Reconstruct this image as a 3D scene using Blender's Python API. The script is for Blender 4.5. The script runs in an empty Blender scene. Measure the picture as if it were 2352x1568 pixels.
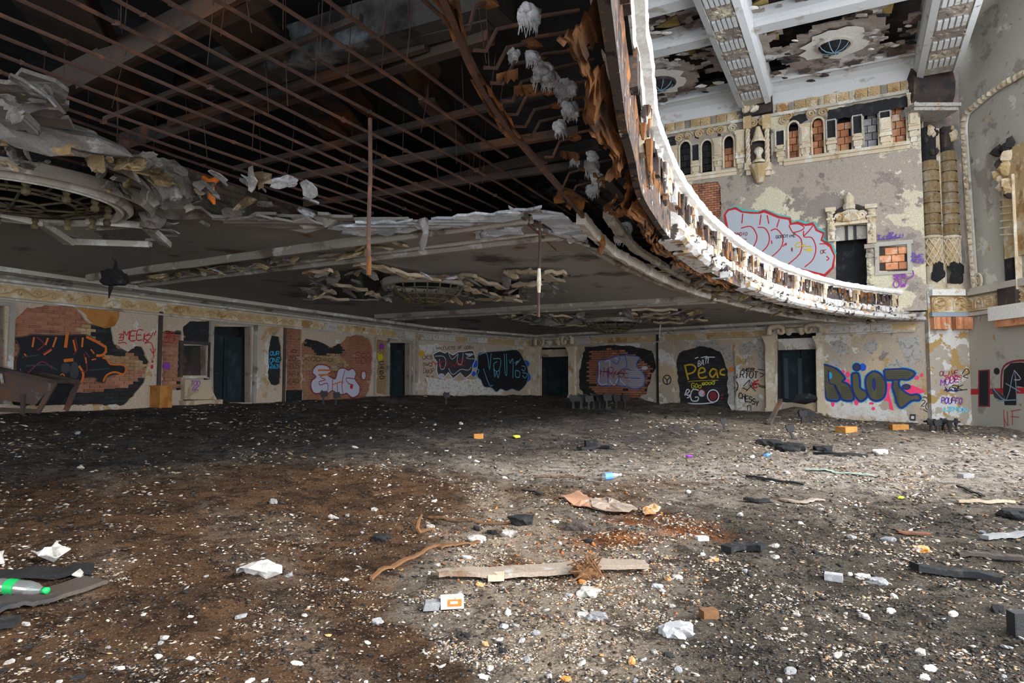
import bpy, math, random
import numpy as np
from mathutils import Vector, Matrix
from mathutils.geometry import tessellate_polygon
random.seed(7)
C = bpy.context.scene.collection
S = bpy.context.scene

# ------------------------------------------------------------------ camera, sky, sun, exposure
EYE = Vector((0, 0, 1.6))
F = 1506.0                       # focal length in pixels of the 2352x1568 frame
PITCH = math.atan(89 / 1506)
cd = bpy.data.cameras.new('camera'); cam = bpy.data.objects.new('camera', cd); C.objects.link(cam)
cd.sensor_width = 36; cd.lens = 36 * F / 2352; cd.clip_end = 300
cam.location = EYE; cam.rotation_euler = (math.pi / 2 + PITCH, 0, 0)
S.camera = cam
S.view_settings.view_transform = 'Standard'; S.view_settings.look = 'None'
S.view_settings.exposure = 1.52; S.view_settings.gamma = 1; S.view_settings.use_curve_mapping = False
w = bpy.data.worlds.new('overcast_sky'); S.world = w; w.use_nodes = True
bg = w.node_tree.nodes['Background']; bg.inputs[0].default_value = (.88, .94, 1, 1); bg.inputs[1].default_value = 1.7
sd = bpy.data.lights.new('sun', 'SUN'); sd.energy = 1.6; sd.angle = math.radians(16); sd.color = (1, .95, .86)
sun = bpy.data.objects.new('sun', sd); C.objects.link(sun)
# the sun stands over the open stage end (direction 117.6 deg from the view), about 38 deg high
SUN_FROM = Vector((.886, -.463, .66)).normalized()
sun.rotation_euler = SUN_FROM.to_track_quat('Z', 'Y').to_euler(); sun.location = (20, -6, 14)
S.cycles.max_bounces = 10; S.cycles.diffuse_bounces = 8; S.cycles.glossy_bounces = 2
S.cycles.use_denoising = True

# ------------------------------------------------------------------ projection: a pixel onto a real plane of the building
def ray(px, py):
    u = (px - 1176) / F; v = (784 - py) / F
    return Vector((u, math.cos(PITCH) - v * math.sin(PITCH), v * math.cos(PITCH) + math.sin(PITCH)))
def atz(px, py, zr):             # on the level plane zr metres above the eye
    r = ray(px, py); return EYE + r * (zr / r.z)
def onpl(px, py, P, n):
    r = ray(px, py); return EYE + r * ((P - EYE).dot(n) / r.dot(n))
def topx(p):
    q = p - EYE; c, s = math.cos(PITCH), math.sin(PITCH)
    f = q.y * c + q.z * s; up = -q.y * s + q.z * c
    return 1176 + F * q.x / f, 784 - F * up / f
ACR = Vector((.463, .886, 0)); STG = Vector((.886, -.463, 0))   # across the hall / towards the stage
def floor_z(x, y):
    s = (x - 3) * .886 - (y - 11) * .463
    return 1.6 - 1.59 - .0457 * (s - 2.43)
FN = Vector((.0457 * .886, -.0457 * .463, 1)).normalized()
def onfloor(px, py):
    return onpl(px, py, Vector((0, 0, floor_z(0, 0))), FN)

# ------------------------------------------------------------------ numpy value noise
_tabs = {}
def vnoise(x, y, seed):
    t = _tabs.get(seed)
    if t is None:
        t = _tabs[seed] = np.random.RandomState(seed).rand(256, 256)
    x = np.asarray(x, float); y = np.asarray(y, float)
    xi = np.floor(x).astype(int); yi = np.floor(y).astype(int)
    fx = x - xi; fy = y - yi; fx = fx * fx * (3 - 2 * fx); fy = fy * fy * (3 - 2 * fy)
    a = t[xi & 255, yi & 255]; b = t[(xi + 1) & 255, yi & 255]; c = t[xi & 255, (yi + 1) & 255]; d = t[(xi + 1) & 255, (yi + 1) & 255]
    return (a * (1 - fx) + b * fx) * (1 - fy) + (c * (1 - fx) + d * fx) * fy
def fbm(x, y, seed, octv=4):
    x = np.asarray(x, float); y = np.asarray(y, float)
    s = 0; amp = .5; tot = 0
    for k in range(octv):
        s = s + amp * vnoise(x * 2 ** k + 17.3 * k, y * 2 ** k - 9.1 * k, seed + k); tot += amp; amp *= .5
    return s / tot
def inpoly(x, y, poly):          # vectorised point in polygon
    x = np.asarray(x, float); y = np.asarray(y, float); r = np.zeros(x.shape, bool)
    n = len(poly)
    for i in range(n):
        x1, y1 = poly[i][:2]; x2, y2 = poly[(i + 1) % n][:2]
        c = ((y1 > y) != (y2 > y))
        with np.errstate(divide='ignore', invalid='ignore'):
            r ^= c & (x < (x2 - x1) * (y - y1) / ((y2 - y1) or 1e-9) + x1)
    return r
def pdist(x, y, poly):           # signed distance, positive inside
    x = np.asarray(x, float); y = np.asarray(y, float); d = np.full(x.shape, 1e9)
    n = len(poly)
    for i in range(n):
        x1, y1 = poly[i][:2]; x2, y2 = poly[(i + 1) % n][:2]
        dx, dy = x2 - x1, y2 - y1; L = dx * dx + dy * dy or 1e-9
        t = np.clip(((x - x1) * dx + (y - y1) * dy) / L, 0, 1)
        d = np.minimum(d, np.hypot(x - x1 - t * dx, y - y1 - t * dy))
    return np.where(inpoly(x, y, poly), d, -d)

# ------------------------------------------------------------------ mesh builder
import bmesh
def _ico():
    b = bmesh.new(); bmesh.ops.create_icosphere(b, subdivisions=3, radius=1); vs = [tuple(v.co) for v in b.verts]; fs = [tuple(v.index for v in f.verts) for f in b.faces]; b.free(); return vs, fs
ICO = _ico()
ORG = {}
class MB:
    def __init__(s): s.v = []; s.f = []; s.m = []
    def add(s, vs, fs, mi=0):
        o = len(s.v); s.v += [tuple(p) for p in vs]
        s.f += [tuple(i + o for i in f) for f in fs]; s.m += [mi] * len(fs)
    def box(s, c, X, Y, Z, mi=0):            # centre and three half axes
        c = Vector(c); X = Vector(X); Y = Vector(Y); Z = Vector(Z)
        vs = [c + a * X + b * Y + d * Z for a in (-1, 1) for b in (-1, 1) for d in (-1, 1)]
        s.add(vs, [(0, 1, 3, 2), (4, 6, 7, 5), (0, 4, 5, 1), (2, 3, 7, 6), (0, 2, 6, 4), (1, 5, 7, 3)], mi)
    def abox(s, x0, x1, y0, y1, z0, z1, mi=0):
        s.box(((x0 + x1) / 2, (y0 + y1) / 2, (z0 + z1) / 2), ((x1 - x0) / 2, 0, 0), (0, (y1 - y0) / 2, 0), (0, 0, (z1 - z0) / 2), mi)
    def bar(s, p, q, wd, ht, up=(0, 0, 1), mi=0, jag=0):   # rectangular bar p -> q
        p = Vector(p); q = Vector(q); d = (q - p); L = d.length
        if L < 1e-6: return
        d /= L; up = Vector(up)
        if abs(d.dot(up)) > .95: up = Vector((1, 0, 0))
        x = d.cross(up).normalized(); y = x.cross(d).normalized()
        s.box((p + q) / 2, d * L / 2, x * wd / 2, y * ht / 2, mi)
    def tube(s, pts, r, n=8, mi=0, cap=True):
        pts = [Vector(p) for p in pts]; m = len(pts)
        if not isinstance(r, (list, tuple)): r = [r] * m
        vs = []; prev = None
        for i, p in enumerate(pts):
            t = (pts[min(i + 1, m - 1)] - pts[max(i - 1, 0)])
            t = t.normalized() if t.length > 1e-9 else Vector((0, 0, 1))
            if prev is None:
                a = Vector((0, 0, 1)) if abs(t.z) < .9 else Vector((1, 0, 0))
            else: a = prev
            x = (a - t * a.dot(t)); x = x.normalized() if x.length > 1e-6 else t.orthogonal().normalized(); prev = x; y = t.cross(x)
            vs += [p + (x * math.cos(2 * math.pi * k / n) + y * math.sin(2 * math.pi * k / n)) * r[i] for k in range(n)]
        fs = [(i * n + k, i * n + (k + 1) % n, (i + 1) * n + (k + 1) % n, (i + 1) * n + k) for i in range(m - 1) for k in range(n)]
        if cap: fs += [tuple(range(n))[::-1], tuple((m - 1) * n + k for k in range(n))]
        s.add(vs, fs, mi)
    def lathe(s, c, prof, n=24, axis=None, mi=0, a0=0, a1=2 * math.pi):
        c = Vector(c); vs = []; full = abs(a1 - a0 - 2 * math.pi) < 1e-6; cnt = n if full else n + 1
        for r, z in prof:
            for k in range(cnt):
                a = a0 + (a1 - a0) * k / n
                vs.append(c + Vector((r * math.cos(a), r * math.sin(a), z)))
        fs = []
        for i in range(len(prof) - 1):
            for k in range(n):
                k2 = (k + 1) % cnt
                fs.append((i * cnt + k, i * cnt + k2, (i + 1) * cnt + k2, (i + 1) * cnt + k))
        s.add(vs, fs, mi)
    def sweep(s, path, prof, side, mi=0, closed=False):
        # path: points; side: unit vectors (profile x axis) per point; profile (x, z) pairs
        vs = []; m = len(prof)
        for p, sv in zip(path, side):
            p = Vector(p); sv = Vector(sv)
            vs += [p + sv * a + Vector((0, 0, b)) for a, b in prof]
        fs = []
        for i in range(len(path) - 1):
            for k in range(m if closed else m - 1):
                k2 = (k + 1) % m
                fs.append((i * m + k, i * m + k2, (i + 1) * m + k2, (i + 1) * m + k))
        if closed:
            fs += [tuple(range(m)), tuple((len(path) - 1) * m + k for k in range(m))[::-1]]
        s.add(vs, fs, mi)
    def rock(s, c, r, rx=1, ry=1, rz=.6, seed=None, mi=0):
        rnd = random.Random(seed) if seed is not None else random
        a = (1 + 5 ** .5) / 2
        V = [(-1, a, 0), (1, a, 0), (-1, -a, 0), (1, -a, 0), (0, -1, a), (0, 1, a), (0, -1, -a), (0, 1, -a), (a, 0, -1), (a, 0, 1), (-a, 0, -1), (-a, 0, 1)]
        T = [(0, 11, 5), (0, 5, 1), (0, 1, 7), (0, 7, 10), (0, 10, 11), (1, 5, 9), (5, 11, 4), (11, 10, 2), (10, 7, 6), (7, 1, 8), (3, 9, 4), (3, 4, 2), (3, 2, 6), (3, 6, 8), (3, 8, 9), (4, 9, 5), (2, 4, 11), (6, 2, 10), (8, 6, 7), (9, 8, 1)]
        c = Vector(c)
        vs = [c + Vector((x * rx, y * ry, z * rz)) * (r / 1.9 * (.7 + .6 * rnd.random())) for x, y, z in V]
        s.add(vs, T, mi)
    def lump(s, c, r, rx=1, ry=1, rz=.6, seed=0, mi=0, amp=.45):   # finer broken stone, 80 faces
        vs, fs = ICO; c = Vector(c); V = np.array(vs); sd_ = int(abs(seed) * 977) % 200
        n = fbm(V[:, 0] * 1.9 + sd_ * 3.1 + V[:, 2] * 1.3, V[:, 1] * 1.9 - sd_ * 1.7 + V[:, 2] * .9, 400 + sd_ % 7, 4)
        k = np.random.RandomState(sd_).uniform(.93, 1.07, len(V)); V = V * ((1 - amp) + 2 * amp * n)[:, None] * k[:, None]
        V[:, 2] = np.clip(V[:, 2], -.7, .62)
        s.add([c + Vector((x * rx * r, y * ry * r, z * rz * r)) for x, y, z in V], fs, mi)
    def build(s, name, mats, parent=None, label=None, cat=None, group=None, kind=None, smooth=False, org=None):
        if not isinstance(mats, (list, tuple)): mats = [mats]
        V = np.array(s.v, float).reshape(-1, 3)
        if parent is not None: og = ORG[parent.name]
        elif org is not None: og = np.array(org, float)
        elif len(V): og = np.array([(V[:, 0].min() + V[:, 0].max()) / 2, (V[:, 1].min() + V[:, 1].max()) / 2, V[:, 2].min()])
        else: og = np.zeros(3)
        me = bpy.data.meshes.new(name)
        me.from_pydata((V - og).tolist(), [], s.f); me.validate()
        for mt in mats: me.materials.append(mt)
        if len(mats) > 1 and len(me.polygons) == len(s.m): me.polygons.foreach_set('material_index', s.m)
        if smooth: me.polygons.foreach_set('use_smooth', [True] * len(me.polygons))
        me.update()
        return link(name, me, og, parent, label, cat, group, kind)
def link(name, me, og, parent=None, label=None, cat=None, group=None, kind=None):
    o = bpy.data.objects.new(name, me); C.objects.link(o)
    if parent is not None: o.parent = parent
    else: o.location = tuple(og)
    ORG[o.name] = np.array(og, float)
    for k, v in (('label', label), ('category', cat), ('group', group), ('kind', kind)):
        if v: o[k] = v
    return o
def thing(name, loc, label=None, cat=None, group=None, kind=None):
    return link(name, None, np.array(tuple(loc), float), None, label, cat, group, kind)
def place(o, name, loc, rot, scale, parent=None, label=None, cat=None, group=None, kind=None):
    c = o.copy(); c.name = name; C.objects.link(c); c.parent = parent
    L = np.array(tuple(loc), float)
    c.location = tuple(L - (ORG[parent.name] if parent else 0)); c.rotation_euler = rot; c.scale = scale
    ORG[c.name] = L
    for k in list(c.keys()):
        if k in ('label', 'category', 'group', 'kind'): del c[k]
    for k, v in (('label', label), ('category', cat), ('group', group), ('kind', kind)):
        if v: c[k] = v
    return c
def inst(name, me, loc, rot, scale, parent=None, label=None, cat=None, group=None):
    o = link(name, me, np.array(tuple(loc), float), None, label, cat, group)
    if parent is not None:
        o.parent = parent; o.location = tuple(np.array(tuple(loc), float) - ORG[parent.name])
    o.rotation_euler = rot; o.scale = scale
    return o

def smooth_line(pts, k=4, closed=False):     # Catmull-Rom through 2-D or 3-D points
    P = [Vector(tuple(p)) for p in pts]; n = len(P)
    if n < 3: return P
    out = []
    rng = range(n if closed else n - 1)
    for i in rng:
        a, b, c, d = (P[(i - 1) % n], P[i], P[(i + 1) % n], P[(i + 2) % n]) if closed else (P[max(i - 1, 0)], P[i], P[i + 1], P[min(i + 2, n - 1)])
        for j in range(k):
            t = j / k
            out.append(.5 * ((2 * b) + (c - a) * t + (2 * a - 5 * b + 4 * c - d) * t * t + (3 * b - a - 3 * c + d) * t ** 3))
    if not closed: out.append(P[-1])
    return out
def ragged(poly, amp, seg, seed):            # broken outline of a polygon (2-D tuples)
    rnd = random.Random(seed); out = []
    n = len(poly)
    for i in range(n):
        x1, y1 = poly[i]; x2, y2 = poly[(i + 1) % n]; L = math.hypot(x2 - x1, y2 - y1); m = max(1, int(L / seg))
        for j in range(m):
            t = j / m; out.append((x1 + (x2 - x1) * t + rnd.uniform(-amp, amp), y1 + (y2 - y1) * t + rnd.uniform(-amp, amp)))
    return out

# ------------------------------------------------------------------ walls: local (u, z) plane, pixels map onto it
class Wall:
    def __init__(s, P, Q):
        s.P = Vector((P[0], P[1], 0)); s.Q = Vector((Q[0], Q[1], 0)); s.e = (s.Q - s.P).normalized(); s.L = (s.Q - s.P).length
        s.n = Vector((-s.e.y, s.e.x, 0))
        if s.n.dot(Vector((0, 0, 0)) - s.P) < 0: s.n = -s.n      # towards the camera side
    def uv(s, px, py, off=0):
        p = onpl(px, py, s.P + s.n * off, s.n); return ((p - s.P).dot(s.e), p.z)
    def pt(s, u, z, off=0): return s.P + s.e * u + s.n * off + Vector((0, 0, z))
    def px(s, pts, off=0): return [s.uv(a, b, off) for a, b in pts]
    def fill(s, mb, outer, holes=(), off=0, depth=.05, mi=0, back=False):
        loops = [list(outer)] + [list(h) for h in holes]
        tri = tessellate_polygon([[Vector((a, b, 0)) for a, b in lp] for lp in loops])
        allp = [p for lp in loops for p in lp]
        mb.add([s.pt(a, b, off) for a, b in allp], [tuple(t) for t in tri], mi)
        if depth:
            for lp in loops:
                m = len(lp)
                vs = [s.pt(a, b, off) for a, b in lp] + [s.pt(a, b, off - depth) for a, b in lp]
                mb.add(vs, [(i, (i + 1) % m, m + (i + 1) % m, m + i) for i in range(m)], mi)
            if back: mb.add([s.pt(a, b, off - depth) for a, b in allp], [tuple(t) for t in tri], mi)
    def stroke(s, mb, pts, wd, off, mi=0, smooth=3):   # flat painted line, pts in (u, z)
        L = smooth_line(pts, smooth) if smooth else [Vector(p) for p in pts]
        vs = []; n = len(L)
        for i, p in enumerate(L):
            t = L[min(i + 1, n - 1)] - L[max(i - 1, 0)]
            if t.length < 1e-9: t = Vector((1, 0))
            t.normalize(); q = Vector((-t.y, t.x)) * wd / 2
            vs += [s.pt(p.x + q.x, p.y + q.y, off), s.pt(p.x - q.x, p.y - q.y, off)]
        mb.add(vs, [(2 * i, 2 * i + 1, 2 * i + 3, 2 * i + 2) for i in range(n - 1)], mi)
    def blob(s, mb, c, ru, rz, off, mi=0, n=14):
        mb.add([s.pt(c[0] + ru * math.cos(2 * math.pi * k / n), c[1] + rz * math.sin(2 * math.pi * k / n), off) for k in range(n)], [tuple(range(n))], mi)
    def slab(s, mb, u0, u1, z0, z1, o0, o1, mi=0):     # box on the wall
        mb.box(s.pt((u0 + u1) / 2, (z0 + z1) / 2, (o0 + o1) / 2), s.e * abs(u1 - u0) / 2, s.n * abs(o1 - o0) / 2, (0, 0, abs(z1 - z0) / 2), mi)

# ------------------------------------------------------------------ materials (all procedural)
M = {}
def nodes(name, rough=.9, spec=.2, metal=0):
    m = bpy.data.materials.new(name); m.use_nodes = True; nt = m.node_tree
    b = nt.nodes['Principled BSDF']; b.inputs['Roughness'].default_value = rough; b.inputs['Metallic'].default_value = metal
    b.inputs['Specular IOR Level'].default_value = spec
    M[name] = m
    return m, nt, b
def N(nt, typ, **kw):
    n = nt.nodes.new(typ)
    for k, v in kw.items():
        if hasattr(n, k): setattr(n, k, v)
        else: n.inputs[k].default_value = v
    return n
def noise_node(nt, vec, scale, detail=6, rough=.6, dist=0):
    n = N(nt, 'ShaderNodeTexNoise', Scale=scale, Detail=detail, Roughness=rough, Distortion=dist); nt.links.new(vec, n.inputs['Vector']); return n.outputs['Fac']
def ramp(nt, fac, lo, hi):
    r = N(nt, 'ShaderNodeMapRange', clamp=True); nt.links.new(fac, r.inputs['Value'])
    r.inputs['From Min'].default_value = lo; r.inputs['From Max'].default_value = hi
    return r.outputs['Result']
def mixc(nt, fac, a, b):
    m = N(nt, 'ShaderNodeMix', data_type='RGBA')
    for s_, v in ((m.inputs['Factor'], fac), (m.inputs['A'], a), (m.inputs['B'], b)):
        if isinstance(v, (int, float)): s_.default_value = v
        elif isinstance(v, tuple): s_.default_value = (*v, 1) if len(v) == 3 else v
        else: nt.links.new(v, s_)
    for s_, v in ((m.inputs[6], a), (m.inputs[7], b)):
        if isinstance(v, tuple): s_.default_value = (*v, 1)
        else: nt.links.new(v, s_)
    return m.outputs[2]
def patchy(name, base, layers=(), rough=.9, bump=.3, bscale=25, grain=.25, rnd=0, seed=0, metal=0, spec=.2, stretch=(1, 1, 1), coord='pos', bdist=.02):
    """base colour with peeled layers: (colour, scale, lo, hi[, detail]) from world-fixed noise"""
    m, nt, b = nodes(name, rough, spec, metal)
    if coord == 'pos': v = N(nt, 'ShaderNodeNewGeometry').outputs['Position']
    else: v = N(nt, 'ShaderNodeTexCoord').outputs['Object']
    mp = N(nt, 'ShaderNodeMapping'); nt.links.new(v, mp.inputs[0]); mp.inputs['Scale'].default_value = stretch; mp.inputs['Location'].default_value = (seed * 3.7, seed * 1.3, seed * 2.1)
    v = mp.outputs[0]; col = base
    for i, L in enumerate(layers):
        mp2 = N(nt, 'ShaderNodeMapping'); nt.links.new(v, mp2.inputs[0]); mp2.inputs['Location'].default_value = (i * 7.1 + seed, i * 3.3, i * 5.7)
        fac = ramp(nt, noise_node(nt, mp2.outputs[0], L[1], L[4] if len(L) > 4 else 7, .62), L[2], L[3])
        col = mixc(nt, fac, col, L[0])
    g = noise_node(nt, v, bscale * 2.2, 5, .7)
    gm = N(nt, 'ShaderNodeMapRange'); nt.links.new(g, gm.inputs['Value']); gm.inputs['From Min'].default_value = .25; gm.inputs['From Max'].default_value = .75
    gm.inputs['To Min'].default_value = 1 - grain; gm.inputs['To Max'].default_value = 1 + grain
    mul = N(nt, 'ShaderNodeVectorMath', operation='SCALE')
    if isinstance(col, tuple): mul.inputs[0].default_value = col
    else: nt.links.new(col, mul.inputs[0])
    nt.links.new(gm.outputs[0], mul.inputs['Scale']); out = mul.outputs[0]
    if rnd:
        oi = N(nt, 'ShaderNodeObjectInfo'); h = N(nt, 'ShaderNodeHueSaturation'); nt.links.new(out, h.inputs['Color'])
        r1 = N(nt, 'ShaderNodeMapRange'); nt.links.new(oi.outputs['Random'], r1.inputs['Value']); r1.inputs['To Min'].default_value = 1 - rnd; r1.inputs['To Max'].default_value = 1 + rnd
        nt.links.new(r1.outputs[0], h.inputs['Value']); out = h.outputs[0]
    nt.links.new(out, b.inputs['Base Color'])
    if bump:
        bp = N(nt, 'ShaderNodeBump', Strength=bump, Distance=bdist); nt.links.new(noise_node(nt, v, bscale, 6, .7), bp.inputs['Height']); nt.links.new(bp.outputs[0], b.inputs['Normal'])
    return m
def flat(name, col, rough=.7, grain=.12, rnd=0, metal=0, spec=.2):
    return patchy(name, col, (), rough, .15, 30, grain, rnd, 0, metal, spec)

WHITE = (.62, .60, .57); GREYP = (.41, .345, .275); OCHRE = (.42, .27, .11); SOOT_DARK = (.025, .025, .028)
patchy('plaster_rear', (.52, .42, .33), ((WHITE, .9, .60, .62), (OCHRE, .7, .60, .63), ((.22, .18, .15), 1.6, .62, .70), ((.46, .34, .24), .5, .5, .7)), seed=1, bump=.6, bscale=14, grain=.35)
patchy('plaster_side', GREYP, ((WHITE, .75, .53, .54), (OCHRE, 1.0, .60, .61), ((.50, .385, .26), .5, .50, .58), ((.23, .19, .165), 1.7, .60, .66)), seed=2, bump=.6, bscale=14, grain=.35)
patchy('plaster_upper', (.36, .31, .26), (((.58, .53, .39), .42, .50, .512), ((.26, .22, .195), .6, .55, .57), ((.20, .165, .145), 1.5, .60, .66), ((.66, .62, .54), 1.9, .67, .69)), seed=5, bump=.9, bscale=12, grain=.38)
patchy('plaster_splay', (.43, .41, .355), (((.58, .57, .5), .8, .62, .63), (OCHRE, .9, .66, .67), ((.30, .265, .23), .9, .56, .61), ((.20, .17, .15), 2.2, .64, .69)), seed=8, bump=.6, grain=.35)
patchy('plaster_pier', (.40, .35, .29), ((WHITE, 1.2, .50, .51), (OCHRE, 1.5, .55, .56)), seed=11)
patchy('soffit', (.31, .285, .26), (((.34, .31, .28), 1.3, .6, .7), ((.10, .085, .075), .55, .56, .66), ((.19, .12, .07), .8, .64, .70)), bump=.5, bscale=18, seed=3)
patchy('soffit_blue', (.42, .46, .52), (((.70, .74, .80), 2.0, .52, .58), ((.17, .11, .08), 1.1, .60, .66)), bump=.9, bscale=9, seed=4)
patchy('ceiling_main', (.34, .29, .26), (((.62, .60, .60), .8, .56, .58), ((.12, .09, .08), .7, .55, .60), ((.24, .13, .08), 1.2, .64, .68)), bump=.6, seed=6)
patchy('beam_white', (.66, .68, .70), (((.45, .40, .34), 1.0, .58, .66), ((.25, .20, .17), 2.2, .66, .70)), bump=.4, seed=7, stretch=(1, 1, 2))
patchy('moulding', (.50, .46, .40), (((.68, .66, .63), 1.5, .55, .6), ((.25, .21, .17), 1.2, .58, .66)), bump=.3, seed=9)
patchy('moulding_dull', (.34, .31, .27), (((.56, .54, .52), 1.8, .58, .62), ((.15, .12, .10), 1.2, .55, .64)), bump=.4, seed=10)
patchy('terracotta', (.50, .36, .19), (((.62, .54, .42), 2.0, .52, .6), ((.36, .20, .08), 1.4, .57, .64)), bump=.5, bscale=14, seed=12, rnd=.12)
patchy('terracotta_pale', (.60, .50, .36), (((.70, .66, .58), 2.2, .54, .62), ((.40, .27, .14), 1.6, .58, .66)), bump=.5, bscale=16, seed=13, rnd=.1)
patchy('rail_white', (.80, .78, .74), (((.62, .48, .32), 2.6, .62, .68), ((.45, .36, .30), 5, .68, .72)), bump=.5, bscale=12, seed=14)
patchy('fascia_white', (.66, .64, .62), (((.42, .28, .16), 2.0, .54, .6), ((.07, .055, .05), 2.8, .56, .6)), bump=.7, bscale=10, seed=15)
patchy('fascia_dark', (.085, .065, .058), (((.26, .12, .05), 3.0, .54, .62), ((.025, .022, .022), 4, .55, .6), ((.5, .47, .44), 4.5, .62, .65)), bump=.6, bscale=12, seed=16)
patchy('rust_sheet', (.20, .085, .032), (((.36, .15, .045), 2.2, .52, .64), ((.07, .038, .025), 1.6, .5, .62)), bump=.8, bscale=30, seed=17, rough=.85)
patchy('rust_bar', (.105, .062, .05), (((.19, .09, .055), 3, .54, .64), ((.07, .05, .045), 2, .56, .64)), bump=.4, bscale=30, seed=18, rnd=.25)
patchy('rust_girder', (.080, .062, .053), (((.18, .075, .038), .7, .53, .66), ((.035, .035, .038), 1.0, .5, .62)), bump=.4, seed=19)
patchy('old_timber', (.10, .095, .095), (((.34, .40, .47), 1.2, .57, .66), ((.03, .027, .027), 1.5, .5, .62)), bump=.6, bscale=10, seed=20, stretch=(1, 1, 1), rnd=.35)
patchy('deck_dark', (.022, .024, .028), (((.05, .058, .07), .8, .54, .68),), bump=.3, seed=21)
patchy('pale_timber', (.50, .40, .29), (((.32, .22, .13), 2, .54, .62),), bump=.4, bscale=20, seed=22, rnd=.25)
patchy('grey_timber', (.30, .24, .19), (((.18, .11, .07), 3, .52, .62), ((.42, .40, .38), 4, .6, .7)), bump=.5, bscale=30, seed=23)
patchy('rust_timber', (.17, .085, .04), (((.14, .06, .03), 4, .5, .6),), bump=.5, bscale=30, seed=24)
patchy('charred', (.022, .022, .024), (((.07, .065, .06), 6, .58, .68),), bump=.8, bscale=40, seed=25)
patchy('brick', (.38, .155, .09), (((.44, .20, .11), 1.0, .5, .6), ((.17, .08, .06), 1.8, .58, .68), ((.42, .34, .28), 5, .68, .72)), bump=.5, bscale=40, seed=26, rnd=.22)
patchy('brick_soot', (.036, .035, .037), (((.07, .06, .055), 3, .6, .68),), bump=.5, bscale=30, seed=27, rnd=.3)
patchy('brick_tan', (.40, .24, .12), (((.50, .34, .18), 2, .5, .6),), bump=.4, bscale=40, seed=28, rnd=.2)
patchy('tile_block', (.52, .22, .11), (((.66, .32, .17), 1.5, .5, .6), ((.55, .45, .38), 2.5, .6, .66), ((.36, .15, .08), 2, .58, .64)), bump=.5, bscale=30, seed=29, rnd=.25)
patchy('mortar', (.36, .29, .24), (((.2, .15, .12), 2, .52, .62),), bump=.4, seed=30)
patchy('soot_and_dark', SOOT_DARK, (((.06, .055, .055), 2.5, .55, .66),), bump=.4, seed=31)  # soot and tar, also near-black paint for shaded recesses and hollows
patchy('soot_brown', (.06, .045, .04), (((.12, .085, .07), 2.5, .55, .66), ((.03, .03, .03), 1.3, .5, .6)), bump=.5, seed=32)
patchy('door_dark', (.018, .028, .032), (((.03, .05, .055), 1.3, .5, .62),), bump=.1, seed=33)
patchy('plaster_chunk', (.56, .53, .49), (((.36, .33, .31), 9, .52, .6), ((.46, .27, .12), 4, .62, .68)), bump=.6, bscale=50, seed=34, rnd=.3)
patchy('grey_chunk', (.30, .30, .31), (((.42, .42, .43), 10, .52, .62),), bump=.6, bscale=50, seed=35, rnd=.25)
patchy('stained_chunk', (.52, .28, .12), (((.62, .50, .40), 8, .52, .6), ((.46, .16, .03), 6, .55, .62)), bump=.6, bscale=50, seed=36, rnd=.3)
patchy('hanging_plaster', (.21, .19, .175), (((.38, .37, .37), 2.5, .56, .62), ((.13, .10, .08), 2, .54, .62), ((.40, .27, .13), 2.2, .62, .66)), bump=.8, bscale=16, seed=37, rnd=.3)
patchy('wool', (.55, .56, .60), (((.80, .82, .86), 6, .5, .6), ((.30, .28, .28), 4, .56, .64), ((.42, .24, .1), 3, .66, .7)), bump=1, bscale=40, seed=38, rnd=.15)
patchy('cardboard', (.36, .19, .12), (((.30, .24, .21), 2, .5, .56),), bump=.2, seed=39)
patchy('orange_wood', (.46, .21, .06), (((.34, .13, .03), 3, .5, .6),), bump=.2, seed=40, rnd=.15)
patchy('iron_black', (.022, .021, .022), (((.08, .05, .04), 6, .6, .68),), bump=.4, bscale=40, seed=41, rough=.6, spec=.4)
patchy('hopper_steel', (.11, .075, .065), (((.17, .075, .04), 1.8, .5, .6), ((.16, .15, .15), 3, .62, .68)), bump=.4, seed=42, rough=.7)
patchy('cream_conc', (.50, .40, .28), (((.34, .25, .17), 2, .55, .62),), bump=.3, seed=43)
patchy('grille_metal', (.10, .08, .045), (((.17, .14, .07), 3, .5, .6), ((.05, .035, .03), 3, .54, .6)), bump=.3, seed=44, rough=.6)
patchy('insulation', (.50, .36, .14), (((.34, .24, .1), 2, .5, .6),), bump=.3, seed=45)
patchy('lath_gold', (.36, .27, .15), (((.55, .50, .42), 3, .55, .62), ((.14, .10, .06), 2.4, .52, .6)), bump=.8, bscale=20, seed=46, rnd=.3)
patchy('paper', (.50, .48, .45), (((.62, .60, .57), 14, .52, .6), ((.30, .26, .22), 9, .6, .68)), bump=.6, bscale=40, seed=60); flat('black_paint', (.02, .02, .023), .6); flat('bluegrey', (.30, .36, .42), .8)
flat('faded_green', (.30, .40, .35), .7); flat('dim_pane', (.05, .07, .085), .3); flat('yellow_plastic', (.7, .72, .05), .4); flat('blue_plastic', (.12, .3, .75), .4)
def paint(name, col): return flat('paint_' + name, col, .65, .18)
for nm, c in dict(red=(.45, .025, .03), maroon=(.22, .03, .05), pink=(.85, .06, .16), navy=(.02, .035, .16), blue=(.02, .10, .55), sky=(.04, .35, .62), teal=(.07, .42, .42),
                  black=(.018, .018, .022), olive=(.10, .095, .05), silver=(.42, .45, .50), white=(.70, .70, .76), lilac=(.52, .50, .62), purple=(.14, .06, .40), violet=(.25, .05, .35),
                  yellow=(.62, .47, .02), mustard=(.55, .36, .03), orange=(.62, .16, .025), lime=(.62, .62, .03), ghost=(.30, .27, .30), brown=(.10, .06, .045), aqua=(.16, .55, .70), steel=(.22, .33, .42), char=(.05, .052, .06)).items(): paint(nm, c)
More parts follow.
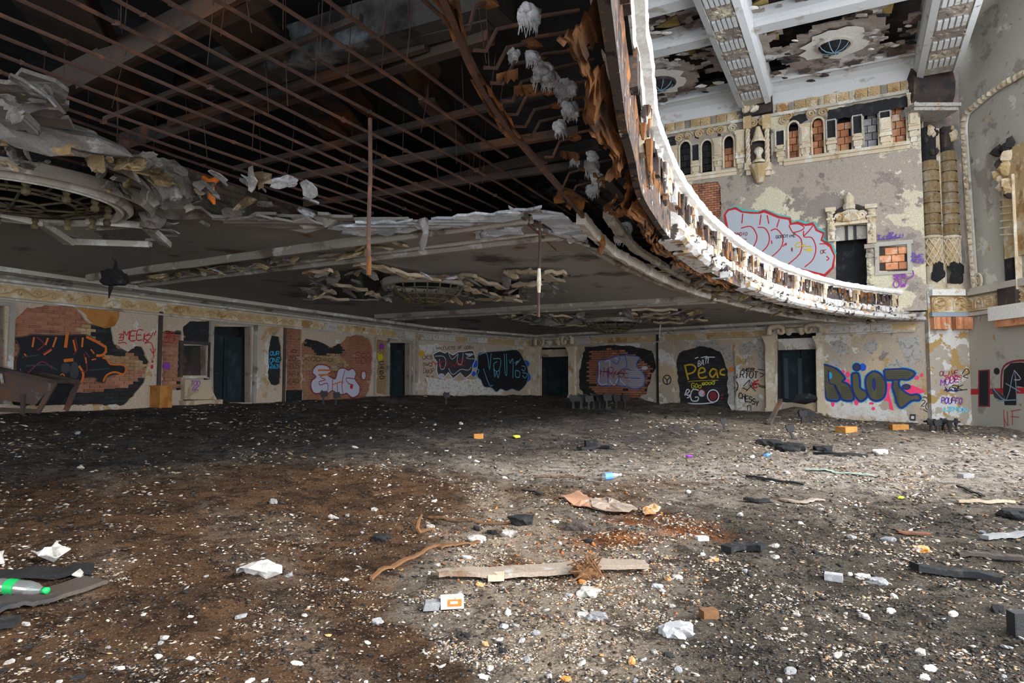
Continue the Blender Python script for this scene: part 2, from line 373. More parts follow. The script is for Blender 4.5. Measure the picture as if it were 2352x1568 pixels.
# bottle plastic
m, nt, b = nodes('clear_plastic', .12, .5); b.inputs['Transmission Weight'].default_value = .85; b.inputs['Base Color'].default_value = (.85, .9, .9, 1)
m, nt, b = nodes('green_label', .4, .4); b.inputs['Base Color'].default_value = (.01, .42, .10, 1)
# ================================================================== setting: floor
SOF = 4.10                                       # level of the balcony soffit (2.5 m over the eye)
def px_zone(X, Y, Z, poly, soft=1.0):
    return pdist(X, Y, poly)
def build_floor():
    ys = np.concatenate([np.arange(-13, 2.4, .5), np.arange(2.4, 9, .045), np.arange(9, 15, .08), np.arange(15, 41, .16)])
    xs = np.concatenate([np.arange(-21, -6, .2), np.arange(-6, 7, .055), np.arange(7, 21, .2)])
    X, Y = np.meshgrid(xs, ys)
    s = (X - 3) * .886 - (Y - 11) * .463
    Z = .01 - .0457 * (s - 2.43)
    near = np.clip((Y - 1) / 3, 0, 1)
    Z = Z + (.10 * (fbm(X * .45, Y * .45, 1) - .5) + .10 * (fbm(X * 1.7, Y * 1.7, 5, 3) - .5) + .055 * (fbm(X * 7, Y * 7, 9, 3) - .5)) * near
    # heaps of fallen plaster against the walls
    for (hx, hy), rx, hh in HEAPS:
        d = np.hypot(X - hx, Y - hy) / rx
        Z = Z + hh * np.clip(1 - d, 0, 1) ** 1.3 * (.7 + .6 * fbm(X * 2.5, Y * 2.5, 31, 3))
    # ground colours: one tone per zone, zones outlined in frame pixels
    c, sn = math.cos(PITCH), math.sin(PITCH)
    f = np.maximum(Y * c + (Z - 1.6) * sn, .4); up = -Y * sn + (Z - 1.6) * c
    PX = 1176 + F * X / f; PY = 784 - F * up / f
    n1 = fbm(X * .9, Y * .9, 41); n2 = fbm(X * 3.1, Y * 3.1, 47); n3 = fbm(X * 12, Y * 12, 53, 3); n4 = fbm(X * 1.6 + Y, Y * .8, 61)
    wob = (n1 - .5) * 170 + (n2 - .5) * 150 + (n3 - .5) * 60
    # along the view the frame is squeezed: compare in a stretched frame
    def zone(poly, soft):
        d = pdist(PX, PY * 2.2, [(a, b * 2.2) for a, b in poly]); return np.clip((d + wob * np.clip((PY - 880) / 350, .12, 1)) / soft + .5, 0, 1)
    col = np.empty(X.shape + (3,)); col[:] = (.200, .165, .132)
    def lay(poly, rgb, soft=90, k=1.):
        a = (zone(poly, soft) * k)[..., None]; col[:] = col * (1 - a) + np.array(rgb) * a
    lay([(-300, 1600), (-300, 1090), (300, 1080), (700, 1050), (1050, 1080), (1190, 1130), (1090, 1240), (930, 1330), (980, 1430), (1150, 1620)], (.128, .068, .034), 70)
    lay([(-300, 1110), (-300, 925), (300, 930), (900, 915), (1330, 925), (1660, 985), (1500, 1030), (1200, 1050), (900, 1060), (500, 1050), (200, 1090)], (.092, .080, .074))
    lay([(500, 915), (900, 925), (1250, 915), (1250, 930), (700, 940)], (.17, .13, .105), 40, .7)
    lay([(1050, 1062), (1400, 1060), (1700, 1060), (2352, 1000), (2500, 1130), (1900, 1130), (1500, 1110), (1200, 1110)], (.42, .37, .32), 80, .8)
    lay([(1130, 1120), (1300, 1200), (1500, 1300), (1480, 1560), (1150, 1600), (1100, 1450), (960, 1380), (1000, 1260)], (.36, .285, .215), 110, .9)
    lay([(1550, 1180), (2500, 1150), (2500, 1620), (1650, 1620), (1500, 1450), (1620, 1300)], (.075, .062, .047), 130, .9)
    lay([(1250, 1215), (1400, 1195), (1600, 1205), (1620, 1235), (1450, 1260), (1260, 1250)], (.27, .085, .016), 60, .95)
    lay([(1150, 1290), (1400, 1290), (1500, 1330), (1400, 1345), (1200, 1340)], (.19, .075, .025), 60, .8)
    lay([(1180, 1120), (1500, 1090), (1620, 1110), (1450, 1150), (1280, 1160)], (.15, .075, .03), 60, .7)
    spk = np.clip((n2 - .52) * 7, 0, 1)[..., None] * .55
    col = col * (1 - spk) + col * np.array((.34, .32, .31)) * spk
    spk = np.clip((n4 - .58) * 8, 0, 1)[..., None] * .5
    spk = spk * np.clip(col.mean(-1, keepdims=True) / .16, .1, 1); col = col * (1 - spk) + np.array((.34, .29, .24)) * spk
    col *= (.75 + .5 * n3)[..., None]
    ny, nx = X.shape
    V = np.stack([X, Y, Z], -1).reshape(-1, 3)
    idx = np.arange(nx * ny).reshape(ny, nx)
    fs = np.stack([idx[:-1, :-1], idx[:-1, 1:], idx[1:, 1:], idx[1:, :-1]], -1).reshape(-1, 4)
    me = bpy.data.meshes.new('floor')
    me.vertices.add(len(V)); me.vertices.foreach_set('co', V.ravel())
    me.loops.add(fs.size); me.loops.foreach_set('vertex_index', fs.ravel().astype(np.int32))
    me.polygons.add(len(fs)); me.polygons.foreach_set('loop_start', np.arange(0, fs.size, 4, dtype=np.int32))
    me.update(calc_edges=True)
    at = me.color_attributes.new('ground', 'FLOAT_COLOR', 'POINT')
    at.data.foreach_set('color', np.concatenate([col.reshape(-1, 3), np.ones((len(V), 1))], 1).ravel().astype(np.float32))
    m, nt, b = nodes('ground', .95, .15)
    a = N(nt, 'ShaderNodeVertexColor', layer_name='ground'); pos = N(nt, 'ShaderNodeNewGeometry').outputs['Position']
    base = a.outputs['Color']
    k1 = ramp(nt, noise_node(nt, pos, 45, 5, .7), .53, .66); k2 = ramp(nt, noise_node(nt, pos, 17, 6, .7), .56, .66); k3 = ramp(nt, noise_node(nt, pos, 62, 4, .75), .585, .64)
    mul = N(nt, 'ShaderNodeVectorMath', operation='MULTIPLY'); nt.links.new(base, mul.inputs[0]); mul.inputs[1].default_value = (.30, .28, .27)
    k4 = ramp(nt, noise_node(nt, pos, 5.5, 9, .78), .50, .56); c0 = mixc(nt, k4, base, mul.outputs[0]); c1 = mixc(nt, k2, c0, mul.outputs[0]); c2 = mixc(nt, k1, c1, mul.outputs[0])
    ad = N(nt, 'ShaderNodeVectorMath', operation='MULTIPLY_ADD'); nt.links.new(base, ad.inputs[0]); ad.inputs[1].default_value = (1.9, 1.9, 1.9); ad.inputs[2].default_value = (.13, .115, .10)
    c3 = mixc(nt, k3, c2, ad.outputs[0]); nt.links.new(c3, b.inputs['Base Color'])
    bp = N(nt, 'ShaderNodeBump', Strength=1, Distance=.045); nt.links.new(noise_node(nt, pos, 28, 8, .75), bp.inputs['Height']); nt.links.new(bp.outputs[0], b.inputs['Normal'])
    me.materials.append(m)
    link('floor', me, np.zeros(3), kind='structure')
    return X, Y, Z
def hp(px, py, rx, h):
    p = onfloor(px, py); return ((p.x, p.y), rx, h)
HEAPS = [hp(250, 915, 2.6, .34), hp(150, 925, 2.4, .25), hp(430, 925, 1.5, .2), hp(1560, 938, 2.2, .28), hp(1640, 935, 2.2, .36), hp(1460, 925, 1.6, .25), hp(1830, 955, 1.6, .45), hp(1000, 916, 3, .15), hp(2290, 990, 2.5, .15), hp(880, 920, 1.6, .2)]
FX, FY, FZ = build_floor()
_fxs = FX[0]; _fys = FY[:, 0]
def ground(x, y):                                 # height of the rubble at (x, y)
    i = int(np.clip(np.searchsorted(_fxs, x) - 1, 0, len(_fxs) - 2)); j = int(np.clip(np.searchsorted(_fys, y) - 1, 0, len(_fys) - 2))
    tx = (x - _fxs[i]) / (_fxs[i + 1] - _fxs[i]); ty = (y - _fys[j]) / (_fys[j + 1] - _fys[j])
    return float((FZ[j, i] * (1 - tx) + FZ[j, i + 1] * tx) * (1 - ty) + (FZ[j + 1, i] * (1 - tx) + FZ[j + 1, i + 1] * tx) * ty)
def onground(px, py):
    p = onfloor(px, py)
    for _ in range(6):
        g = ground(p.x, p.y); p = onpl(px, py, Vector((p.x, p.y, g)), FN)
    return Vector((p.x, p.y, ground(p.x, p.y)))

# ================================================================== walls
REAR = Wall((-19.7, -1.4), (-4.57, 31.24)); DIAG = Wall((-4.57, 31.24), (1.18, 37.67)); SIDE = Wall((1.18, 37.67), (16.0, 25.18))
PIER = Wall((15.93, 25.0), (17.45, 25.0)); SPLAY = Wall((17.45, 25.0), (17.5, 18.0)); UPW = Wall((15.4, 24.2), (15.4 - .886 * 19, 24.2 + .463 * 19))
def rect(wl, x0, y0, x1, y1):
    return wl.px([(x0, y0), (x1, y0), (x1, y1), (x0, y1)])
_bm = {}
def brick_mesh(wl, mat, bl, bh):
    k = (id(wl), mat, bl, bh)
    if k not in _bm:
        mb = MB(); hw, hh = bl / 2, bh / 2; c = min(.012, bh * .12)
        fr = [(-hw + c, -hh + c), (hw - c, -hh + c), (hw - c, hh - c), (-hw + c, hh - c)]; bk = [(-hw, -hh), (hw, -hh), (hw, hh), (-hw, hh)]
        z = Vector((0, 0, 1))
        vs = [wl.e * a + z * b_ + wl.n * .014 for a, b_ in fr] + [wl.e * a + z * b_ for a, b_ in bk] + [wl.e * a + z * b_ - wl.n * .03 for a, b_ in bk]
        mb.add(vs, [(0, 1, 2, 3)] + [(i, 4 + i, 4 + (i + 1) % 4, (i + 1) % 4) for i in range(4)] + [(4 + i, 8 + i, 8 + (i + 1) % 4, 4 + (i + 1) % 4) for i in range(4)])
        me = bpy.data.meshes.new('brick'); me.from_pydata([tuple(v) for v in mb.v], [], mb.f); me.materials.append(M[mat]); me.update()
        _bm[k] = me
    return _bm[k]
def bricks(wl, parent, polys, excl=None, bl=.215, bh=.07, joint=.014, off=-.062, limit=300, name='brick', grow=.10):
    """polys: (polygon in pixels, material, [(dark polygon, material) ...]); separate bricks for the nearest, the rest joined"""
    cand = []
    for poly, mat, over in polys:
        P = wl.px(poly, off); ov = [(wl.px(q, off), m2) for q, m2 in over]
        us = [p[0] for p in P]; zs = [p[1] for p in P]
        r = 0; z = min(zs) - bh
        z = math.floor(z / (bh + joint)) * (bh + joint)
        while z < max(zs) + bh:
            u = math.floor((min(us) - bl) / (bl + joint)) * (bl + joint) + (.5 * (bl + joint) if r % 2 else 0)
            while u < max(us) + bl:
                cu, cz = u + bl / 2, z + bh / 2
                if pdist(np.array([cu]), np.array([cz]), P)[0] > -grow:
                    mm = mat
                    for q, m2 in ov:
                        if inpoly(np.array([cu]), np.array([cz]), q)[0]: mm = m2
                    if excl and pdist(np.array([cu]), np.array([cz]), excl)[0] > -bl * .5: u += bl + joint; continue
                    if random.random() > .015: cand.append((wl.pt(cu, cz, off + random.uniform(-.006, .008)), mm))
                u += bl + joint
            z += bh + joint; r += 1
    cand.sort(key=lambda t: (t[0] - EYE).length + random.random() * 3)
    for p, mm in cand[:limit]:
        inst(name, brick_mesh(wl, mm, bl, bh), p, (0, 0, 0), (1, 1, 1), parent)
    rest = {}
    for p, mm in cand[limit:]: rest.setdefault(mm, []).append(p)
    if rest:
        mb = MB(); ms = list(rest)
        for i, mm in enumerate(ms):
            me = brick_mesh(wl, mm, bl, bh); vs = [v.co.copy() for v in me.vertices]; fs = [tuple(q.vertices) for q in me.polygons]
            for p in rest[mm]: mb.add([v + p for v in vs], fs, i)
        mb.build('brickwork', [M[x] for x in ms], parent, kind='stuff')
def rj(poly, amp=3, seg=9, seed=1): return ragged(poly, amp, seg, seed)
def wall_obj(name, wl, mat, z0, z1, holes, depth=.07, backmat='mortar', u0=0, u1=None, backing=True, holes_through=()):
    u1 = wl.L if u1 is None else u1
    mb = MB(); outer = [(u0, z0), (u1, z0), (u1, z1), (u0, z1)]
    wl.fill(mb, outer, list(holes) + list(holes_through), 0, depth)
    o = mb.build(name, M[mat], org=tuple(wl.pt((u0 + u1) / 2, z0)), kind='structure')
    if backing:
        mb = MB(); wl.fill(mb, outer, holes_through, -.075, .25, 0, True)
        mb.build('brick_backing', M[backmat], o)
    return o

# ---- rear wall (left in the picture)
B1 = [(22, 760), (40, 727), (62, 707), (120, 700), (168, 704), (190, 722), (203, 742), (255, 750), (264, 790), (292, 806), (300, 803), (312, 795), (325, 795), (342, 832), (336, 850), (336, 872), (312, 903), (285, 930), (30, 930), (22, 870)]
D1 = [[(210, 746), (264, 748), (268, 796), (292, 806), (290, 820), (242, 812), (238, 792), (212, 780)], [(294, 810), (300, 803), (312, 793), (325, 793), (344, 832), (336, 848), (320, 815)], [(326, 872), (338, 860), (338, 880), (300, 930), (20, 930), (20, 900), (200, 902), (285, 888)]]
B2 = [(373, 760), (417, 760), (417, 895), (373, 895)]
B3 = [(421, 750), (437, 738), (489, 738), (489, 925), (418, 925)]
B4 = [(618, 785), (626, 772), (640, 772), (647, 800), (645, 882), (622, 884), (615, 868), (617, 820)]
B5 = [(657, 750), (692, 756), (692, 896), (657, 896)]
B6 = [(694, 790), (705, 778), (720, 780), (745, 790), (760, 795), (783, 788), (795, 774), (826, 768), (846, 777), (856, 800), (856, 850), (850, 890), (838, 925), (697, 925), (694, 880)]
D6 = [[(702, 776), (722, 776), (745, 784), (756, 800), (778, 790), (788, 800), (784, 815), (730, 818), (724, 808), (700, 790)]]
T6 = [(694, 815), (775, 812), (800, 830), (800, 850), (694, 850)]
B7 = [(866, 778), (892, 782), (892, 905), (866, 905)]
doorA = rect(REAR, 490, 750, 578, 924); doorB = rect(REAR, 894, 787, 943, 918); doorZ = rect(REAR, -70, 702, 11, 928)
niche = rect(REAR, 420, 793, 476, 862)
rear = wall_obj('wall_rear', REAR, 'plaster_rear', -.5, 4.7, [REAR.px(rj(B, 2.2, 8, i)) for i, B in enumerate((B1, B2, B4, B5, B6, B7))] + [REAR.px(rj([(421, 750), (437, 738), (488, 738), (488, 930), (421, 930), (421, 868), (480, 868), (480, 788), (421, 788)], 1.2, 8, 9))], holes_through=[doorA, doorB, doorZ, niche])
bricks(REAR, rear, [(B1, 'brick', [(q, 'brick_soot') for q in D1] + [([(180, 740), (212, 750), (212, 775), (240, 790), (242, 812), (290, 820), (330, 830), (335, 850), (240, 850), (180, 800)], 'brick_tan')]),
                    (B2, 'brick', [([(373, 755), (417, 755), (417, 765), (373, 768)], 'brick_soot')]), (B3, 'brick_soot', []), (B4, 'brick_soot', []), (B5, 'brick', []),
                    (B6, 'brick', [(q, 'brick_soot') for q in D6] + [(T6, 'brick_tan')]), (B7, 'brick_tan', [])], niche, bl=.26, bh=.085)
mb = MB()
for q in D1 + D6 + [B3, B4]:
    if q is B3: continue
    REAR.fill(mb, REAR.px(rj(q, 2, 8, 5)), (), -.054, 0)
mb.build('tar_coat', M['soot_and_dark'], rear)
mb = MB(); REAR.fill(mb, REAR.px([(419, 736), (490, 736), (490, 868), (478, 868), (478, 790), (419, 790)]), (), -.054, 0); mb.build('tar_coat', M['soot_and_dark'], rear)
mb = MB(); REAR.fill(mb, REAR.px(rj([(175, 706), (230, 710), (274, 716), (272, 735), (262, 748), (240, 752), (208, 742), (195, 722)], 2, 9, 3)), (), .006, .0); mb.build('orange_render', M['orange_wood'], rear, label='orange brown patch of bare render')
# ---- diagonal corner
diag = wall_obj('wall_corner', DIAG, 'plaster_rear', -.5, 4.7, [])
mb = MB(); DIAG.fill(mb, DIAG.px(rj([(978, 868), (1050, 872), (1110, 868), (1160, 880), (1150, 906), (1060, 908), (985, 906)], 3, 10, 4)), (), .006, 0)
DIAG.fill(mb, DIAG.px(rj([(958, 790), (1000, 790), (1030, 800), (975, 815)], 3, 8, 5)), (), .005, 0)
mb.build('whitewash', M['plaster_chunk'], diag, label='pale whitewashed patch low on the plaster')
# ---- side wall (right in the picture)
R1 = [(1343, 796), (1422, 793), (1470, 797), (1498, 807), (1506, 843), (1494, 869), (1484, 904), (1458, 920), (1394, 935), (1343, 915), (1328, 884), (1331, 843)]
R1i = [(1356, 807), (1404, 800), (1424, 803), (1468, 820), (1496, 843), (1491, 874), (1480, 904), (1458, 921), (1404, 921), (1366, 906), (1350, 879), (1347, 848)]
R2 = [(1553, 822), (1561, 809), (1595, 799), (1599, 793), (1628, 792), (1631, 799), (1651, 805), (1666, 832), (1672, 860), (1672, 925), (1681, 945), (1630, 945), (1561, 945), (1559, 900)]
doorC = rect(SIDE, 1243, 798, 1308, 918); doorD = rect(SIDE, 1785, 764, 1874, 924)
side = wall_obj('wall_side', SIDE, 'plaster_side', -1, 4.7, [SIDE.px(rj(R1, 2, 8, 21)), SIDE.px(rj(R2, 2.2, 8, 22))], holes_through=[doorC, doorD], backmat='soot_and_dark')
bricks(SIDE, side, [(R1, 'brick_soot', [(R1i, 'brick')]), (R2, 'brick_soot', [])], bl=.30, bh=.10, joint=.018)
# plaster flakes standing proud of the side wall
FL = MB()
for i, q in enumerate([[(1905, 785), (1935, 780), (1950, 800), (1930, 818), (1912, 806)], [(1985, 790), (2008, 775), (2020, 795), (2005, 812), (1988, 815)], [(2060, 778), (2110, 770), (2118, 830), (2090, 842), (2075, 810)], [(2035, 838), (2065, 820), (2078, 840), (2050, 852)], [(1905, 828), (1930, 825), (1928, 842), (1905, 845)],
                       [(1588, 796), (1600, 785), (1640, 782), (1668, 800), (1650, 806), (1620, 795)], [(1655, 792), (1675, 786), (1685, 830), (1668, 835)], [(1700, 790), (1730, 785), (1745, 800), (1720, 815), (1700, 812)], [(1740, 780), (1757, 778), (1757, 850), (1746, 848)], [(1673, 855), (1686, 855), (1688, 930), (1674, 928)]]):
    SIDE.fill(FL, SIDE.px(rj(q, 2.2, 6, 40 + i)), (), .012 + .001 * i, .012)
FL.build('white_plaster_coat', M['plaster_chunk'], side, label='white remains of the finish coat')
# ---- pier under the columns, splay wall, upper wall
ZP = PIER.uv(2180, 668)[1]
mb = MB(); mb.abox(15.93, 17.9, 25.0, 27.2, -1, ZP); pier = mb.build('wall_pier', M['plaster_pier'], kind='structure')
splay = wall_obj('wall_splay', SPLAY, 'plaster_splay', -1, 15.5, [], depth=.3, backing=False)
ZT = UPW.uv(1779, 239)[1]; 
# ---- walls behind the camera, which close the hall
mb = MB(); mb.bar((-20, -2, 9.5), (-4.6, 31.6, 9.5), .3, 9.8); mb.bar((-4.6, 31.6, 9.5), (1.3, 38.2, 9.5), .3, 9.8); mb.bar((1.3, 38.2, 9.5), (16.4, 25.6, 9.5), .3, 9.8); mb.build('wall_balcony', M['plaster_upper'], kind='structure')

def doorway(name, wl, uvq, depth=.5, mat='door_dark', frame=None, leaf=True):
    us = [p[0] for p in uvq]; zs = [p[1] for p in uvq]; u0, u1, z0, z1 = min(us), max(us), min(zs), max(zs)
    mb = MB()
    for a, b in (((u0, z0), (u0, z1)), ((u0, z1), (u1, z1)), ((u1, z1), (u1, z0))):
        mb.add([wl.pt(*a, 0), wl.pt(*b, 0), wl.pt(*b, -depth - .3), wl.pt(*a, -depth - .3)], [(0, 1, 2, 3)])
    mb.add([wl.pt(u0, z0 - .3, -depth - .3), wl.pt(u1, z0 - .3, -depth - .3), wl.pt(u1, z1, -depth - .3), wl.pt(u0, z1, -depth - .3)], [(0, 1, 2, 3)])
    d = mb.build(name, M['soot_and_dark'], org=tuple(wl.pt((u0 + u1) / 2, z0)), kind='structure')  # near-black lining stands in for the unlit room beyond
    if leaf:
        for a, b in ((u0 + .03, (u0 + u1) / 2 - .02), ((u0 + u1) / 2 + .02, u1 - .03)):
            mb = MB(); wl.slab(mb, a, b, z0, z1 - .35, -depth, -depth + .06)
            for za, zb in ((z0 + .2, z0 + 1.0), (z0 + 1.15, z1 - .55)): wl.slab(mb, a + .12, b - .12, za, zb, -depth + .06, -depth + .08)
            mb.build('door_leaf', M[mat], d)
    if frame:
        for a, b in ((u0 - .12, u0), (u1, u1 + .12)):
            mb = MB(); wl.slab(mb, a, b, z0, z1 + .1, -.1, .05); mb.build('frame_post', M[frame], d)
        mb = MB(); wl.slab(mb, u0, u1, z1, z1 + .1, -.1, .05); mb.build('frame_head', M[frame], d)
    return d, u0, u1, z0, z1
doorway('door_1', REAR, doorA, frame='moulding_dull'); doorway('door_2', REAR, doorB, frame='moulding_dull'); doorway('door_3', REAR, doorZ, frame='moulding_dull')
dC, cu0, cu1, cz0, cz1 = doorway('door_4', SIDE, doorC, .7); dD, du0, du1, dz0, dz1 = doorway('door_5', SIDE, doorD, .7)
# niche in the rear wall and the flared cream base below it
nu = [p[0] for p in niche]; nz = [p[1] for p in niche]
mb = MB(); a, b, c, d = min(nu), max(nu), min(nz), max(nz)
for p, q in (((a, c), (a, d)), ((a, d), (b, d)), ((b, d), (b, c)), ((b, c), (a, c))):
    mb.add([REAR.pt(*p, .0), REAR.pt(*q, .0), REAR.pt(*q, -.3), REAR.pt(*p, -.3)], [(0, 1, 2, 3)])
mb.add([REAR.pt(a, c, -.3), REAR.pt(b, c, -.3), REAR.pt(b, d, -.3), REAR.pt(a, d, -.3)], [(0, 1, 2, 3)])
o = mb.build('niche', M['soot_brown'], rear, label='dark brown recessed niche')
mb = MB()
for p, q, r_, s_ in ((a - .1, a, c - .05, d + .1), (b, b + .1, c - .05, d + .1), (a, b, d, d + .1)): REAR.slab(mb, p, q, r_, s_, -.07, .04)
mb.build('niche_frame', M['rust_girder'], o)
mb = MB(); P = [REAR.uv(x, y) for x, y in ((417, 872), (478, 872), (478, 893), (490, 917), (415, 917))]
REAR.fill(mb, P, (), .16, .2); zf = P[3][1]; REAR.slab(mb, P[4][0] - .05, P[3][0] + .1, zf - .14, zf, -.05, .3)
mb.build('flared_base', M['cream_conc'], rear, label='cream flared plinth below the niche')
# dark slim pipes and strips on the walls
for wl, par, x, y0, y1, wpx, mt in ((REAR, rear, 368, 716, 890, .10, 'rust_girder'), (REAR, rear, 653, 752, 920, .09, 'rust_girder'), (REAR, rear, 860, 772, 915, .06, 'moulding_dull'), (REAR, rear, 586, 745, 920, .12, 'moulding_dull'), (DIAG, diag, 957, 765, 916, .14, 'moulding_dull'), (SIDE, side, 1511, 768, 938, .14, 'iron_black'), (SIDE, side, 1688, 788, 935, .04, 'moulding_dull'), (SIDE, side, 2136, 760, 975, .16, 'rust_girder')):
    u0, za = wl.uv(x, y0); u1, zb = wl.uv(x, y1); mb = MB(); wl.slab(mb, u0 - wpx / 2, u0 + wpx / 2, min(za, zb) - .2, max(za, zb), -.02, .07); mb.build('wall_strip', M[mt], par)
u0, za = REAR.uv(345, 888); u1, zb = REAR.uv(372, 928); mb = MB(); REAR.slab(mb, u0, u1, zb - .15, za, 0, .42); REAR.slab(mb, u0 - .03, u1 + .03, za, za + .04, 0, .45); mb.build('boxed_plinth', M['orange_wood'], rear, label='orange brown boarded base of the pilaster')
u0, za = REAR.uv(657, 896); u1, zb = REAR.uv(691, 922); mb = MB(); REAR.slab(mb, u0, u1, zb - .1, za, -.03, .05); mb.build('vent_grille', M['charred'], rear)
# pilasters on the side wall
def pil(par, wl, x0, x1, y0, y1, off, mat, name='pilaster', cap=True):
    u0, z1 = wl.uv(x0, y0); u1, z0 = wl.uv(x1, y1); mb = MB(); wl.slab(mb, u0, u1, z0 - .4, z1, -.02, off)
    w_ = abs(u1 - u0); lo, hi = min(u0, u1), max(u0, u1)
    if cap:
        for k in range(4): wl.slab(mb, lo - .03 - .02 * k, hi + .03 + .02 * k, z1 - .28 + .07 * k, z1 - .21 + .07 * k, -.02, off + .03 + .025 * k)
        wl.slab(mb, lo + .12 * w_, hi - .12 * w_, z1 - .75, z1 - .36, 0, off + .04); wl.slab(mb, lo + .25 * w_, hi - .25 * w_, z1 - .68, z1 - .43, 0, off + .08)
        wl.slab(mb, lo - .03, hi + .03, z0 - .4, z0 + .18, -.02, off + .05)
    mb.build(name, M[mat], par)
pil(side, SIDE, 1515, 1551, 786, 935, .14, 'plaster_side', cap=False)
for x0, x1 in ((1223, 1241), (1309, 1324)): pil(dC, SIDE, x0, x1, 796, 915, .18, 'terracotta_pale')
for x0, x1 in ((1760, 1783), (1876, 1896)): pil(dD, SIDE, x0, x1, 772, 946 if x0 < 1800 else 958, .22, 'terracotta_pale')
def door_head(d, x0, x1, yl0, yl1, ysp, yr):
    u0, za = SIDE.uv(x0, yl0); u1, zb = SIDE.uv(x1, yl1); lo, hi = min(u0, u1), max(u0, u1)
    mb = MB(); SIDE.slab(mb, lo, hi, zb, za, -.4, -.1); mb.build('lintel', M['plaster_side'], d)
    zs = SIDE.uv(x0, ysp)[1]; zr = SIDE.uv(x0, yr)[1]
    for sgn, cu in ((1, lo), (-1, hi)):           # curled brackets that spring from the pilasters
        pts = [SIDE.pt(cu - sgn * .28, zs, .16), SIDE.pt(cu - sgn * .26, zs + (zr - zs) * .6, .2), SIDE.pt(cu - sgn * .1, zr - .06, .22), SIDE.pt(cu + sgn * .18, zr - .05, .22), SIDE.pt(cu + sgn * .34, zs + (zr - zs) * .55, .22), SIDE.pt(cu + sgn * .30, zs + .05, .2), SIDE.pt(cu + sgn * .14, zs + .06, .2), SIDE.pt(cu + sgn * .12, zs + .2, .2)]
        mb = MB(); mb.tube(smooth_line(pts, 4), [.13 - .0022 * k for k in range(29)], 8); mb.build('scroll_bracket', M['terracotta_pale'], d, smooth=True)
    for k in range(1, 3):
        cu = lo + (hi - lo) * k / 3; mb = MB(); mb.lathe(SIDE.pt(cu, zs - .08, .1), [(.0, 0), (.09, .04), (.16, .16), (.20, .22), (.24, .3), (.1, .36), (.07, zr - zs)], 10); mb.build('pendant', M['terracotta_pale'], d)
door_head(dC, 1243, 1308, 803, 818, 793, 772); door_head(dD, 1785, 1874, 778, 801, 768, 748)
u0, z0 = SIDE.uv(1810, 922); u1, z1 = SIDE.uv(1850, 822)
for k, x in enumerate((1800, 1832)):                # dim bluish glass panes on the far door
    a = SIDE.uv(x, 822, -.62); b = SIDE.uv(x + 12, 915, -.62); mb = MB(); SIDE.slab(mb, a[0], b[0], b[1], a[1], -.62, -.60); mb.build('door_pane', M['dim_pane'], dD)
# socket box by the door
mb = MB(); u, z = SIDE.uv(2097, 958); SIDE.slab(mb, u - .09, u + .09, z - .12, z + .12, 0, .06); o = mb.build('socket_box', M['iron_black'], side); mb = MB(); SIDE.slab(mb, u - .05, u + .05, z - .06, z + .05, .06, .07); mb.build('socket_plate', M['plaster_chunk'], o)

# ================================================================== frieze and cornice round the room under the balcony
def trim_run(name, wl, cor, missing, ulo, uhi):
    zb = 3.55; zt = 3.84
    mb = MB(); wl.slab(mb, ulo, uhi, zb, zt, -.02, .03)
    t = mb.build(name, M['terracotta'], org=tuple(wl.pt((ulo + uhi) / 2, zb)), kind='structure')
    prof = [(0, -.07), (.09, -.07), (.10, -.03), (.05, 0), (0, 0)]
    mb = MB(); mb.sweep([wl.pt(ulo, zb), wl.pt(uhi, zb)], prof, [wl.n, wl.n], closed=True); mb.build('lower_moulding', M['moulding'], t)
    for pr, mt in (([(0, 0), (.06, 0), (.06, .04), (.16, .06), (.16, .12), (0, .12)], 'moulding'), ([(0, .12), (.22, .12), (.30, .20), (.30, .25), (0, .25)], 'moulding_dull'), ([(.45, .22), (.62, .16), (.68, .17), (.68, .26), (.45, .26)], 'moulding_dull'), ([(.95, .20), (1.06, .15), (1.12, .15), (1.12, .26), (.95, .26)], 'moulding')):
        if cor:
            mb = MB(); mb.sweep([wl.pt(cor[0], zt), wl.pt(cor[1], zt)], pr, [wl.n, wl.n], closed=True); mb.build('cornice_moulding', M[mt], t)
    mb = MB()
    cen = Vector((0, 0, 0)); L = .78
    pts = []
    for k in range(26):                            # running scroll: an S wave with a curl at each end
        a = k / 25; pts.append(wl.e * (a * L) + Vector((0, 0, .075 * math.sin(a * 2 * math.pi))))
    mb.tube(pts, .022, 5)
    for cx, cz, sg in ((.25, .0, 1), (.75, .0, -1)):
        sp = [wl.e * (cx * L + sg * .10 * (1 - q / 14) * math.cos(q * .62)) + Vector((0, 0, cz + sg * (-.02) + .085 * (1 - q / 14) * math.sin(q * .62))) for q in range(13)]
        mb.tube(sp, .017, 5)
    me = bpy.data.meshes.new('scroll_ornament'); me.from_pydata([tuple(v) for v in mb.v], [], mb.f); me.materials.append(M['terracotta']); me.update()
    u = ulo + .2; zc = (zb + zt) / 2
    while u + L < uhi:
        x, y = topx(wl.pt(u + L / 2, zc))
        if -80 < x < 2140:
            if any(a < x < b for a, b in missing):
                mb = MB(); wl.slab(mb, u + .02, u + L - .02, zb + .01, zt - .01, .03, .045); mb.build('bare_panel', M['plaster_chunk'], t)
            else: inst('scroll_ornament', me, wl.pt(u, zc, .035), (0, 0, 0), (1, 1, 1), t)
        u += L
    return t
trim_run('trim_1', REAR, (2, REAR.L), [(735, 768), (905, 940), (497, 513)], 2, REAR.L)
trim_run('trim_2', DIAG, (0, DIAG.L), [(960, 985), (1005, 1050), (1065, 1115)], 0, DIAG.L - .2)
uC0, uC1 = SIDE.uv(1238, 785)[0], SIDE.uv(1318, 785)[0]; uD0, uD1 = SIDE.uv(1762, 765)[0], SIDE.uv(1893, 765)[0]
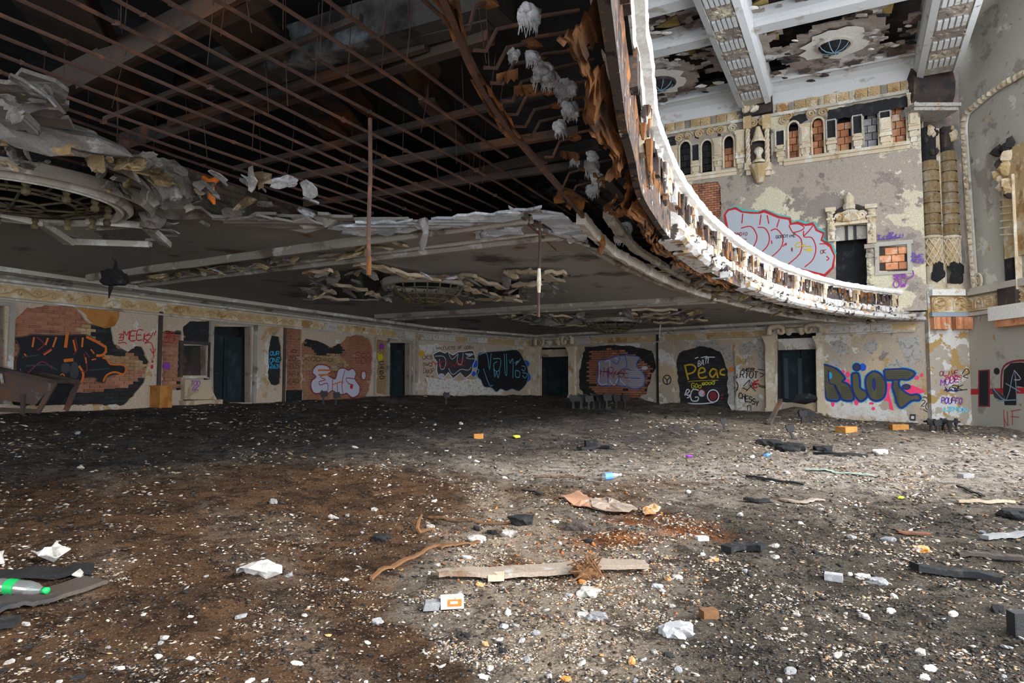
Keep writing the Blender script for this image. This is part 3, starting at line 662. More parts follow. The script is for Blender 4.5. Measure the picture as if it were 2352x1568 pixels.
trim_run('trim_3', SIDE, (0, SIDE.L - .2), [(1320, 1345)], uC1, uD0); trim_run('trim_4', SIDE, None, [(1925, 1985), (2010, 2050), (2070, 2110)], uD1, SIDE.L - .4)
# ================================================================== the balcony
RAILPX = [(1445, 0), (1456, 70), (1465, 130), (1480, 240), (1505, 310), (1545, 395), (1600, 470), (1650, 518), (1700, 555), (1760, 590), (1800, 608), (1900, 640), (2000, 658), (2132, 672)]
RZ = 3.42                                         # top of the rail over the eye
_rp = [atz(x, y, RZ) for x, y in RAILPX]
_k = RZ / 3.3
_rp = [Vector((-1.5, -6.4, 0)), Vector((-.62, -2.2, 0)), Vector((-.04, .8, 0)), Vector((.44, 2.95, 0))] + [Vector((p.x, p.y, 0)) for p in _rp]
_fine = smooth_line(_rp, 14)
def resample(pts, step):
    out = [pts[0].copy()]; acc = 0
    for a, b in zip(pts, pts[1:]):
        L = (b - a).length
        while acc + L >= step:
            t = (step - acc) / L; a = a.lerp(b, t); out.append(a.copy()); L = (b - a).length; acc = 0
        acc += L
    return out
RAIL = resample(_fine, .3); RAIL.append(_fine[-1])
def sides(path):
    o = []
    for i in range(len(path)):
        t = path[min(i + 1, len(path) - 1)] - path[max(i - 1, 0)]; o.append(Vector((t.y, -t.x, 0)).normalized())   # towards the stage
    return o
RS = sides(RAIL)
NR = len(RAIL)
RPX = [topx(p + Vector((0, 0, 1.6 + 3.0))) for p in RAIL]   # where each station shows
def E3(p, zr): return Vector((p.x, p.y, 1.6 + zr))
i0 = next(i for i in range(NR) if RAIL[i].y > 1.0)

fascia = thing('balcony_front', E3(RAIL[i0 + 40], 2.2), kind='structure')
path = [E3(p, 0) for p in RAIL]
def jag(mb, amp, seed):
    A = np.array(mb.v); 
    n = fbm(A[:, 0] * 6 + A[:, 2] * 5, A[:, 1] * 6 - A[:, 2] * 4, seed, 3) - .5
    A[:, 2] += n * amp; A[:, 0] += n * amp * .5; mb.v = [tuple(p) for p in A]
fine = resample(_fine, .1); fs_ = sides(fine); fpath = [E3(p, 0) for p in fine]
mb = MB(); mb.sweep(fpath, [(-.30, 3.18), (.02, 3.18), (.05, 3.22), (.14, 3.25), (.17, 3.31), (.13, 3.36), (.15, 3.40), (.09, 3.43), (-.30, 3.43)], fs_, closed=True); jag(mb, .05, 71); mb.build('rail', M['rail_white'], fascia, label='sunlit white moulded balcony rail')
mb = MB(); mb.sweep(path, [(-.12, 2.30), (-.04, 2.30), (-.04, 3.2), (-.12, 3.2)], RS, closed=True); mb.build('panel_band', M['fascia_dark'], fascia)
def lowband(i): return RPX[i][0] > 1575
def sub(path_, side_, cond):
    runs = []; cur = []
    for i in range(len(path_)):
        if cond(i): cur.append(i)
        else:
            if len(cur) > 2: runs.append(cur)
            cur = []
    if len(cur) > 2: runs.append(cur)
    return [([path_[i] for i in r], [side_[i] for i in r]) for r in runs]
fpx = [topx(p + Vector((0, 0, 2.6)))[0] for p in fpath]
fpy = [topx(p + Vector((0, 0, 2.6)))[1] for p in fpath]
fn = fbm(np.arange(len(fpath)) * .11, np.zeros(len(fpath)), 77, 3)
for pr, nm, th in (([(-.04, 2.48), (.04, 2.48), (.10, 2.54), (.12, 2.66), (.06, 2.74), (-.04, 2.78)], 'lower_band', .36), ([(-.25, 2.28), (.10, 2.28), (.18, 2.33), (.19, 2.41), (.12, 2.47), (-.04, 2.48)], 'lip', .42)):
    for pp, ss in sub(fpath, fs_, lambda i: fpx[i] > 1545 and (fn[i] > th or fpx[i] > 1800)):
        mb = MB(); mb.sweep(pp, pr, ss, closed=True); jag(mb, .05, 72); mb.build(nm, M['fascia_white'], fascia)
# upright blocks of the balustrade panel, many of them broken off
blk = 0
for i in range(len(fpath)):
    if i % 3 or fpath[i].y < 2.5: continue
    p, sd_ = fpath[i], fs_[i]; t = Vector((-sd_.y, sd_.x, 0)); x = fpx[i]
    rnd = random.random()
    if i % 24 == 0 and fpy[i] > 330:              # console
        mb = MB(); h = random.uniform(2.5, 2.75)
        mb.box(p + sd_ * .01 + Vector((0, 0, (3.2 + h) / 2)), t * .11, sd_ * .05, (0, 0, (3.2 - h) / 2)); mb.box(p + sd_ * .04 + Vector((0, 0, 3.12)), t * .14, sd_ * .06, (0, 0, .07)); mb.box(p + sd_ * .04 + Vector((0, 0, 2.95)), t * .07, sd_ * .05, (0, 0, .10))
        jag(mb, .05, 73); mb.build('console', M['terracotta_pale'], fascia)
    elif rnd < (.62 if x > 1600 else .45) and fpy[i] > 10:
        zb = random.choice((2.80, 2.86, 2.93, 3.02, 3.08)); mb = MB(); mb.box(p + sd_ * -.01 + Vector((0, 0, (3.19 + zb) / 2)), t * .085, sd_ * .045, (0, 0, (3.19 - zb) / 2)); jag(mb, .05, 74)
        mb.build('panel_block', M[random.choice(('fascia_dark', 'fascia_dark', 'soot_brown', 'fascia_dark', 'fascia_white', 'rust_sheet'))], fascia)
    if x > 1560 and random.random() < .8:
        mb = MB(); mb.box(p + sd_ * .13 + Vector((0, 0, 2.61)), t * .10, sd_ * .035, (0, 0, random.uniform(.05, .10))); jag(mb, .05, 75); mb.build('dentil', M[random.choice(('fascia_white', 'fascia_white', 'terracotta_pale'))], fascia)
# plaster drips and rags on the panel
for k in range(120):
    i = random.randrange(int(len(fpath) * .36), len(fpath) - 4); p, sd_ = fpath[i], fs_[i]; t = Vector((-sd_.y, sd_.x, 0))
    L = random.uniform(.12, .5); zt = random.choice((3.19, 3.19, 2.78)); mb = MB()
    a = p + sd_ * random.uniform(.02, .09) + Vector((0, 0, zt)); w_ = random.uniform(.02, .07)
    mb.tube([a, a + t * random.uniform(-.03, .03) - Vector((0, 0, L * .5)), a + t * random.uniform(-.05, .05) - Vector((0, 0, L))], [w_, w_ * .8, w_ * .3], 5)
    mb.build('plaster_rag', M[random.choice(('fascia_white', 'rust_sheet', 'fascia_dark', 'fascia_dark', 'soot_brown'))], fascia)
# torn rusty lath left hanging inside the front
def lath_sheet(name, xs, width, seed, z0=2.5, drop=.25, parent=None, lean=.6):
    idx = [i for i in range(len(fpath)) if fpath[i].y > 3.6 and xs[0] < fpy[i] < xs[1]]
    if len(idx) < 3: return
    vs = []; fs = []; m = 16; R = random.Random(seed)
    for a, i in enumerate(idx):
        p, sd_ = fpath[i], fs_[i]
        edge = width * (.45 + .9 * float(fbm(a * .13, seed, seed, 4)))
        for j in range(m):
            t = j / (m - 1); r = -.02 - edge * t
            z = z0 + .42 * (1 - t) ** 2 - drop * t + .14 * (float(fbm(a * .35, j * .5 + seed, seed, 3)) - .5) + .012 * (-1) ** j - .12 * math.sin(3.1 * t)
            vs.append(p + sd_ * r + Vector((0, 0, z)))
    hole = fbm(np.repeat(np.arange(len(idx)), m) * .22, np.tile(np.arange(m), len(idx)) * .2, seed + 5, 3).reshape(-1, m)
    for a in range(len(idx) - 1):
        for j in range(m - 1):
            if hole[a, j] > .62 and j > 2: continue
            if random.Random(seed + a).random() < .3 and j == m - 2: continue
            b_ = a * m + j; fs.append((b_, b_ + 1, b_ + m + 1, b_ + m))
    mb = MB(); mb.add(vs, fs); mb.add([v + Vector((0, 0, .012)) for v in vs], fs); return mb.build(name, M['rust_sheet'], parent)
lath_sheet('rusty_lath', (-60, 330), .34, 81, 2.5, .22, fascia); lath_sheet('rusty_lath', (325, 440), .62, 84, 2.5, .2, fascia); lath_sheet('rusty_lath', (420, 640), .42, 83, 2.42, .12, fascia)

# ------------------------------------------------------------------ soffit (plaster ceiling under the balcony) with its torn holes
RING = [(1020, 0), (1080, 150), (1150, 270), (1230, 370), (1300, 450), (1380, 545), (1450, 597), (1600, 668), (1780, 715), (1900, 732), (2130, 747)]
_rg = [atz(x, y, 2.45) for x, y in RING]; _rg = [Vector((-2.0, -2, 4.05)), Vector((-.9, 1.6, 4.05))] + _rg
RINGP = resample(smooth_line(_rg, 12), .15); RINGS = sides(RINGP)
def sz(x, y): p = atz(x, y, 2.5); return (p.x, p.y)
HOLE = [sz(1395, 565), sz(1340, 540), sz(1290, 522), sz(1240, 505), sz(1190, 485), sz(1100, 492), sz(1000, 500), sz(900, 507), sz(820, 507), sz(740, 498), sz(700, 502), sz(640, 497), sz(590, 490), sz(540, 470), sz(500, 475), sz(440, 470), sz(400, 480),
        sz(330, 470), sz(250, 470), sz(150, 480), sz(60, 470), sz(-60, 460), sz(-200, 440), sz(-500, 380), (-7, 2), (-9, -8), (-3, -8)] + [(p.x, p.y) for p in RAIL if p.y < 16]
HOLES2 = [[sz(240, 508), sz(330, 505), sz(395, 540), sz(330, 560), sz(160, 560), sz(120, 520)]]
MED2 = [[sz(840, 615), sz(900, 640), sz(930, 668), sz(860, 690), sz(740, 690), sz(720, 660), sz(760, 625)], [sz(1060, 640), sz(1150, 650), sz(1230, 636), sz(1290, 632), sz(1290, 648), sz(1180, 660), sz(1210, 690), sz(1100, 690), sz(1050, 670)]]
MED3 = [[sz(1240, 733), sz(1330, 730), sz(1360, 745), sz(1290, 752), sz(1225, 745)], [sz(1440, 722), sz(1470, 711), sz(1560, 712), sz(1620, 734), sz(1520, 740), sz(1460, 738)]]
def build_soffit():
    xs = np.arange(-21, 17.5, .16); ys = np.arange(-8, 38.6, .16); X, Y = np.meshgrid(xs, ys)
    X = X + .09 * (fbm(X * 5, Y * 5, 91, 2) - .5); Y = Y + .09 * (fbm(X * 5 + 40, Y * 5, 92, 2) - .5)
    outer = [(-20.5, 2.5), (-19.6, -1.2), (-4.5, 31.3), (1.2, 37.8), (16.1, 25.1)] + [(p.x + s_.x * -.12, p.y + s_.y * -.12) for p, s_ in zip(reversed(RAIL), reversed(RS))]
    ok = inpoly(X, Y, outer)
    nz = (fbm(X * 1.3, Y * 1.3, 93) - .5) * 1.5
    ok &= ~((pdist(X, Y, HOLE) + nz * .55) > 0)
    for h in HOLES2 + MED2 + MED3: ok &= ~((pdist(X, Y, h) + nz * .5) > 0)
    # the shaggy strip between the ring moulding and the front has lost most of its plaster
    ringpoly = [(p.x, p.y) for p in RINGP if p.y > 10] + [(p.x, p.y) for p in reversed(RAIL) if p.y > 10]
    strip = inpoly(X, Y, ringpoly); ok &= ~(strip & (fbm(X * 2.2, Y * 2.2, 95, 3) > .47))
    Z = SOF + .05 * (fbm(X * .8, Y * .8, 96) - .5)
    dh = pdist(X, Y, HOLE); Z = Z - .16 * np.clip(1 + dh / 1.0, 0, 1) ** 2 * (fbm(X * 1.1, Y * 1.1, 98) > .48)
    idx = np.arange(X.size).reshape(X.shape); q = ok[:-1, :-1] & ok[1:, :-1] & ok[:-1, 1:] & ok[1:, 1:]
    fs = np.stack([idx[:-1, :-1][q], idx[1:, :-1][q], idx[1:, 1:][q], idx[:-1, 1:][q]], -1)
    V = np.stack([X, Y, Z], -1).reshape(-1, 3); n = len(V)
    # thickness: a second skin above and a rim along every broken edge
    V2 = V + np.array([0, 0, .045]); edges = {}
    for f in fs.tolist():
        for a, b_ in zip(f, f[1:] + f[:1]): edges[(a, b_)] = 1
    rim = [(a, b_, b_ + n, a + n) for a, b_ in edges if (b_, a) not in edges]
    faces = fs.tolist() + [[i + n for i in f[::-1]] for f in fs.tolist()] + rim
    used = np.unique(np.array([i for f in faces for i in f])); mp = -np.ones(2 * n, int); mp[used] = np.arange(len(used))
    VV = np.concatenate([V, V2])[used]
    me = bpy.data.meshes.new('ceiling'); me.from_pydata(VV.tolist(), [], [tuple(mp[i] for i in f) for f in faces]); me.materials.append(M['soffit'])
    at = None
    return link('ceiling', me, np.zeros(3), kind='structure')
soffit = build_soffit()
# ring moulding that runs with the balcony front; where the plaster fell only its rusty channel is left
rpx = [topx(p)[0] for p in RINGP]
for pp, ss in sub(RINGP, RINGS, lambda i: rpx[i] > 1335):
    for pr, mt in (([(-.10, -.10), (.02, -.12), (.05, -.06), (.05, .06), (-.10, .06)], 'moulding'), ([(.30, -.03), (.42, -.07), (.46, -.02), (.46, .06), (.30, .06)], 'moulding_dull'), ([(-.50, .0), (-.42, -.03), (-.36, .0), (-.36, .08), (-.50, .08)], 'moulding_dull')):
        mb = MB(); mb.sweep(pp, pr, ss, closed=True); jag(mb, .05, 99); mb.build('ring_moulding', M[mt], soffit)
frame = thing('balcony_frame', (-3, 9, 5), kind='structure')
for pp, ss in sub(RINGP, RINGS, lambda i: rpx[i] <= 1400 and RINGP[i].y > -1.5):
    mb = MB(); mb.sweep(pp, [(-.025, -.02), (.025, -.02), (.025, .05), (.015, .05), (.015, -.008), (-.015, -.008), (-.015, .05), (-.025, .05)], ss, closed=True); mb.build('ring_channel', M['rust_bar'], frame)
    # rags of lath that still cling to the channel
    for k, (a, b_) in enumerate(((.30, .42), (.44, .58), (.70, .80))):
        r = range(int(max(a, 0) * len(pp)), int(b_ * len(pp)) - 1); m = 6; vs = []; fs = []
        for q, i in enumerate(r):
            wdt = (.06 + (.10, .10, .34)[k] * float(fbm(q * .35, k * 7.7, 101, 3))) * math.sin(.25 + 2.8 * q / max(len(r), 1)) ** .5
            for j in range(m): vs.append(pp[i] + ss[i] * (wdt * (j / (m - 1) * 1.5 - .6)) + Vector((0, 0, .02 - .10 * abs(j / (m - 1) - .4) + .04 * random.uniform(-1, 1))))
        for q in range(len(r) - 1):
            for j in range(m - 1):
                if random.random() > .12: fs.append((q * m + j, q * m + j + 1, (q + 1) * m + j + 1, (q + 1) * m + j))
        mb = MB(); mb.add(vs, fs); mb.add([v + Vector((0, 0, .01)) for v in vs], fs); mb.build('rusty_lath', M['rust_sheet'], frame)
# kinked brackets between the channel and the front
for k, (x0, y0, x1, y1) in enumerate(((1060, 65, 1190, 40), (1085, 115, 1330, 85), (1110, 155, 1350, 125), (1125, 190, 1360, 165), (1150, 232, 1365, 190), (1160, 262, 1375, 232), (1180, 290, 1390, 262), (1195, 315, 1395, 288), (1250, 360, 1405, 330), (1275, 428, 1420, 400), (1290, 455, 1440, 430), (1030, 12, 1100, 0))):
    a = atz(x0, y0, 2.46); b_ = atz(x1, y1, 2.72); d = b_ - a; h = Vector((0, 0, 1))
    pts = [a, a + d * .12 + h * -.02, a + d * .22 + h * .14, a + d * .45 + h * .16, a + d * .5 + h * .2, b_ + h * .22]
    mb = MB(); mb.tube(pts, .016, 6); mb.build('kinked_bracket', M['rust_bar'], frame)
    if k % 3 != 1:
        mb = MB(); mb.rock(a + d * .45 + h * .15, .05, 1.8, .8, .8); mb.build('rust_lump', M['rust_sheet'], frame)

# ------------------------------------------------------------------ deck over the void, joists, planks, girders
def mapdeck(f, t):
    i = f * (NR - 1); j = int(min(i, NR - 2)); a = RAIL[j].lerp(RAIL[j + 1], i - j)
    R_ = [(0, (-19.4, 2.4)), (.28, (-12.3, 15)), (.62, (-4.7, 31.4)), (.80, (1.2, 38.2)), (1, (16.2, 25.5))]
    for (f0, p0), (f1, p1) in zip(R_, R_[1:]):
        if f <= f1 + 1e-9: u = (f - f0) / (f1 - f0); b_ = Vector(p0).lerp(Vector(p1), u); break
    p = a.xy.lerp(b_, t); L = (b_ - a.xy).length
    return Vector((p.x, p.y, 1.6 + 3.12 + .20 * L * t))
mb = MB(); nf, nt_ = 60, 22; vs = []
for i in range(nf + 1):
    for j in range(nt_ + 1): vs.append(mapdeck(i / nf, j / nt_))
fs = [(i * (nt_ + 1) + j, (i + 1) * (nt_ + 1) + j, (i + 1) * (nt_ + 1) + j + 1, i * (nt_ + 1) + j + 1) for i in range(nf) for j in range(nt_)]
mb.add(vs, fs); mb.add([v + Vector((0, 0, .25)) for v in vs], [f[::-1] for f in fs]); deck = mb.build('balcony_deck', M['deck_dark'], kind='structure')
# planks under the deck, laid along the front (each a part)
for r in range(15):
    t0 = .012 + r * .016
    for s0 in range(3, 12):
        f0, f1 = .30 + s0 * .045, .30 + (s0 + 1) * .045 - .003
        if f1 > .78: break
        off = random.uniform(-.03, .02); P = [mapdeck(f0, t0), mapdeck((f0 + f1) / 2, t0), mapdeck(f1, t0), mapdeck(f1, t0 + .0135), mapdeck((f0 + f1) / 2, t0 + .0135), mapdeck(f0, t0 + .0135)]
        dz = Vector((0, 0, -.03 - .05 * (r % 2) + off)); mb = MB(); top = [p + Vector((0, 0, .0)) for p in P]; bot = [p + dz for p in P]
        mb.add(bot + top, [(0, 1, 4, 5), (1, 2, 3, 4)] + [(i, 6 + i, 6 + (i + 1) % 6, (i + 1) % 6) for i in range(6)]); mb.build('plank', M['old_timber'], deck)
def ab(x0, y0, z0, x1, y1, z1): return atz(x0, y0, z0), atz(x1, y1, z1)
# raking beams and girders in the void
for nm, q, wd, ht, mt in (
    ('raking_beam', (430, 190, 3.6, 1160, -20, 3.35), .34, .40, 'old_timber'), ('raking_beam', (560, 165, 3.5, 1130, 30, 3.25), .16, .22, 'old_timber'), ('raking_beam', (280, 330, 3.9, 1130, 60, 3.2), .12, .30, 'rust_girder'), ('raking_beam', (-40, 280, 3.6, 620, -40, 3.2), .14, .28, 'rust_girder'),
    ('raking_beam', (380, 290, 4.4, 1000, 85, 3.4), .10, .24, 'rust_girder'), ('cross_tie', (390, 285, 3.2, 980, 105, 3.2), .07, .08, 'rust_girder'), ('cross_tie', (540, 388, 3.3, 1250, 215, 3.1), .07, .08, 'rust_girder'), ('cross_tie', (600, 420, 3.1, 1330, 300, 2.95), .08, .10, 'rust_girder'), ('cross_tie', (700, 470, 3.0, 1350, 375, 2.9), .08, .10, 'rust_girder'),
    ('cross_tie', (860, 455, 3.2, 1380, 330, 3.0), .10, .14, 'rust_girder'), ('cross_tie', (180, 200, 3.2, 560, -10, 3.1), .05, .06, 'rust_girder'), ('cross_tie', (240, 275, 3.2, 830, 40, 3.1), .05, .06, 'rust_girder')):
    a, b_ = ab(*q); mb = MB(); mb.bar(a, b_, wd, ht); mb.build(nm, M[mt], frame)
# big plate girders seen end-on between the bars
for q, wd in (((60, -60, 3.4, 330, 330, 4.6), .62), ((140, -60, 3.3, 420, 400, 4.4), .16), ((455, -40, 3.4, 1000, 520, 5.0), .75), ((590, 130, 3.4, 960, 470, 4.6), .18), ((640, 120, 3.3, 860, 270, 3.9), .10), ((900, 60, 3.5, 1140, 420, 4.6), .5), ((980, 230, 3.3, 1200, 500, 4.2), .2)):
    a, b_ = ab(*q); mb = MB(); d = (b_ - a).normalized()
    mb.bar(a, b_, wd, .05, up=(0, .3, 1)); mb.bar(a + Vector((0, 0, .14)), b_ + Vector((0, 0, .14)), .05, .30); mb.build('plate_girder', M['rust_girder'], frame)
# the long parallel ceiling bars that carried the lost plaster
def bar_line(x0, y0, x1, y1): return atz(x0, y0, 2.62), atz(x1, y1, 2.62)
B0 = atz(0, 36, 2.62); BD = (atz(459, 50, 2.62) - atz(361, 0, 2.62)).normalized(); BD = Vector((.455, .890, 0)).normalized(); BN = Vector((BD.y, -BD.x, 0))
holeP = HOLE
for k in range(-13, 12):
    o_ = B0 + BN * (.315 * k); z = 1.6 + 2.62 + random.uniform(-.01, .015)
    pts = []
    for s_ in np.arange(-9, 16, .35):
        p = o_ + BD * s_
        if inpoly(np.array([p.x]), np.array([p.y]), holeP)[0] or pdist(np.array([p.x]), np.array([p.y]), holeP)[0] > -.35:
            if (pdist(np.array([p.x]), np.array([p.y]), [(q.x, q.y) for q in RINGP] + [(6, 25), (8, -3)])[0] < -.02): pts.append(Vector((p.x, p.y, z + .02 * math.sin(s_ * .9 + k))))
    if len(pts) < 4: continue
    if k == 8: pts = [p for p in pts if topx(p)[0] < 845 or p.y < 1]
    if k == 6: pts = pts[:-6] 
    mb = MB(); mb.tube(pts, .017, 6); o = mb.build('ceiling_bar', M['rust_bar'], frame)
    for p in pts[::3]:
        if p.y > 1.5:
            mb = MB(); mb.rock(p, random.uniform(.018, .028), 1.3, 1, 1); mb.build('tie_knot', M['rust_bar'], o)
# thin hanger wires
for k in range(46):
    p = atz(random.uniform(30, 1150), random.uniform(20, 440), 2.66)
    if not inpoly(np.array([p.x]), np.array([p.y]), holeP)[0]: continue
    mb = MB(); d = Vector((random.uniform(-.06, .06), random.uniform(-.06, .06), 0)); mb.tube([p, p + d + Vector((0, 0, .4)), p + d * 2 + Vector((0, 0, random.uniform(.7, 1.5)))], .004, 4); mb.build('hanger_wire', M['rust_bar'], frame)
# two long rods that hang loose from the bars
for nm, (x, y0, y1), lb in (('hanging_rod', (850, 272, 632), 'long straight rusty rod hanging from the ceiling bars, pointing at the first lamp basket'), ('hanging_rod', (1240, 476, 728), 'rusty rod hanging below the bluish torn plaster with a pale bare tip section')):
    a = atz(x, y0, 2.62); d = (a - EYE); r = ray(x - 3, y1); b_ = EYE + r * (d.y / r.y)
    mb = MB(); mb.tube([a, a.lerp(b_, .35) + Vector((.008, 0, 0)), a.lerp(b_, .7) + Vector((-.006, 0, 0)), b_], .021, 8); o = mb.build(nm, M['rust_bar'], None, lb, 'rod')
    mb = MB(); q0, q1 = (.88, 1.0) if x == 850 else (.56, .78); c0, c1 = a.lerp(b_, q0), a.lerp(b_, q1)
    mb.tube([c0, c0.lerp(c1, .5), c1], [.023, .034 if x > 900 else .026, .024], 8); mb.build('rod_sleeve', M['rust_sheet' if x == 850 else 'terracotta_pale'], o)

# ------------------------------------------------------------------ ribs of the soffit and bluish bare plaster at the edge of the hole
def rib(px_a, px_b, wd, name='soffit_rib', shag=None):
    a = atz(*px_a, 2.44); b_ = atz(*px_b, 2.44); d = (b_ - a).normalized(); sd_ = Vector((d.y, -d.x, 0))
    for o_, w_, h_, mt in ((-wd / 2, .16, .12, 'moulding_dull'), (wd / 2, .16, .12, 'moulding_dull'), (-wd / 2 + .22, .07, .06, 'moulding'), (wd / 2 - .22, .07, .06, 'moulding'), (0, wd * .5, .04, 'soffit')):
        mb = MB(); n = 30
        pts = [a + d * ((b_ - a).length * i / n) + sd_ * o_ + Vector((0, 0, .04)) for i in range(n + 1)]
        mb.sweep(pts, [(-w_ / 2, .05), (-w_ / 2, -h_ * .6), (-w_ * .2, -h_), (w_ * .2, -h_), (w_ / 2, -h_ * .5), (w_ / 2, .05)], [sd_] * len(pts), closed=True); jag(mb, .03, 111); mb.build('rib_moulding', M[mt], soffit)
    return a, b_, sd_
ra = rib((265, 645), (1250, 522), 1.25); rb = rib((880, 729), (1720, 682), .95)
# bluish, freshly bared plaster lips
def lip(poly, seed, z=2.40, mt='soffit_blue', name='bare_plaster'):
    P = ragged([(atz(x, y, z).x, atz(x, y, z).y) for x, y in poly], .10, .14, seed); P3 = [Vector((x, y, 1.6 + z + random.uniform(-.03, .03))) for x, y in P]
    tri = tessellate_polygon([[Vector((p.x, p.y, 0)) for p in P3]]); n = len(P3)
    mb = MB(); mb.add(P3 + [p + Vector((0, 0, .035)) for p in P3], [tuple(t) for t in tri] + [tuple(i + n for i in t) for t in tri] + [(i, (i + 1) % n, n + (i + 1) % n, n + i) for i in range(n)]); return mb.build(name, M[mt], soffit)
lip([(760, 526), (850, 512), (960, 512), (1080, 497), (1180, 482), (1185, 500), (1110, 517), (1000, 527), (880, 542), (790, 540)], 1); lip([(1085, 530), (1200, 524), (1190, 538), (1130, 548), (1095, 545)], 2); lip([(1190, 480), (1240, 482), (1300, 505), (1345, 535), (1340, 556), (1290, 540), (1230, 512)], 3); lip([(1240, 530), (1280, 535), (1330, 555), (1300, 556)], 4)
lip([(480, 505), (600, 500), (700, 508), (760, 520), (700, 530), (560, 522)], 5, mt='soffit'); lip([(0, 180), (60, 172), (150, 184), (150, 290), (100, 320), (60, 270), (-40, 250)], 6, 2.42, 'hanging_plaster')
# ================================================================== upper side wall over the balcony
zsill = UPW.uv(1690, 384)[1]; ztop = UPW.uv(1779, 262)[1]; zfr = UPW.uv(1779, 240)[1]
def arch(x0, x1, y0, y1, wl=UPW, spr=.45, n=8):
    a, z1 = wl.uv(x0, y0); b_, z0 = wl.uv(x1, y1); lo, hi = min(a, b_), max(a, b_); c = (lo + hi) / 2; r = (hi - lo) / 2; zs = z1 - r * 1.25
    return [(lo, z0), (hi, z0), (hi, zs)] + [(c + r * math.cos(t * math.pi / n), zs + r * 1.25 * math.sin(t * math.pi / n)) for t in range(1, n)] + [(lo, zs)]
ARC1 = [(1516, 1540, 336, 408), (1560, 1589, 326, 400), (1610, 1638, 323, 393), (1661, 1688, 313, 383)]
ARC2 = [(1809, 1838, 281, 363), (1863, 1895, 272, 352), (1922, 1956, 262, 345), (1984, 2017, 250, 334), (2048, 2082, 240, 323)]
niches = [arch(*q) for q in ARC1 + ARC2]
udoor = rect(UPW, 1920, 516, 1991, 660); uwin = rect(UPW, 2020, 566, 2083, 622)
PATCH = [(1540, 428), (1650, 416), (1656, 440), (1652, 548), (1560, 520), (1535, 470)]
up = wall_obj('wall_upper', UPW, 'plaster_upper', 4.2, ztop, [UPW.px(rj(PATCH, 2, 9, 51)), uwin], holes_through=niches + [udoor], backmat='soot_brown', u1=17, depth=.12)
mb = MB(); UPW.fill(mb, [(0, 4.2), (17, 4.2), (17, 15), (0, 15)], [udoor], -.42, .3, 0, True); mb.build('niche_backing', M['soot_and_dark'], up)
bricks(UPW, up, [(PATCH, 'brick', [])], bl=.24, bh=.085, limit=260)
# terracotta blocks that close the niches
BK = []
for q, m_ in zip(ARC1 + ARC2, ('brick_soot', 'brick_soot', 'brick_soot', 'tile_block', 'tile_block', 'tile_block', 'tile_block', 'grey_chunk', 'tile_block')):
    x0, x1, y0, y1 = q; yt = y0 + (22 if q in (ARC2[0], ARC1[3]) else 3)
    BK.append(([(x0 - 2, yt), (x1 + 2, yt - 2), (x1 + 2, y1 - 3), (x0 - 2, y1 + 3)], m_, []))
bricks(UPW, up, BK, bl=.30, bh=.27, joint=.02, off=-.3, limit=300, name='tile_block', grow=.02)
bricks(UPW, up, [([(2020, 566), (2083, 566), (2083, 622), (2020, 622)], 'tile_block', [])], bl=.42, bh=.27, joint=.02, off=-.05, name='tile_block', grow=0)
# thin arch borders, sills, pilasters with brackets
for i, (nc, q) in enumerate(zip(niches, ARC1 + ARC2)):
    if i in (6, 7, 8): continue
    mb = MB(); pts = [UPW.pt(a, z, .03) for a, z in nc[1:] + [nc[0]]]; mb.tube(pts, .045, 6); mb.build('arch_border', M['terracotta_pale'], up)
PILS = [(1540, 1557, 336, 416, 0), (1590, 1607, 332, 414, 1), (1641, 1658, 318, 402, 0), (1692, 1710, 300, 396, 0), (1783, 1802, 300, 381, 1), (1840, 1860, 285, 374, 0), (1900, 1920, 276, 366, 1), (1960, 1980, 266, 357, 1), (2022, 2045, 256, 349, 2), (2088, 2106, 214, 336, 0)]
for x0, x1, y0, y1, brk in PILS:
    a, z1 = UPW.uv(x1, y0); b_, z0 = UPW.uv(x0, y1); lo, hi = min(a, b_), max(a, b_); c = (lo + hi) / 2; w_ = hi - lo
    mb = MB(); zc = z0 + .55; cut = z1 if brk == 0 else (z1 - .75 if brk == 1 else z1 - .25)
    UPW.slab(mb, lo, hi, zc, cut, -.12, .14); UPW.slab(mb, lo - .02, hi + .02, zc, zc + .1, 0, .18); UPW.slab(mb, lo + .05, hi - .05, zc + .25, cut - .1, .14, .18)
    UPW.slab(mb, lo - .01, hi + .01, zc + .18, zc + .22, 0, .19)
    UPW.slab(mb, lo + .02, hi - .02, zc - .22, zc, -.02, .12); UPW.slab(mb, lo + .06, hi - .06, zc - .42, zc - .22, -.02, .08); UPW.slab(mb, lo + .11, hi - .11, z0, zc - .42, -.02, .04)
    if brk == 0:
        for k in range(3): UPW.slab(mb, lo - .02 * k, hi + .02 * k, z1 - .22 + .07 * k, z1 - .15 + .07 * k, 0, .16 + .03 * k)
        for k in range(4): UPW.blob(mb, (c + (-.06 if k % 2 else .06), z1 - .42 - .22 * k), .06, .09, .20)
    o = mb.build('pilaster', M['terracotta_pale'], up)
    if brk:
        mb = MB(); UPW.slab(mb, lo + .03, hi - .03, cut, z1, -.05, .02); mb.build('broken_core', M['soot_and_dark'], o)
        mb = MB(); UPW.slab(mb, lo - .02, lo + .03, cut, z1, -.05, .1); UPW.slab(mb, hi - .03, hi + .02, cut, z1, -.05, .1); UPW.slab(mb, lo, hi, z1, z1 + .04, -.05, .1); mb.build('core_frame', M['plaster_chunk'], o)
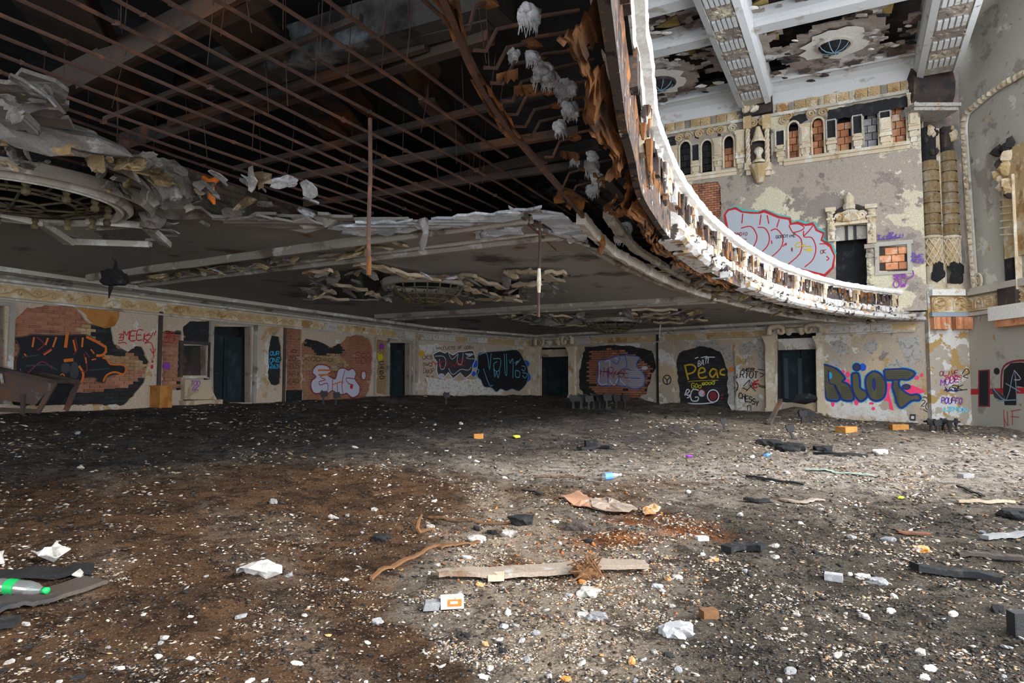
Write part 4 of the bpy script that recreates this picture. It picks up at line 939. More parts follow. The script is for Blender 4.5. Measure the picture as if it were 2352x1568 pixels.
for xa, ya, xb, yb in ((1510, 412, 1692, 385), (1800, 366, 2090, 322)):
    a, z0 = UPW.uv(xa, ya); b_, z1 = UPW.uv(xb, yb); z_ = (z0 + z1) / 2; mb = MB(); UPW.slab(mb, min(a, b_), max(a, b_), z_ - .16, z_ - .04, -.02, .12); UPW.slab(mb, min(a, b_), max(a, b_), z_ - .30, z_ - .16, -.02, .05); mb.build('sill', M['terracotta_pale'], up)
# scrolled spandrels above the arches, black where they have fallen
def volute(wl, u, z, r, off, sg=1, tk=.04):
    mb = MB(); mb.tube([wl.pt(u + sg * r * (1 - k / 22) * math.cos(k * .62), z + r * (1 - k / 22) * math.sin(k * .62), off) for k in range(20)], tk, 5); return mb
for x, y in ((1512, 330), (1560, 318), (1582, 312), (1606, 308), (1632, 303), (1655, 300), (1682, 295), (1800, 278), (1862, 262), (1890, 258), (1812, 266)):
    u, z = UPW.uv(x, y); volute(UPW, u, z, .19, .05, 1 if x % 2 else -1).build('spandrel_scroll', M['terracotta'], up)
DK = [[(1525, 318), (1550, 312), (1555, 334), (1532, 342)], [(1594, 306), (1604, 303), (1606, 320), (1597, 318)], [(1648, 296), (1656, 295), (1656, 313), (1649, 312)], [(1815, 268), (1850, 260), (1855, 276), (1838, 284), (1812, 286)], [(1900, 252), (2085, 220), (2088, 245), (2045, 252), (2012, 262), (1980, 268), (1955, 272), (1940, 268), (1922, 275), (1900, 278)]]
mb = MB()
for i, q in enumerate(DK): UPW.fill(mb, UPW.px(rj(q, 1.5, 7, 60 + i)), (), .012, 0)
mb.build('fallen_spandrel', M['soot_and_dark'], up, label='black bare wall where the ornament fell off')
# the rosette frieze, its white moulding and the cove up to the ceiling
uA0, uA1 = UPW.uv(2106, 190)[0], UPW.uv(1776, 250)[0]; uB0, uB1 = UPW.uv(1700, 262)[0], UPW.uv(1480, 300)[0]
tr = thing('trim_5', UPW.pt(5, zfr), kind='structure')
mb = MB(); UPW.slab(mb, 0, 17, ztop, zfr, -.4, 0); mb.build('frieze_band', M['plaster_upper'], tr)
mb = MB(); UPW.slab(mb, 0, 17, ztop - .12, ztop, -.02, .12); mb.build('lower_moulding', M['moulding'], tr)
mb = MB(); prof = [(0, 0), (.04, .05), (.12, .16), (.28, .36), (.52, .52), (.80, .58), (.80, .70), (0, .70)]
mb.sweep([UPW.pt(0, zfr), UPW.pt(17, zfr)], prof, [UPW.n, UPW.n], closed=True); mb.build('cove', M['beam_white'], tr)
mb = MB(); mb.sweep([UPW.pt(0, zfr + .56), UPW.pt(17, zfr + .56)], [(.80, 0), (.95, -.02), (1.0, .06), (1.0, .3), (.80, .3)], [UPW.n, UPW.n], closed=True); mb.build('cornice_moulding', M['beam_white'], tr)
hz = zfr - ztop
mbr = MB()
mbr.box(UPW.n * .02, UPW.e * .2, UPW.n * .03, (0, 0, hz * .46))
for k in range(8):
    a = k * math.pi / 4; c_ = UPW.e * (.11 * math.cos(a)) + Vector((0, 0, .11 * math.sin(a))) + UPW.n * .06; t1 = UPW.e * math.cos(a) + Vector((0, 0, math.sin(a))); t2 = UPW.e * -math.sin(a) + Vector((0, 0, math.cos(a)))
    mbr.box(c_, t1 * .065, t2 * .03, UPW.n * .025)
mbr.box(UPW.n * .07, UPW.e * .04, UPW.n * .03, (0, 0, .04))
rme = bpy.data.meshes.new('rosette'); rme.from_pydata([tuple(v) for v in mbr.v], [], mbr.f); rme.materials.append(M['terracotta']); rme.update()
for lo, hi in ((uA0, uA1), (uB0, uB1)):
    u = lo + .12; k = 0
    while u + .42 < hi:
        if k % 3 == 2:
            mb = MB(); UPW.slab(mb, u + .02, u + .20, ztop + .02, zfr - .02, 0, .04)
            for j in range(3): UPW.slab(mb, u + .04 + .05 * j, u + .07 + .05 * j, ztop + .05, zfr - .05, .04, .06)
            mb.build('fluted_block', M['plaster_upper'], tr); u += .24
        else: inst('rosette', rme, UPW.pt(u + .21, (ztop + zfr) / 2, .01), (0, 0, 0), (1, 1, 1), tr); u += .43
        k += 1
# canopied corbel between the two bays
uc, _ = UPW.uv(1743, 300)
def uz(x, y): return UPW.uv(x, y)
cb = thing('corbel', UPW.pt(uc, uz(1743, 424)[1]), kind='structure')
mb = MB(); a, z1 = uz(1712, 262); b_, z0 = uz(1772, 372); UPW.slab(mb, min(a, b_), max(a, b_), z0, z1, -.1, .1); mb.build('back_panel', M['soot_brown'], cb)
for x in (1719, 1763):
    u = uz(x, 320)[0]; za, zb = uz(x, 378)[1], uz(x, 300)[1]; mb = MB()
    n = 26
    for ph in (0, 2.1, 4.2): mb.tube([UPW.pt(u + .05 * math.cos(ph + k * .55), za + (zb - za) * k / n, .2 + .05 * math.sin(ph + k * .55)) for k in range(n + 1)], .055, 5)
    mb.build('twisted_colonnette', M['terracotta_pale'], cb)
    mb = MB(); UPW.slab(mb, u - .16, u + .16, zb, uz(x, 268)[1], 0, .3); mb.build('colonnette_cap', M['terracotta'], cb)
    mb = MB(); UPW.slab(mb, u - .14, u + .14, za - .3, za, 0, .3); UPW.slab(mb, u - .09, u + .09, za - .5, za - .3, 0, .2); mb.build('colonnette_foot', M['terracotta_pale'], cb)
u = uz(1743, 320)[0]; z1 = uz(1743, 295)[1]; z0 = uz(1743, 332)[1]
mb = MB(); mb.lathe(UPW.pt(u, z0, .2), [(.30, 0), (.30, .08), (.22, .2), (.08, z1 - z0), (0, z1 - z0)], 10); mb.build('hood', M['terracotta_pale'], cb)
mb = MB(); z0 = uz(1743, 378)[1]; mb.lathe(UPW.pt(u, z0, .16), [(.26, 0), (.26, .1), (.12, .2), (.10, .35), (.2, .5), (.16, .62), (.05, .7)], 10); mb.build('urn', M['terracotta_pale'], cb)
for sg in (-1, 1): volute(UPW, u + sg * .2, uz(1743, 283)[1], .2, .14, sg, .05).build('scroll', M['terracotta'], cb)
mb = MB(); z1 = uz(1745, 382)[1]; z0 = uz(1745, 424)[1]; mb.lathe(UPW.pt(u, z0, .08), [(0, 0), (.14, .05), (.2, .2), (.30, .45), (.42, z1 - z0 - .12), (.45, z1 - z0), (0, z1 - z0)], 12); mb.build('pendant', M['terracotta'], cb, label='orange brown pointed pendant')
mb = MB(); a, z1 = uz(1705, 236); b_, z0 = uz(1776, 262); UPW.slab(mb, min(a, b_), max(a, b_), z0, z1, 0, .35); mb.build('impost', M['soot_brown'], cb)
for x in (1714, 1733): 
    uu, zz = uz(x, 248)
    for k in range(5): 
        mb = MB(); mb.rock(UPW.pt(uu + random.uniform(-.12, .12), zz + random.uniform(-.25, .2), .40), .13, 1, 1, 1.2); mb.build('carved_leaf', M['terracotta_pale'], cb)

# upper doorway with its shell pediment, the dark space beyond
d6, a0, a1, b0, b1 = doorway('door_6', UPW, udoor, .5, leaf=False)
mb = MB(); UPW.slab(mb, a0, a1, b1 - .62, b1, -.25, -.18); mb.build('transom', M['plaster_splay'], d6)
for k in (.36, .62): mb = MB(); uu = a0 + (a1 - a0) * k; UPW.slab(mb, uu - .05, uu + .05, b1 - .62, b1, -.18, -.14); mb.build('transom_bar', M['iron_black'], d6)
def lump_strip(x0, x1, y0, y1, seed, mat='terracotta_pale'):
    a, z1 = UPW.uv(x1, y0); b_, z0 = UPW.uv(x0, y1); lo, hi = min(a, b_), max(a, b_); mb = MB(); UPW.slab(mb, lo, hi, z0, z1, -.02, .14)
    R = random.Random(seed); z = z0 + .15
    while z < z1 - .1: mb.rock(UPW.pt((lo + hi) / 2 + R.uniform(-.05, .05), z, .13), R.uniform(.06, .14), 1, 1, .9, R.random()); z += .14
    UPW.slab(mb, lo - .06, hi + .06, z1 - .16, z1, -.02, .24); UPW.slab(mb, lo - .03, hi + .03, z1 - .5, z1 - .42, -.02, .2)
    mb.build('carved_pilaster', M[mat], d6)
lump_strip(1902, 1916, 478, 556, 3); lump_strip(1993, 2010, 470, 560, 4); lump_strip(1992, 2004, 562, 655, 6, 'plaster_upper')
u, z = UPW.uv(1954, 511); mb = MB(); r = abs(UPW.uv(1918, 511)[0] - UPW.uv(1989, 511)[0]) / 2
UPW.fill(mb, [(u + r * math.cos(t * math.pi / 16), z + r * .95 * math.sin(t * math.pi / 16)) for t in range(17)], (), .1, .15); shell = mb.build('shell_lunette', M['terracotta_pale'], d6)
for k in range(11):
    t = math.pi * (k + .5) / 11; mb = MB(); mb.tube([UPW.pt(u, z + .05, .12), UPW.pt(u + .5 * r * math.cos(t), z + .05 + .5 * r * math.sin(t), .2), UPW.pt(u + .62 * r * math.cos(t), z + .05 + .62 * r * math.sin(t), .14)], [.03, .09, .05], 6); mb.build('shell_rib', M['terracotta_pale'], shell)
for sg in (-1, 1): volute(UPW, u + sg * r * .72, z + .22, .17, .16, sg, .05).build('shell_scroll', M['terracotta'], shell)
mb = MB(); UPW.slab(mb, u - r - .05, u + r + .05, z - .1, z, -.02, .2); mb.build('door_cornice', M['terracotta_pale'], d6)
mb = MB(); n = 16; mb.tube([UPW.pt(u + (r + .1) * math.cos(t * math.pi / n), z + (r + .08) * math.sin(t * math.pi / n), .1) for t in range(1, n)], .10, 6); mb.build('arch_moulding', M['soot_brown'], d6)
uu, zz = UPW.uv(1950, 468); mb = MB(); mb.lathe(UPW.pt(uu, zz - .25, .1), [(.0, 0), (.22, 0), (.25, .12), (.16, .25), (.2, .45), (.08, .62), (0, .7)], 10); mb.build('finial', M['terracotta_pale'], d6)
# window closed with clay blocks: its rough surround
uu = [p[0] for p in uwin]; zz = [p[1] for p in uwin]; mb = MB()
for a, b_, c_, d_ in ((min(uu) - .14, min(uu), min(zz), max(zz)), (max(uu), max(uu) + .14, min(zz), max(zz)), (min(uu) - .2, max(uu) + .2, max(zz), max(zz) + .16), (min(uu) - .16, max(uu) + .16, min(zz) - .1, min(zz))): UPW.slab(mb, a, b_, c_, d_, -.02, .05)
mb.build('window_1', M['plaster_splay'], kind='structure')

# ================================================================== pier: bands, twin columns, bulging bracket above
def pslab(x0, x1, y0, y1, o0, o1, mat, name, par, over=0):
    u0, z1 = PIER.uv(x0, y0); u1, z0 = PIER.uv(x1, y1); mb = MB(); PIER.slab(mb, min(u0, u1) - over, max(u0, u1) + over, min(z0, z1), max(z0, z1), o0, o1); return mb.build(name, M[mat], par)
pslab(2136, 2226, 666, 680, -.05, .22, 'rail_white', 'cap_moulding', pier, .05); pslab(2136, 2226, 681, 717, -.05, .10, 'terracotta', 'carved_band', pier); pslab(2136, 2226, 718, 728, -.05, .20, 'bluegrey', 'band_moulding', pier, .04)
for x0, x1 in ((2136, 2173), (2185, 2224)):
    o = pslab(x0, x1, 729, 757, 0, .26, 'tile_block', 'fluted_corbel', pier)
    for k in range(3):
        xa = x0 + (x1 - x0) * (k + .5) / 3; u, z1 = PIER.uv(xa, 730); _, z0 = PIER.uv(xa, 756); mb = MB(); mb.tube([PIER.pt(u, z1, .28), PIER.pt(u, (z0 + z1) / 2, .30), PIER.pt(u, z0, .25)], .075, 6); mb.build('flute', M['tile_block'], o)
for x in (2155, 2202):                              # two arched panels in the band
    u, z = PIER.uv(x, 712); mb = MB(); r = .25; mb.tube([PIER.pt(u - r, z, .12)] + [PIER.pt(u + r * math.cos(math.pi - t * math.pi / 10), z + .22 + r * math.sin(t * math.pi / 10), .12) for t in range(11)] + [PIER.pt(u + r, z, .12)], .04, 5); mb.build('arched_relief', M['terracotta'], pier)
    for k in range(7): 
        mb = MB(); mb.rock(PIER.pt(u + random.uniform(-.14, .14), z + random.uniform(.02, .36), .12), .07); mb.build('leaf_relief', M['terracotta'], pier)
mb = MB(); mb.abox(15.6, 18.9, 25.6, 27.2, ZP, 15.2); pu = mb.build('wall_pier_upper', M['soot_brown'], kind='structure')
for x in (2180,):
    u, z1 = PIER.uv(x, 370); mb = MB(); PIER.slab(mb, .66, .84, ZP, PIER.uv(x, 290)[1], -.55, -.2); mb.build('stop_bead', M['terracotta_pale'], pu)
def column(xc, wpx, ytop, ybase, lab, broken):
    c0 = PIER.pt(PIER.uv(xc, 600)[0], 0, -.22); r = wpx / F * 25.2 / 2; zb = PIER.uv(xc, 655)[1]; z1 = PIER.uv(xc, 545)[1]; zt = PIER.uv(xc, ytop)[1]
    t = thing('column', (c0.x, c0.y, ZP), kind='structure')
    mb = MB(); mb.lathe((c0.x, c0.y, ZP), [(0, 0), (r * 1.35, 0), (r * 1.35, .1), (r * 1.2, .14), (r * 1.25, .22), (r * 1.05, .28), (r, .3)], 20); mb.build('column_base', M['terracotta_pale'], t)
    z = ZP + .3; zz1 = PIER.uv(xc, 610)[1]
    mb = MB(); mb.lathe((c0.x, c0.y, z), [(r * .98, 0), (r * .98, zz1 - z)], 20, a0=-.3, a1=math.pi * 2 - .3 if not broken else math.pi * 1.1); mb.build('column_drum', M['terracotta_pale'], t)
    mb = MB(); R_ = random.Random(int(xc))
    for k in range(5): mb.rock((c0.x + R_.uniform(-.12, .12), c0.y - r * .9, z + .1 + R_.uniform(0, .6)), .22, 1, .5, 1.2, k)
    mb.build('charred_wound', M['charred'], t)
    o = MB(); o.lathe((c0.x, c0.y, zz1), [(r * .95, 0), (r * .95, z1 - zz1)], 20); dr = o.build('lattice_drum', M['terracotta'], t)
    H = z1 - zz1
    for sg in (-1, 1):
        for k in range(10):
            a = k * 2 * math.pi / 10; mb = MB(); mb.tube([(c0.x + r * math.cos(a + sg * 1.9 * q / 10), c0.y + r * math.sin(a + sg * 1.9 * q / 10), zz1 + H * q / 10) for q in range(11)], .025, 4); mb.build('lattice_rib', M['terracotta_pale'], dr)
    mb = MB(); mb.lathe((c0.x, c0.y, z1), [(r, -.04), (r * 1.14, -.02), (r * 1.14, .06), (r, .1)], 20); mb.build('column_ring', M['terracotta_pale'], t)
    n = max(5, int((zt - z1) / .38)); h = (zt - z1) / n
    for k in range(n):
        mb = MB(); rr = r * (1 - .012 * k); za = z1 + .08 + h * k
        for q in range(14):
            a = q * 2 * math.pi / 14
            mb.box((c0.x + rr * .96 * math.cos(a + .22), c0.y + rr * .96 * math.sin(a + .22), za + h / 2), Vector((-math.sin(a + .22), math.cos(a + .22), 0)) * rr * .235, Vector((math.cos(a + .22), math.sin(a + .22), 0)) * rr * .10, (0, 0, h / 2 - .03))
        mb.lathe((c0.x, c0.y, za), [(rr * .93, 0), (rr * .93, h)], 16)
        for q in range(14):
            a = q * 2 * math.pi / 14
            mb.rock((c0.x + rr * 1.03 * math.cos(a), c0.y + rr * 1.03 * math.sin(a), za + h * .45), rr * .13, 1, 1, 1.2, q); mb.build('column_drum', M['terracotta'], t)
    mb = MB(); zt2 = PIER.uv(xc, 290)[1]; mb.lathe((c0.x, c0.y, zt), [(r * .8, 0), (r * .75, .3), (r * .85, zt2 - zt)], 10); mb.build('bare_core', M['soot_and_dark' if not broken else 'soot_brown'], t)
    for k in range(7):
        a = random.uniform(3.6, 6); mb = MB(); mb.rock((c0.x + r * .9 * math.cos(a), c0.y + r * .9 * math.sin(a), zt + random.uniform(.2, zt2 - zt)), random.uniform(.06, .16), 1, 1, 1.5); mb.build('capital_fragment', M[random.choice(('terracotta_pale', 'soot_brown', 'soot_and_dark', 'terracotta'))], t)
column(2151, 38, 372, 655, '', False); column(2195, 36, 350, 655, '', True)
bk = thing('bracket', (16, 24, PIER.uv(2160, 262)[1]), kind='structure')
z0 = PIER.uv(2160, 262)[1]; z1 = PIER.uv(2160, 155)[1]
mb = MB(); P = [(.0, 0), (.85, .05), (1.02, .3), (1.08, .8), (.95, 1.3), (.75, z1 - z0), (0, z1 - z0)]
mb.sweep([(15.05, 25.0, z0), (16.6, 25.0, z0)], P, [Vector((0, -1, 0))] * 2, closed=True); mb.build('bracket_body', M['soot_brown'], bk, smooth=False)
mb = MB(); mb.abox(14.95, 16.7, 23.8, 25.0, z0 - .18, z0 - .05); mb.abox(15.0, 16.65, 23.9, 25.0, z0 - .3, z0 - .18); mb.build('abacus', M['plaster_chunk'], bk)
for k in range(6): mb = MB(); mb.abox(15.2 + .22 * k, 15.3 + .22 * k, 24.0, 25.0, z1 - .1, z1 + .5); mb.build('bracket_flute', M['moulding_dull'], bk)

# splay wall: string course, carved band, arch moulding, ornate niche
def sslab(x0, y0, x1, y1, o1, mat, name, thick=None):
    a, za = SPLAY.uv(x0, y0); b_, zb = SPLAY.uv(x1, y1); mb = MB(); SPLAY.slab(mb, min(a, b_), max(a, b_), min(za, zb), max(za, zb), -.02, o1); return mb.build(name, M[mat], splay)
zz = [SPLAY.uv(2228, y)[1] for y in (664, 680, 684, 716, 719, 727)]
for (za, zb, o1, mt, nm) in ((zz[1], zz[0], .2, 'moulding', 'string_course'), (zz[3], zz[2], .08, 'terracotta', 'carved_band'), (zz[5], zz[4], .16, 'moulding', 'string_course')):
    mb = MB(); SPLAY.slab(mb, 0, 6.5, za, zb, -.02, o1); mb.build(nm, M[mt], splay)
for k in range(9):
    u = .25 + k * .5; mb = MB(); zc = zz[3] + .08; r = .19; mb.tube([SPLAY.pt(u - r, zc, .1)] + [SPLAY.pt(u + r * math.cos(math.pi - t * math.pi / 8), zc + .2 + r * math.sin(t * math.pi / 8), .1) for t in range(9)] + [SPLAY.pt(u + r, zc, .1)], .035, 5)
    for q in range(4): mb.rock(SPLAY.pt(u + random.uniform(-.1, .1), zc + random.uniform(.05, .3), .09), .06)
    mb.build('arched_relief', M['terracotta'], splay)
mp = [(2240, 655), (2232, 540), (2224, 420), (2217, 320), (2216, 285), (2222, 262), (2240, 245), (2290, 205), (2360, 165), (2480, 110)]
for of, rr, mt in ((0, .09, 'moulding'), (.2, .05, 'moulding'), (.1, .06, 'terracotta_pale')):
    pts = smooth_line([SPLAY.pt(SPLAY.uv(x, y)[0] + of, SPLAY.uv(x, y)[1] - of * .4, .08) for x, y in mp], 5); mb = MB(); mb.tube(pts, rr, 6); mb.build('arch_moulding', M[mt], splay)
pts = resample(smooth_line([SPLAY.pt(SPLAY.uv(x, y)[0] + .1, SPLAY.uv(x, y)[1] - .04, .12) for x, y in mp], 5), .24)
for p in pts[:44]: mb = MB(); mb.rock(p, .11, 1, 1, 1.1); mb.build('bead_block', M['terracotta_pale'], splay)
u, z = SPLAY.uv(2252, 645); mb = MB(); mb.tube([SPLAY.pt(u + .2 * math.cos(k * .4), z + .26 * math.sin(k * .4), .1) for k in range(17)], .05, 5); mb.tube([SPLAY.pt(u + .09 * math.cos(k * .8), z + .12 * math.sin(k * .8), .1) for k in range(9)], .04, 5); mb.build('roundel', M['terracotta_pale'], splay)
wn = thing('window_2', SPLAY.pt(SPLAY.uv(2330, 650)[0], zz[0]), kind='structure')
def wslab(x0, x1, y0, y1, o0, o1, mt, nm):
    a, za = SPLAY.uv(x0, y0); b_, zb = SPLAY.uv(x1, y1); mb = MB(); SPLAY.slab(mb, min(a, b_), max(a, b_), min(za, zb), max(za, zb), o0, o1); return mb.build(nm, M[mt], wn)
wslab(2304, 2460, 350, 560, -.02, .12, 'terracotta', 'carved_panel'); wslab(2310, 2334, 562, 664, -.02, .08, 'soot_and_dark', 'bare_strip'); wslab(2336, 2350, 400, 664, -.02, .22, 'terracotta_pale', 'colonnette'); wslab(2352, 2480, 420, 664, -.02, .03, 'soot_and_dark', 'dark_slab'); wslab(2306, 2350, 664, 706, 0, .25, 'soot_brown', 'broken_base'); wslab(2300, 2480, 706, 716, 0, .5, 'rail_white', 'balconette_slab'); wslab(2306, 2400, 716, 742, 0, .36, 'tile_block', 'balconette_corbel')  # the window's dark inside is a near-black slab, shade put into its colour
for k in range(14):
    x, y = 2300 + random.uniform(0, 30), 330 + k * 9; u, z = SPLAY.uv(x, y); mb = MB(); mb.rock(SPLAY.pt(u, z, .16), random.uniform(.12, .24), 1, 1, 1.1); mb.build('carved_leaf', M[random.choice(('terracotta_pale', 'terracotta', 'soot_brown'))], wn)
for k in range(6): 
    u0, z0 = SPLAY.uv(2306, 460 + k * 16); u1, _ = SPLAY.uv(2334, 460); mb = MB(); mb.tube([SPLAY.pt(u0, z0, .14), SPLAY.pt(u1, z0 - .1, .14)], .025, 4); mb.build('lattice_bar', M['terracotta_pale'], wn)

# ================================================================== main ceiling over the hall
ZC = 1.6 + 12.0
def rot(a, s_): return (3 + a * .463 + s_ * .886, 11 + a * .886 - s_ * .463)
def build_main_ceiling():
    av = np.arange(-18, 18.1, .13); sv = np.arange(-17, 5.6, .13); A, Sg = np.meshgrid(av, sv); A = A + .12 * (fbm(A * 5, Sg * 5, 141, 2) - .5); X = 3 + A * .463 + Sg * .886; Y = 11 + A * .886 - Sg * .463
    n = fbm(X * 1.1, Y * 1.1, 131); n2 = fbm(X * 3, Y * 3, 133, 3)
    ok = (n * .72 + n2 * .28) < .545
    for x, y in ((1915, 100), (1515, 190)):
        p = atz(x, y, 12.0); ok |= np.hypot(X - p.x, Y - p.y) < 1.35 + n2 * .5; ok &= np.hypot(X - p.x, Y - p.y) > .5
    idx = np.arange(X.size).reshape(X.shape); q = ok[:-1, :-1] & ok[1:, :-1] & ok[:-1, 1:] & ok[1:, 1:]
    fs = np.stack([idx[:-1, :-1][q], idx[:-1, 1:][q], idx[1:, 1:][q], idx[1:, :-1][q]], -1); Z = ZC + .12 * (n2 - .5)
    V = np.stack([X, Y, Z], -1).reshape(-1, 3); me = bpy.data.meshes.new('ceiling_main'); nn = len(V)
    edges = {(a, b_): 1 for f in fs.tolist() for a, b_ in zip(f, f[1:] + f[:1])}; rim = [(a, b_, b_ + nn, a + nn) for a, b_ in edges if (b_, a) not in edges]
    me.from_pydata(np.concatenate([V, V + np.array([0, 0, .05])]).tolist(), [], fs.tolist() + rim); me.materials.append(M['ceiling_main']); return link('ceiling_main', me, np.zeros(3), kind='structure')
cm = build_main_ceiling()
mb = MB(); c = [rot(-18.5, -17.5), rot(18.5, -17.5), rot(18.5, 5.8), rot(-18.5, 5.8)]
mb.add([(x, y, ZC + 1.2) for x, y in c] + [(x, y, ZC + 1.5) for x, y in c], [(0, 1, 2, 3), (7, 6, 5, 4)] + [(i, 4 + i, 4 + (i + 1) % 4, (i + 1) % 4) for i in range(4)]); mb.build('roof_deck', M['soot_brown'], cm)
mb = MB(); a, b_, c_, d_ = rot(7, 5.2), rot(18.5, 5.2), rot(18.5, 9.0), rot(7, 9.0); mb.add([(*a, ZC + .3), (*b_, ZC + .3), (*c_, ZC + 2.4), (*d_, ZC + 2.4)] + [(*a, ZC + .5), (*b_, ZC + .5), (*c_, ZC + 2.6), (*d_, ZC + 2.6)], [(0, 1, 2, 3), (7, 6, 5, 4), (0, 4, 5, 1), (1, 5, 6, 2), (2, 6, 7, 3), (3, 7, 4, 0)]); mb.build('ceiling_slope', M['plaster_splay'], kind='structure')
ND = Vector((-.463, -.886, 0)); LD = Vector((-.886, .463, 0))
def ceil_beam(start, length, width, drop, name='ceiling_beam', orn=True, top=.9):
    p0 = Vector((start.x, start.y, 0)); z0 = ZC - drop
    t = thing(name, (start.x, start.y, z0), kind='structure'); sd_ = Vector((-ND.y, ND.x, 0)); pth = [p0 - ND * .4, p0 + ND * length]
    mb = MB(); hw = width / 2
    mb.sweep(pth, [(-hw, z0 + .0), (-hw, ZC + .4), (-hw - .14, ZC + .4), (-hw - .14, z0 + drop * .5), (-hw - .05, z0 + drop * .3), (-hw - .05, z0), (-hw + .16, z0 - .05), (-hw + .16, z0 + .05)], [sd_] * 2, closed=False); mb.build('beam_moulding', M['beam_white'], t)
    mb = MB(); mb.sweep(pth, [(hw, z0 + .0), (hw, ZC + .4), (hw + .14, ZC + .4), (hw + .14, z0 + drop * .5), (hw + .05, z0 + drop * .3), (hw + .05, z0), (hw - .16, z0 - .05), (hw - .16, z0 + .05)], [sd_] * 2, closed=False); mb.build('beam_moulding', M['beam_white'], t)
    mb = MB(); mb.sweep(pth, [(-hw, z0 + .02), (hw, z0 + .02), (hw, ZC + .4), (-hw, ZC + .4)], [sd_] * 2, closed=True); mb.build('beam_body', M['moulding'], t)
    s_ = .3; k = 0
    while s_ < length - .8 and orn:
        p = p0 + ND * (s_ + .36) + Vector((0, 0, z0 + .0)); mb = MB()
        if k % 2 == 0:
            for q in range(5): mb.box(p + sd_ * ((q - 2) * (width - .4) / 5), sd_ * ((width - .4) / 14), ND * .30, (0, 0, .06))
            mb.build('flute_panel', M['beam_white'], t)
        else:
            for q in range(9): mb.rock(p + sd_ * random.uniform(-.32, .32) * width + ND * random.uniform(-.28, .28), .15, 1, 1, .5)
            mb.box(p, sd_ * (width / 2 - .2), ND * .34, (0, 0, .03)); mb.build('leaf_panel', M['plaster_upper'], t)
        s_ += .74; k += 1
    return t
zb_ = 11.35
B1s = atz(1730, 232, zb_); ceil_beam(B1s, 17, 1.15, .65); B2s = atz(2157, 160, zb_); ceil_beam(B2s, 12, 1.25, .65)
B3s = B1s + LD * (B1s - B2s).length; ceil_beam(B3s, 18, 1.15, .65)
for pxp, wd in (((1534, 118), .95), ((1534, 20), .95)):
    p = atz(*pxp, 11.65); mb = MB(); a = p + LD * 14; b_ = p - LD * 9.0
    q = atz(2100, -2, 11.65)
    mb.sweep([a + Vector((0, 0, 0)), b_], [(-wd / 2, .55), (-wd / 2, .18), (-wd / 2 + .12, .1), (-wd / 2 + .2, 0), (wd / 2 - .2, 0), (wd / 2 - .12, .1), (wd / 2, .18), (wd / 2, .55)], [ND] * 2, closed=True)
    mb.build('cross_beam', M['beam_white'], cm)
# bowls of the old ventilators, gold corner pieces of insulation
for k, (x, y, lab) in enumerate(((1915, 102, 'dark round ventilator bowl ringed with white plaster, in the coffer by the columns'), (1517, 190, 'smaller looking ventilator bowl in the coffer just behind the white balcony rail'))):
    p = atz(x, y, 11.95); t = thing('ceiling_ventilator', p, lab, 'ventilator')
    mb = MB(); mb.lathe(p, [(.62, .08), (.62, -.06), (.54, -.1), (.50, -.04), (.50, .08)], 24); mb.build('rim', M['soot_brown' if k else 'moulding'], t)
    mb = MB(); mb.lathe(p, [(.50, -.02), (.42, -.16), (.28, -.26), (0, -.30)], 20); mb.build('bowl', M['charred'], t)
    for q in range(8):
        a = q * math.pi / 4; mb = MB(); mb.tube([p + Vector((math.cos(a) * r, math.sin(a) * r, z)) for r, z in ((.52, -.03), (.43, -.18), (.28, -.28), (.02, -.32))], .018, 5); mb.build('bowl_rib', M['paint_steel'], t)
    mb = MB(); n = 26; R_ = [random.uniform(.85, 1.25) for _ in range(n)]; vs = [p + Vector((.60 * math.cos(i * 2 * math.pi / n), .60 * math.sin(i * 2 * math.pi / n), -.01)) for i in range(n)] + [p + Vector((R_[i] * math.cos(i * 2 * math.pi / n), R_[i] * math.sin(i * 2 * math.pi / n), -.01)) for i in range(n)]
    mb.add(vs, [(i, n + i, n + (i + 1) % n, (i + 1) % n) for i in range(n)]); mb.build('white_collar', M['rail_white'], cm)
for x, y, r in ((1540, 55, .55), (1580, 120, .5), (1635, 205, .45), (1770, 85, .5), (1805, 168, .45), (2025, 22, .6), (2035, 120, .5), (1745, 12, .5)):
    p = atz(x, y, 12.25); mb = MB(); mb.add([p + LD * r, p - LD * r * .6 + ND * r * .8, p - LD * r * .5 - ND * r * .7, p + Vector((0, 0, r * .5))], [(0, 1, 2), (0, 3, 1), (1, 3, 2), (2, 3, 0)]); mb.build('insulation_wedge', M['insulation'], cm)
# torn flakes that hang under the main ceiling
for k in range(110):
    x, y = random.uniform(1455, 2100), random.uniform(0, 255); p = atz(x, y, 11.9); r = random.uniform(.04, .17); mb = MB(); mb.rock(p, r, 1.6, .8, .4); mb.build('ceiling_flake', M[random.choice(('plaster_chunk', 'ceiling_main', 'soot_brown', 'soot_and_dark', 'rail_white'))], cm)
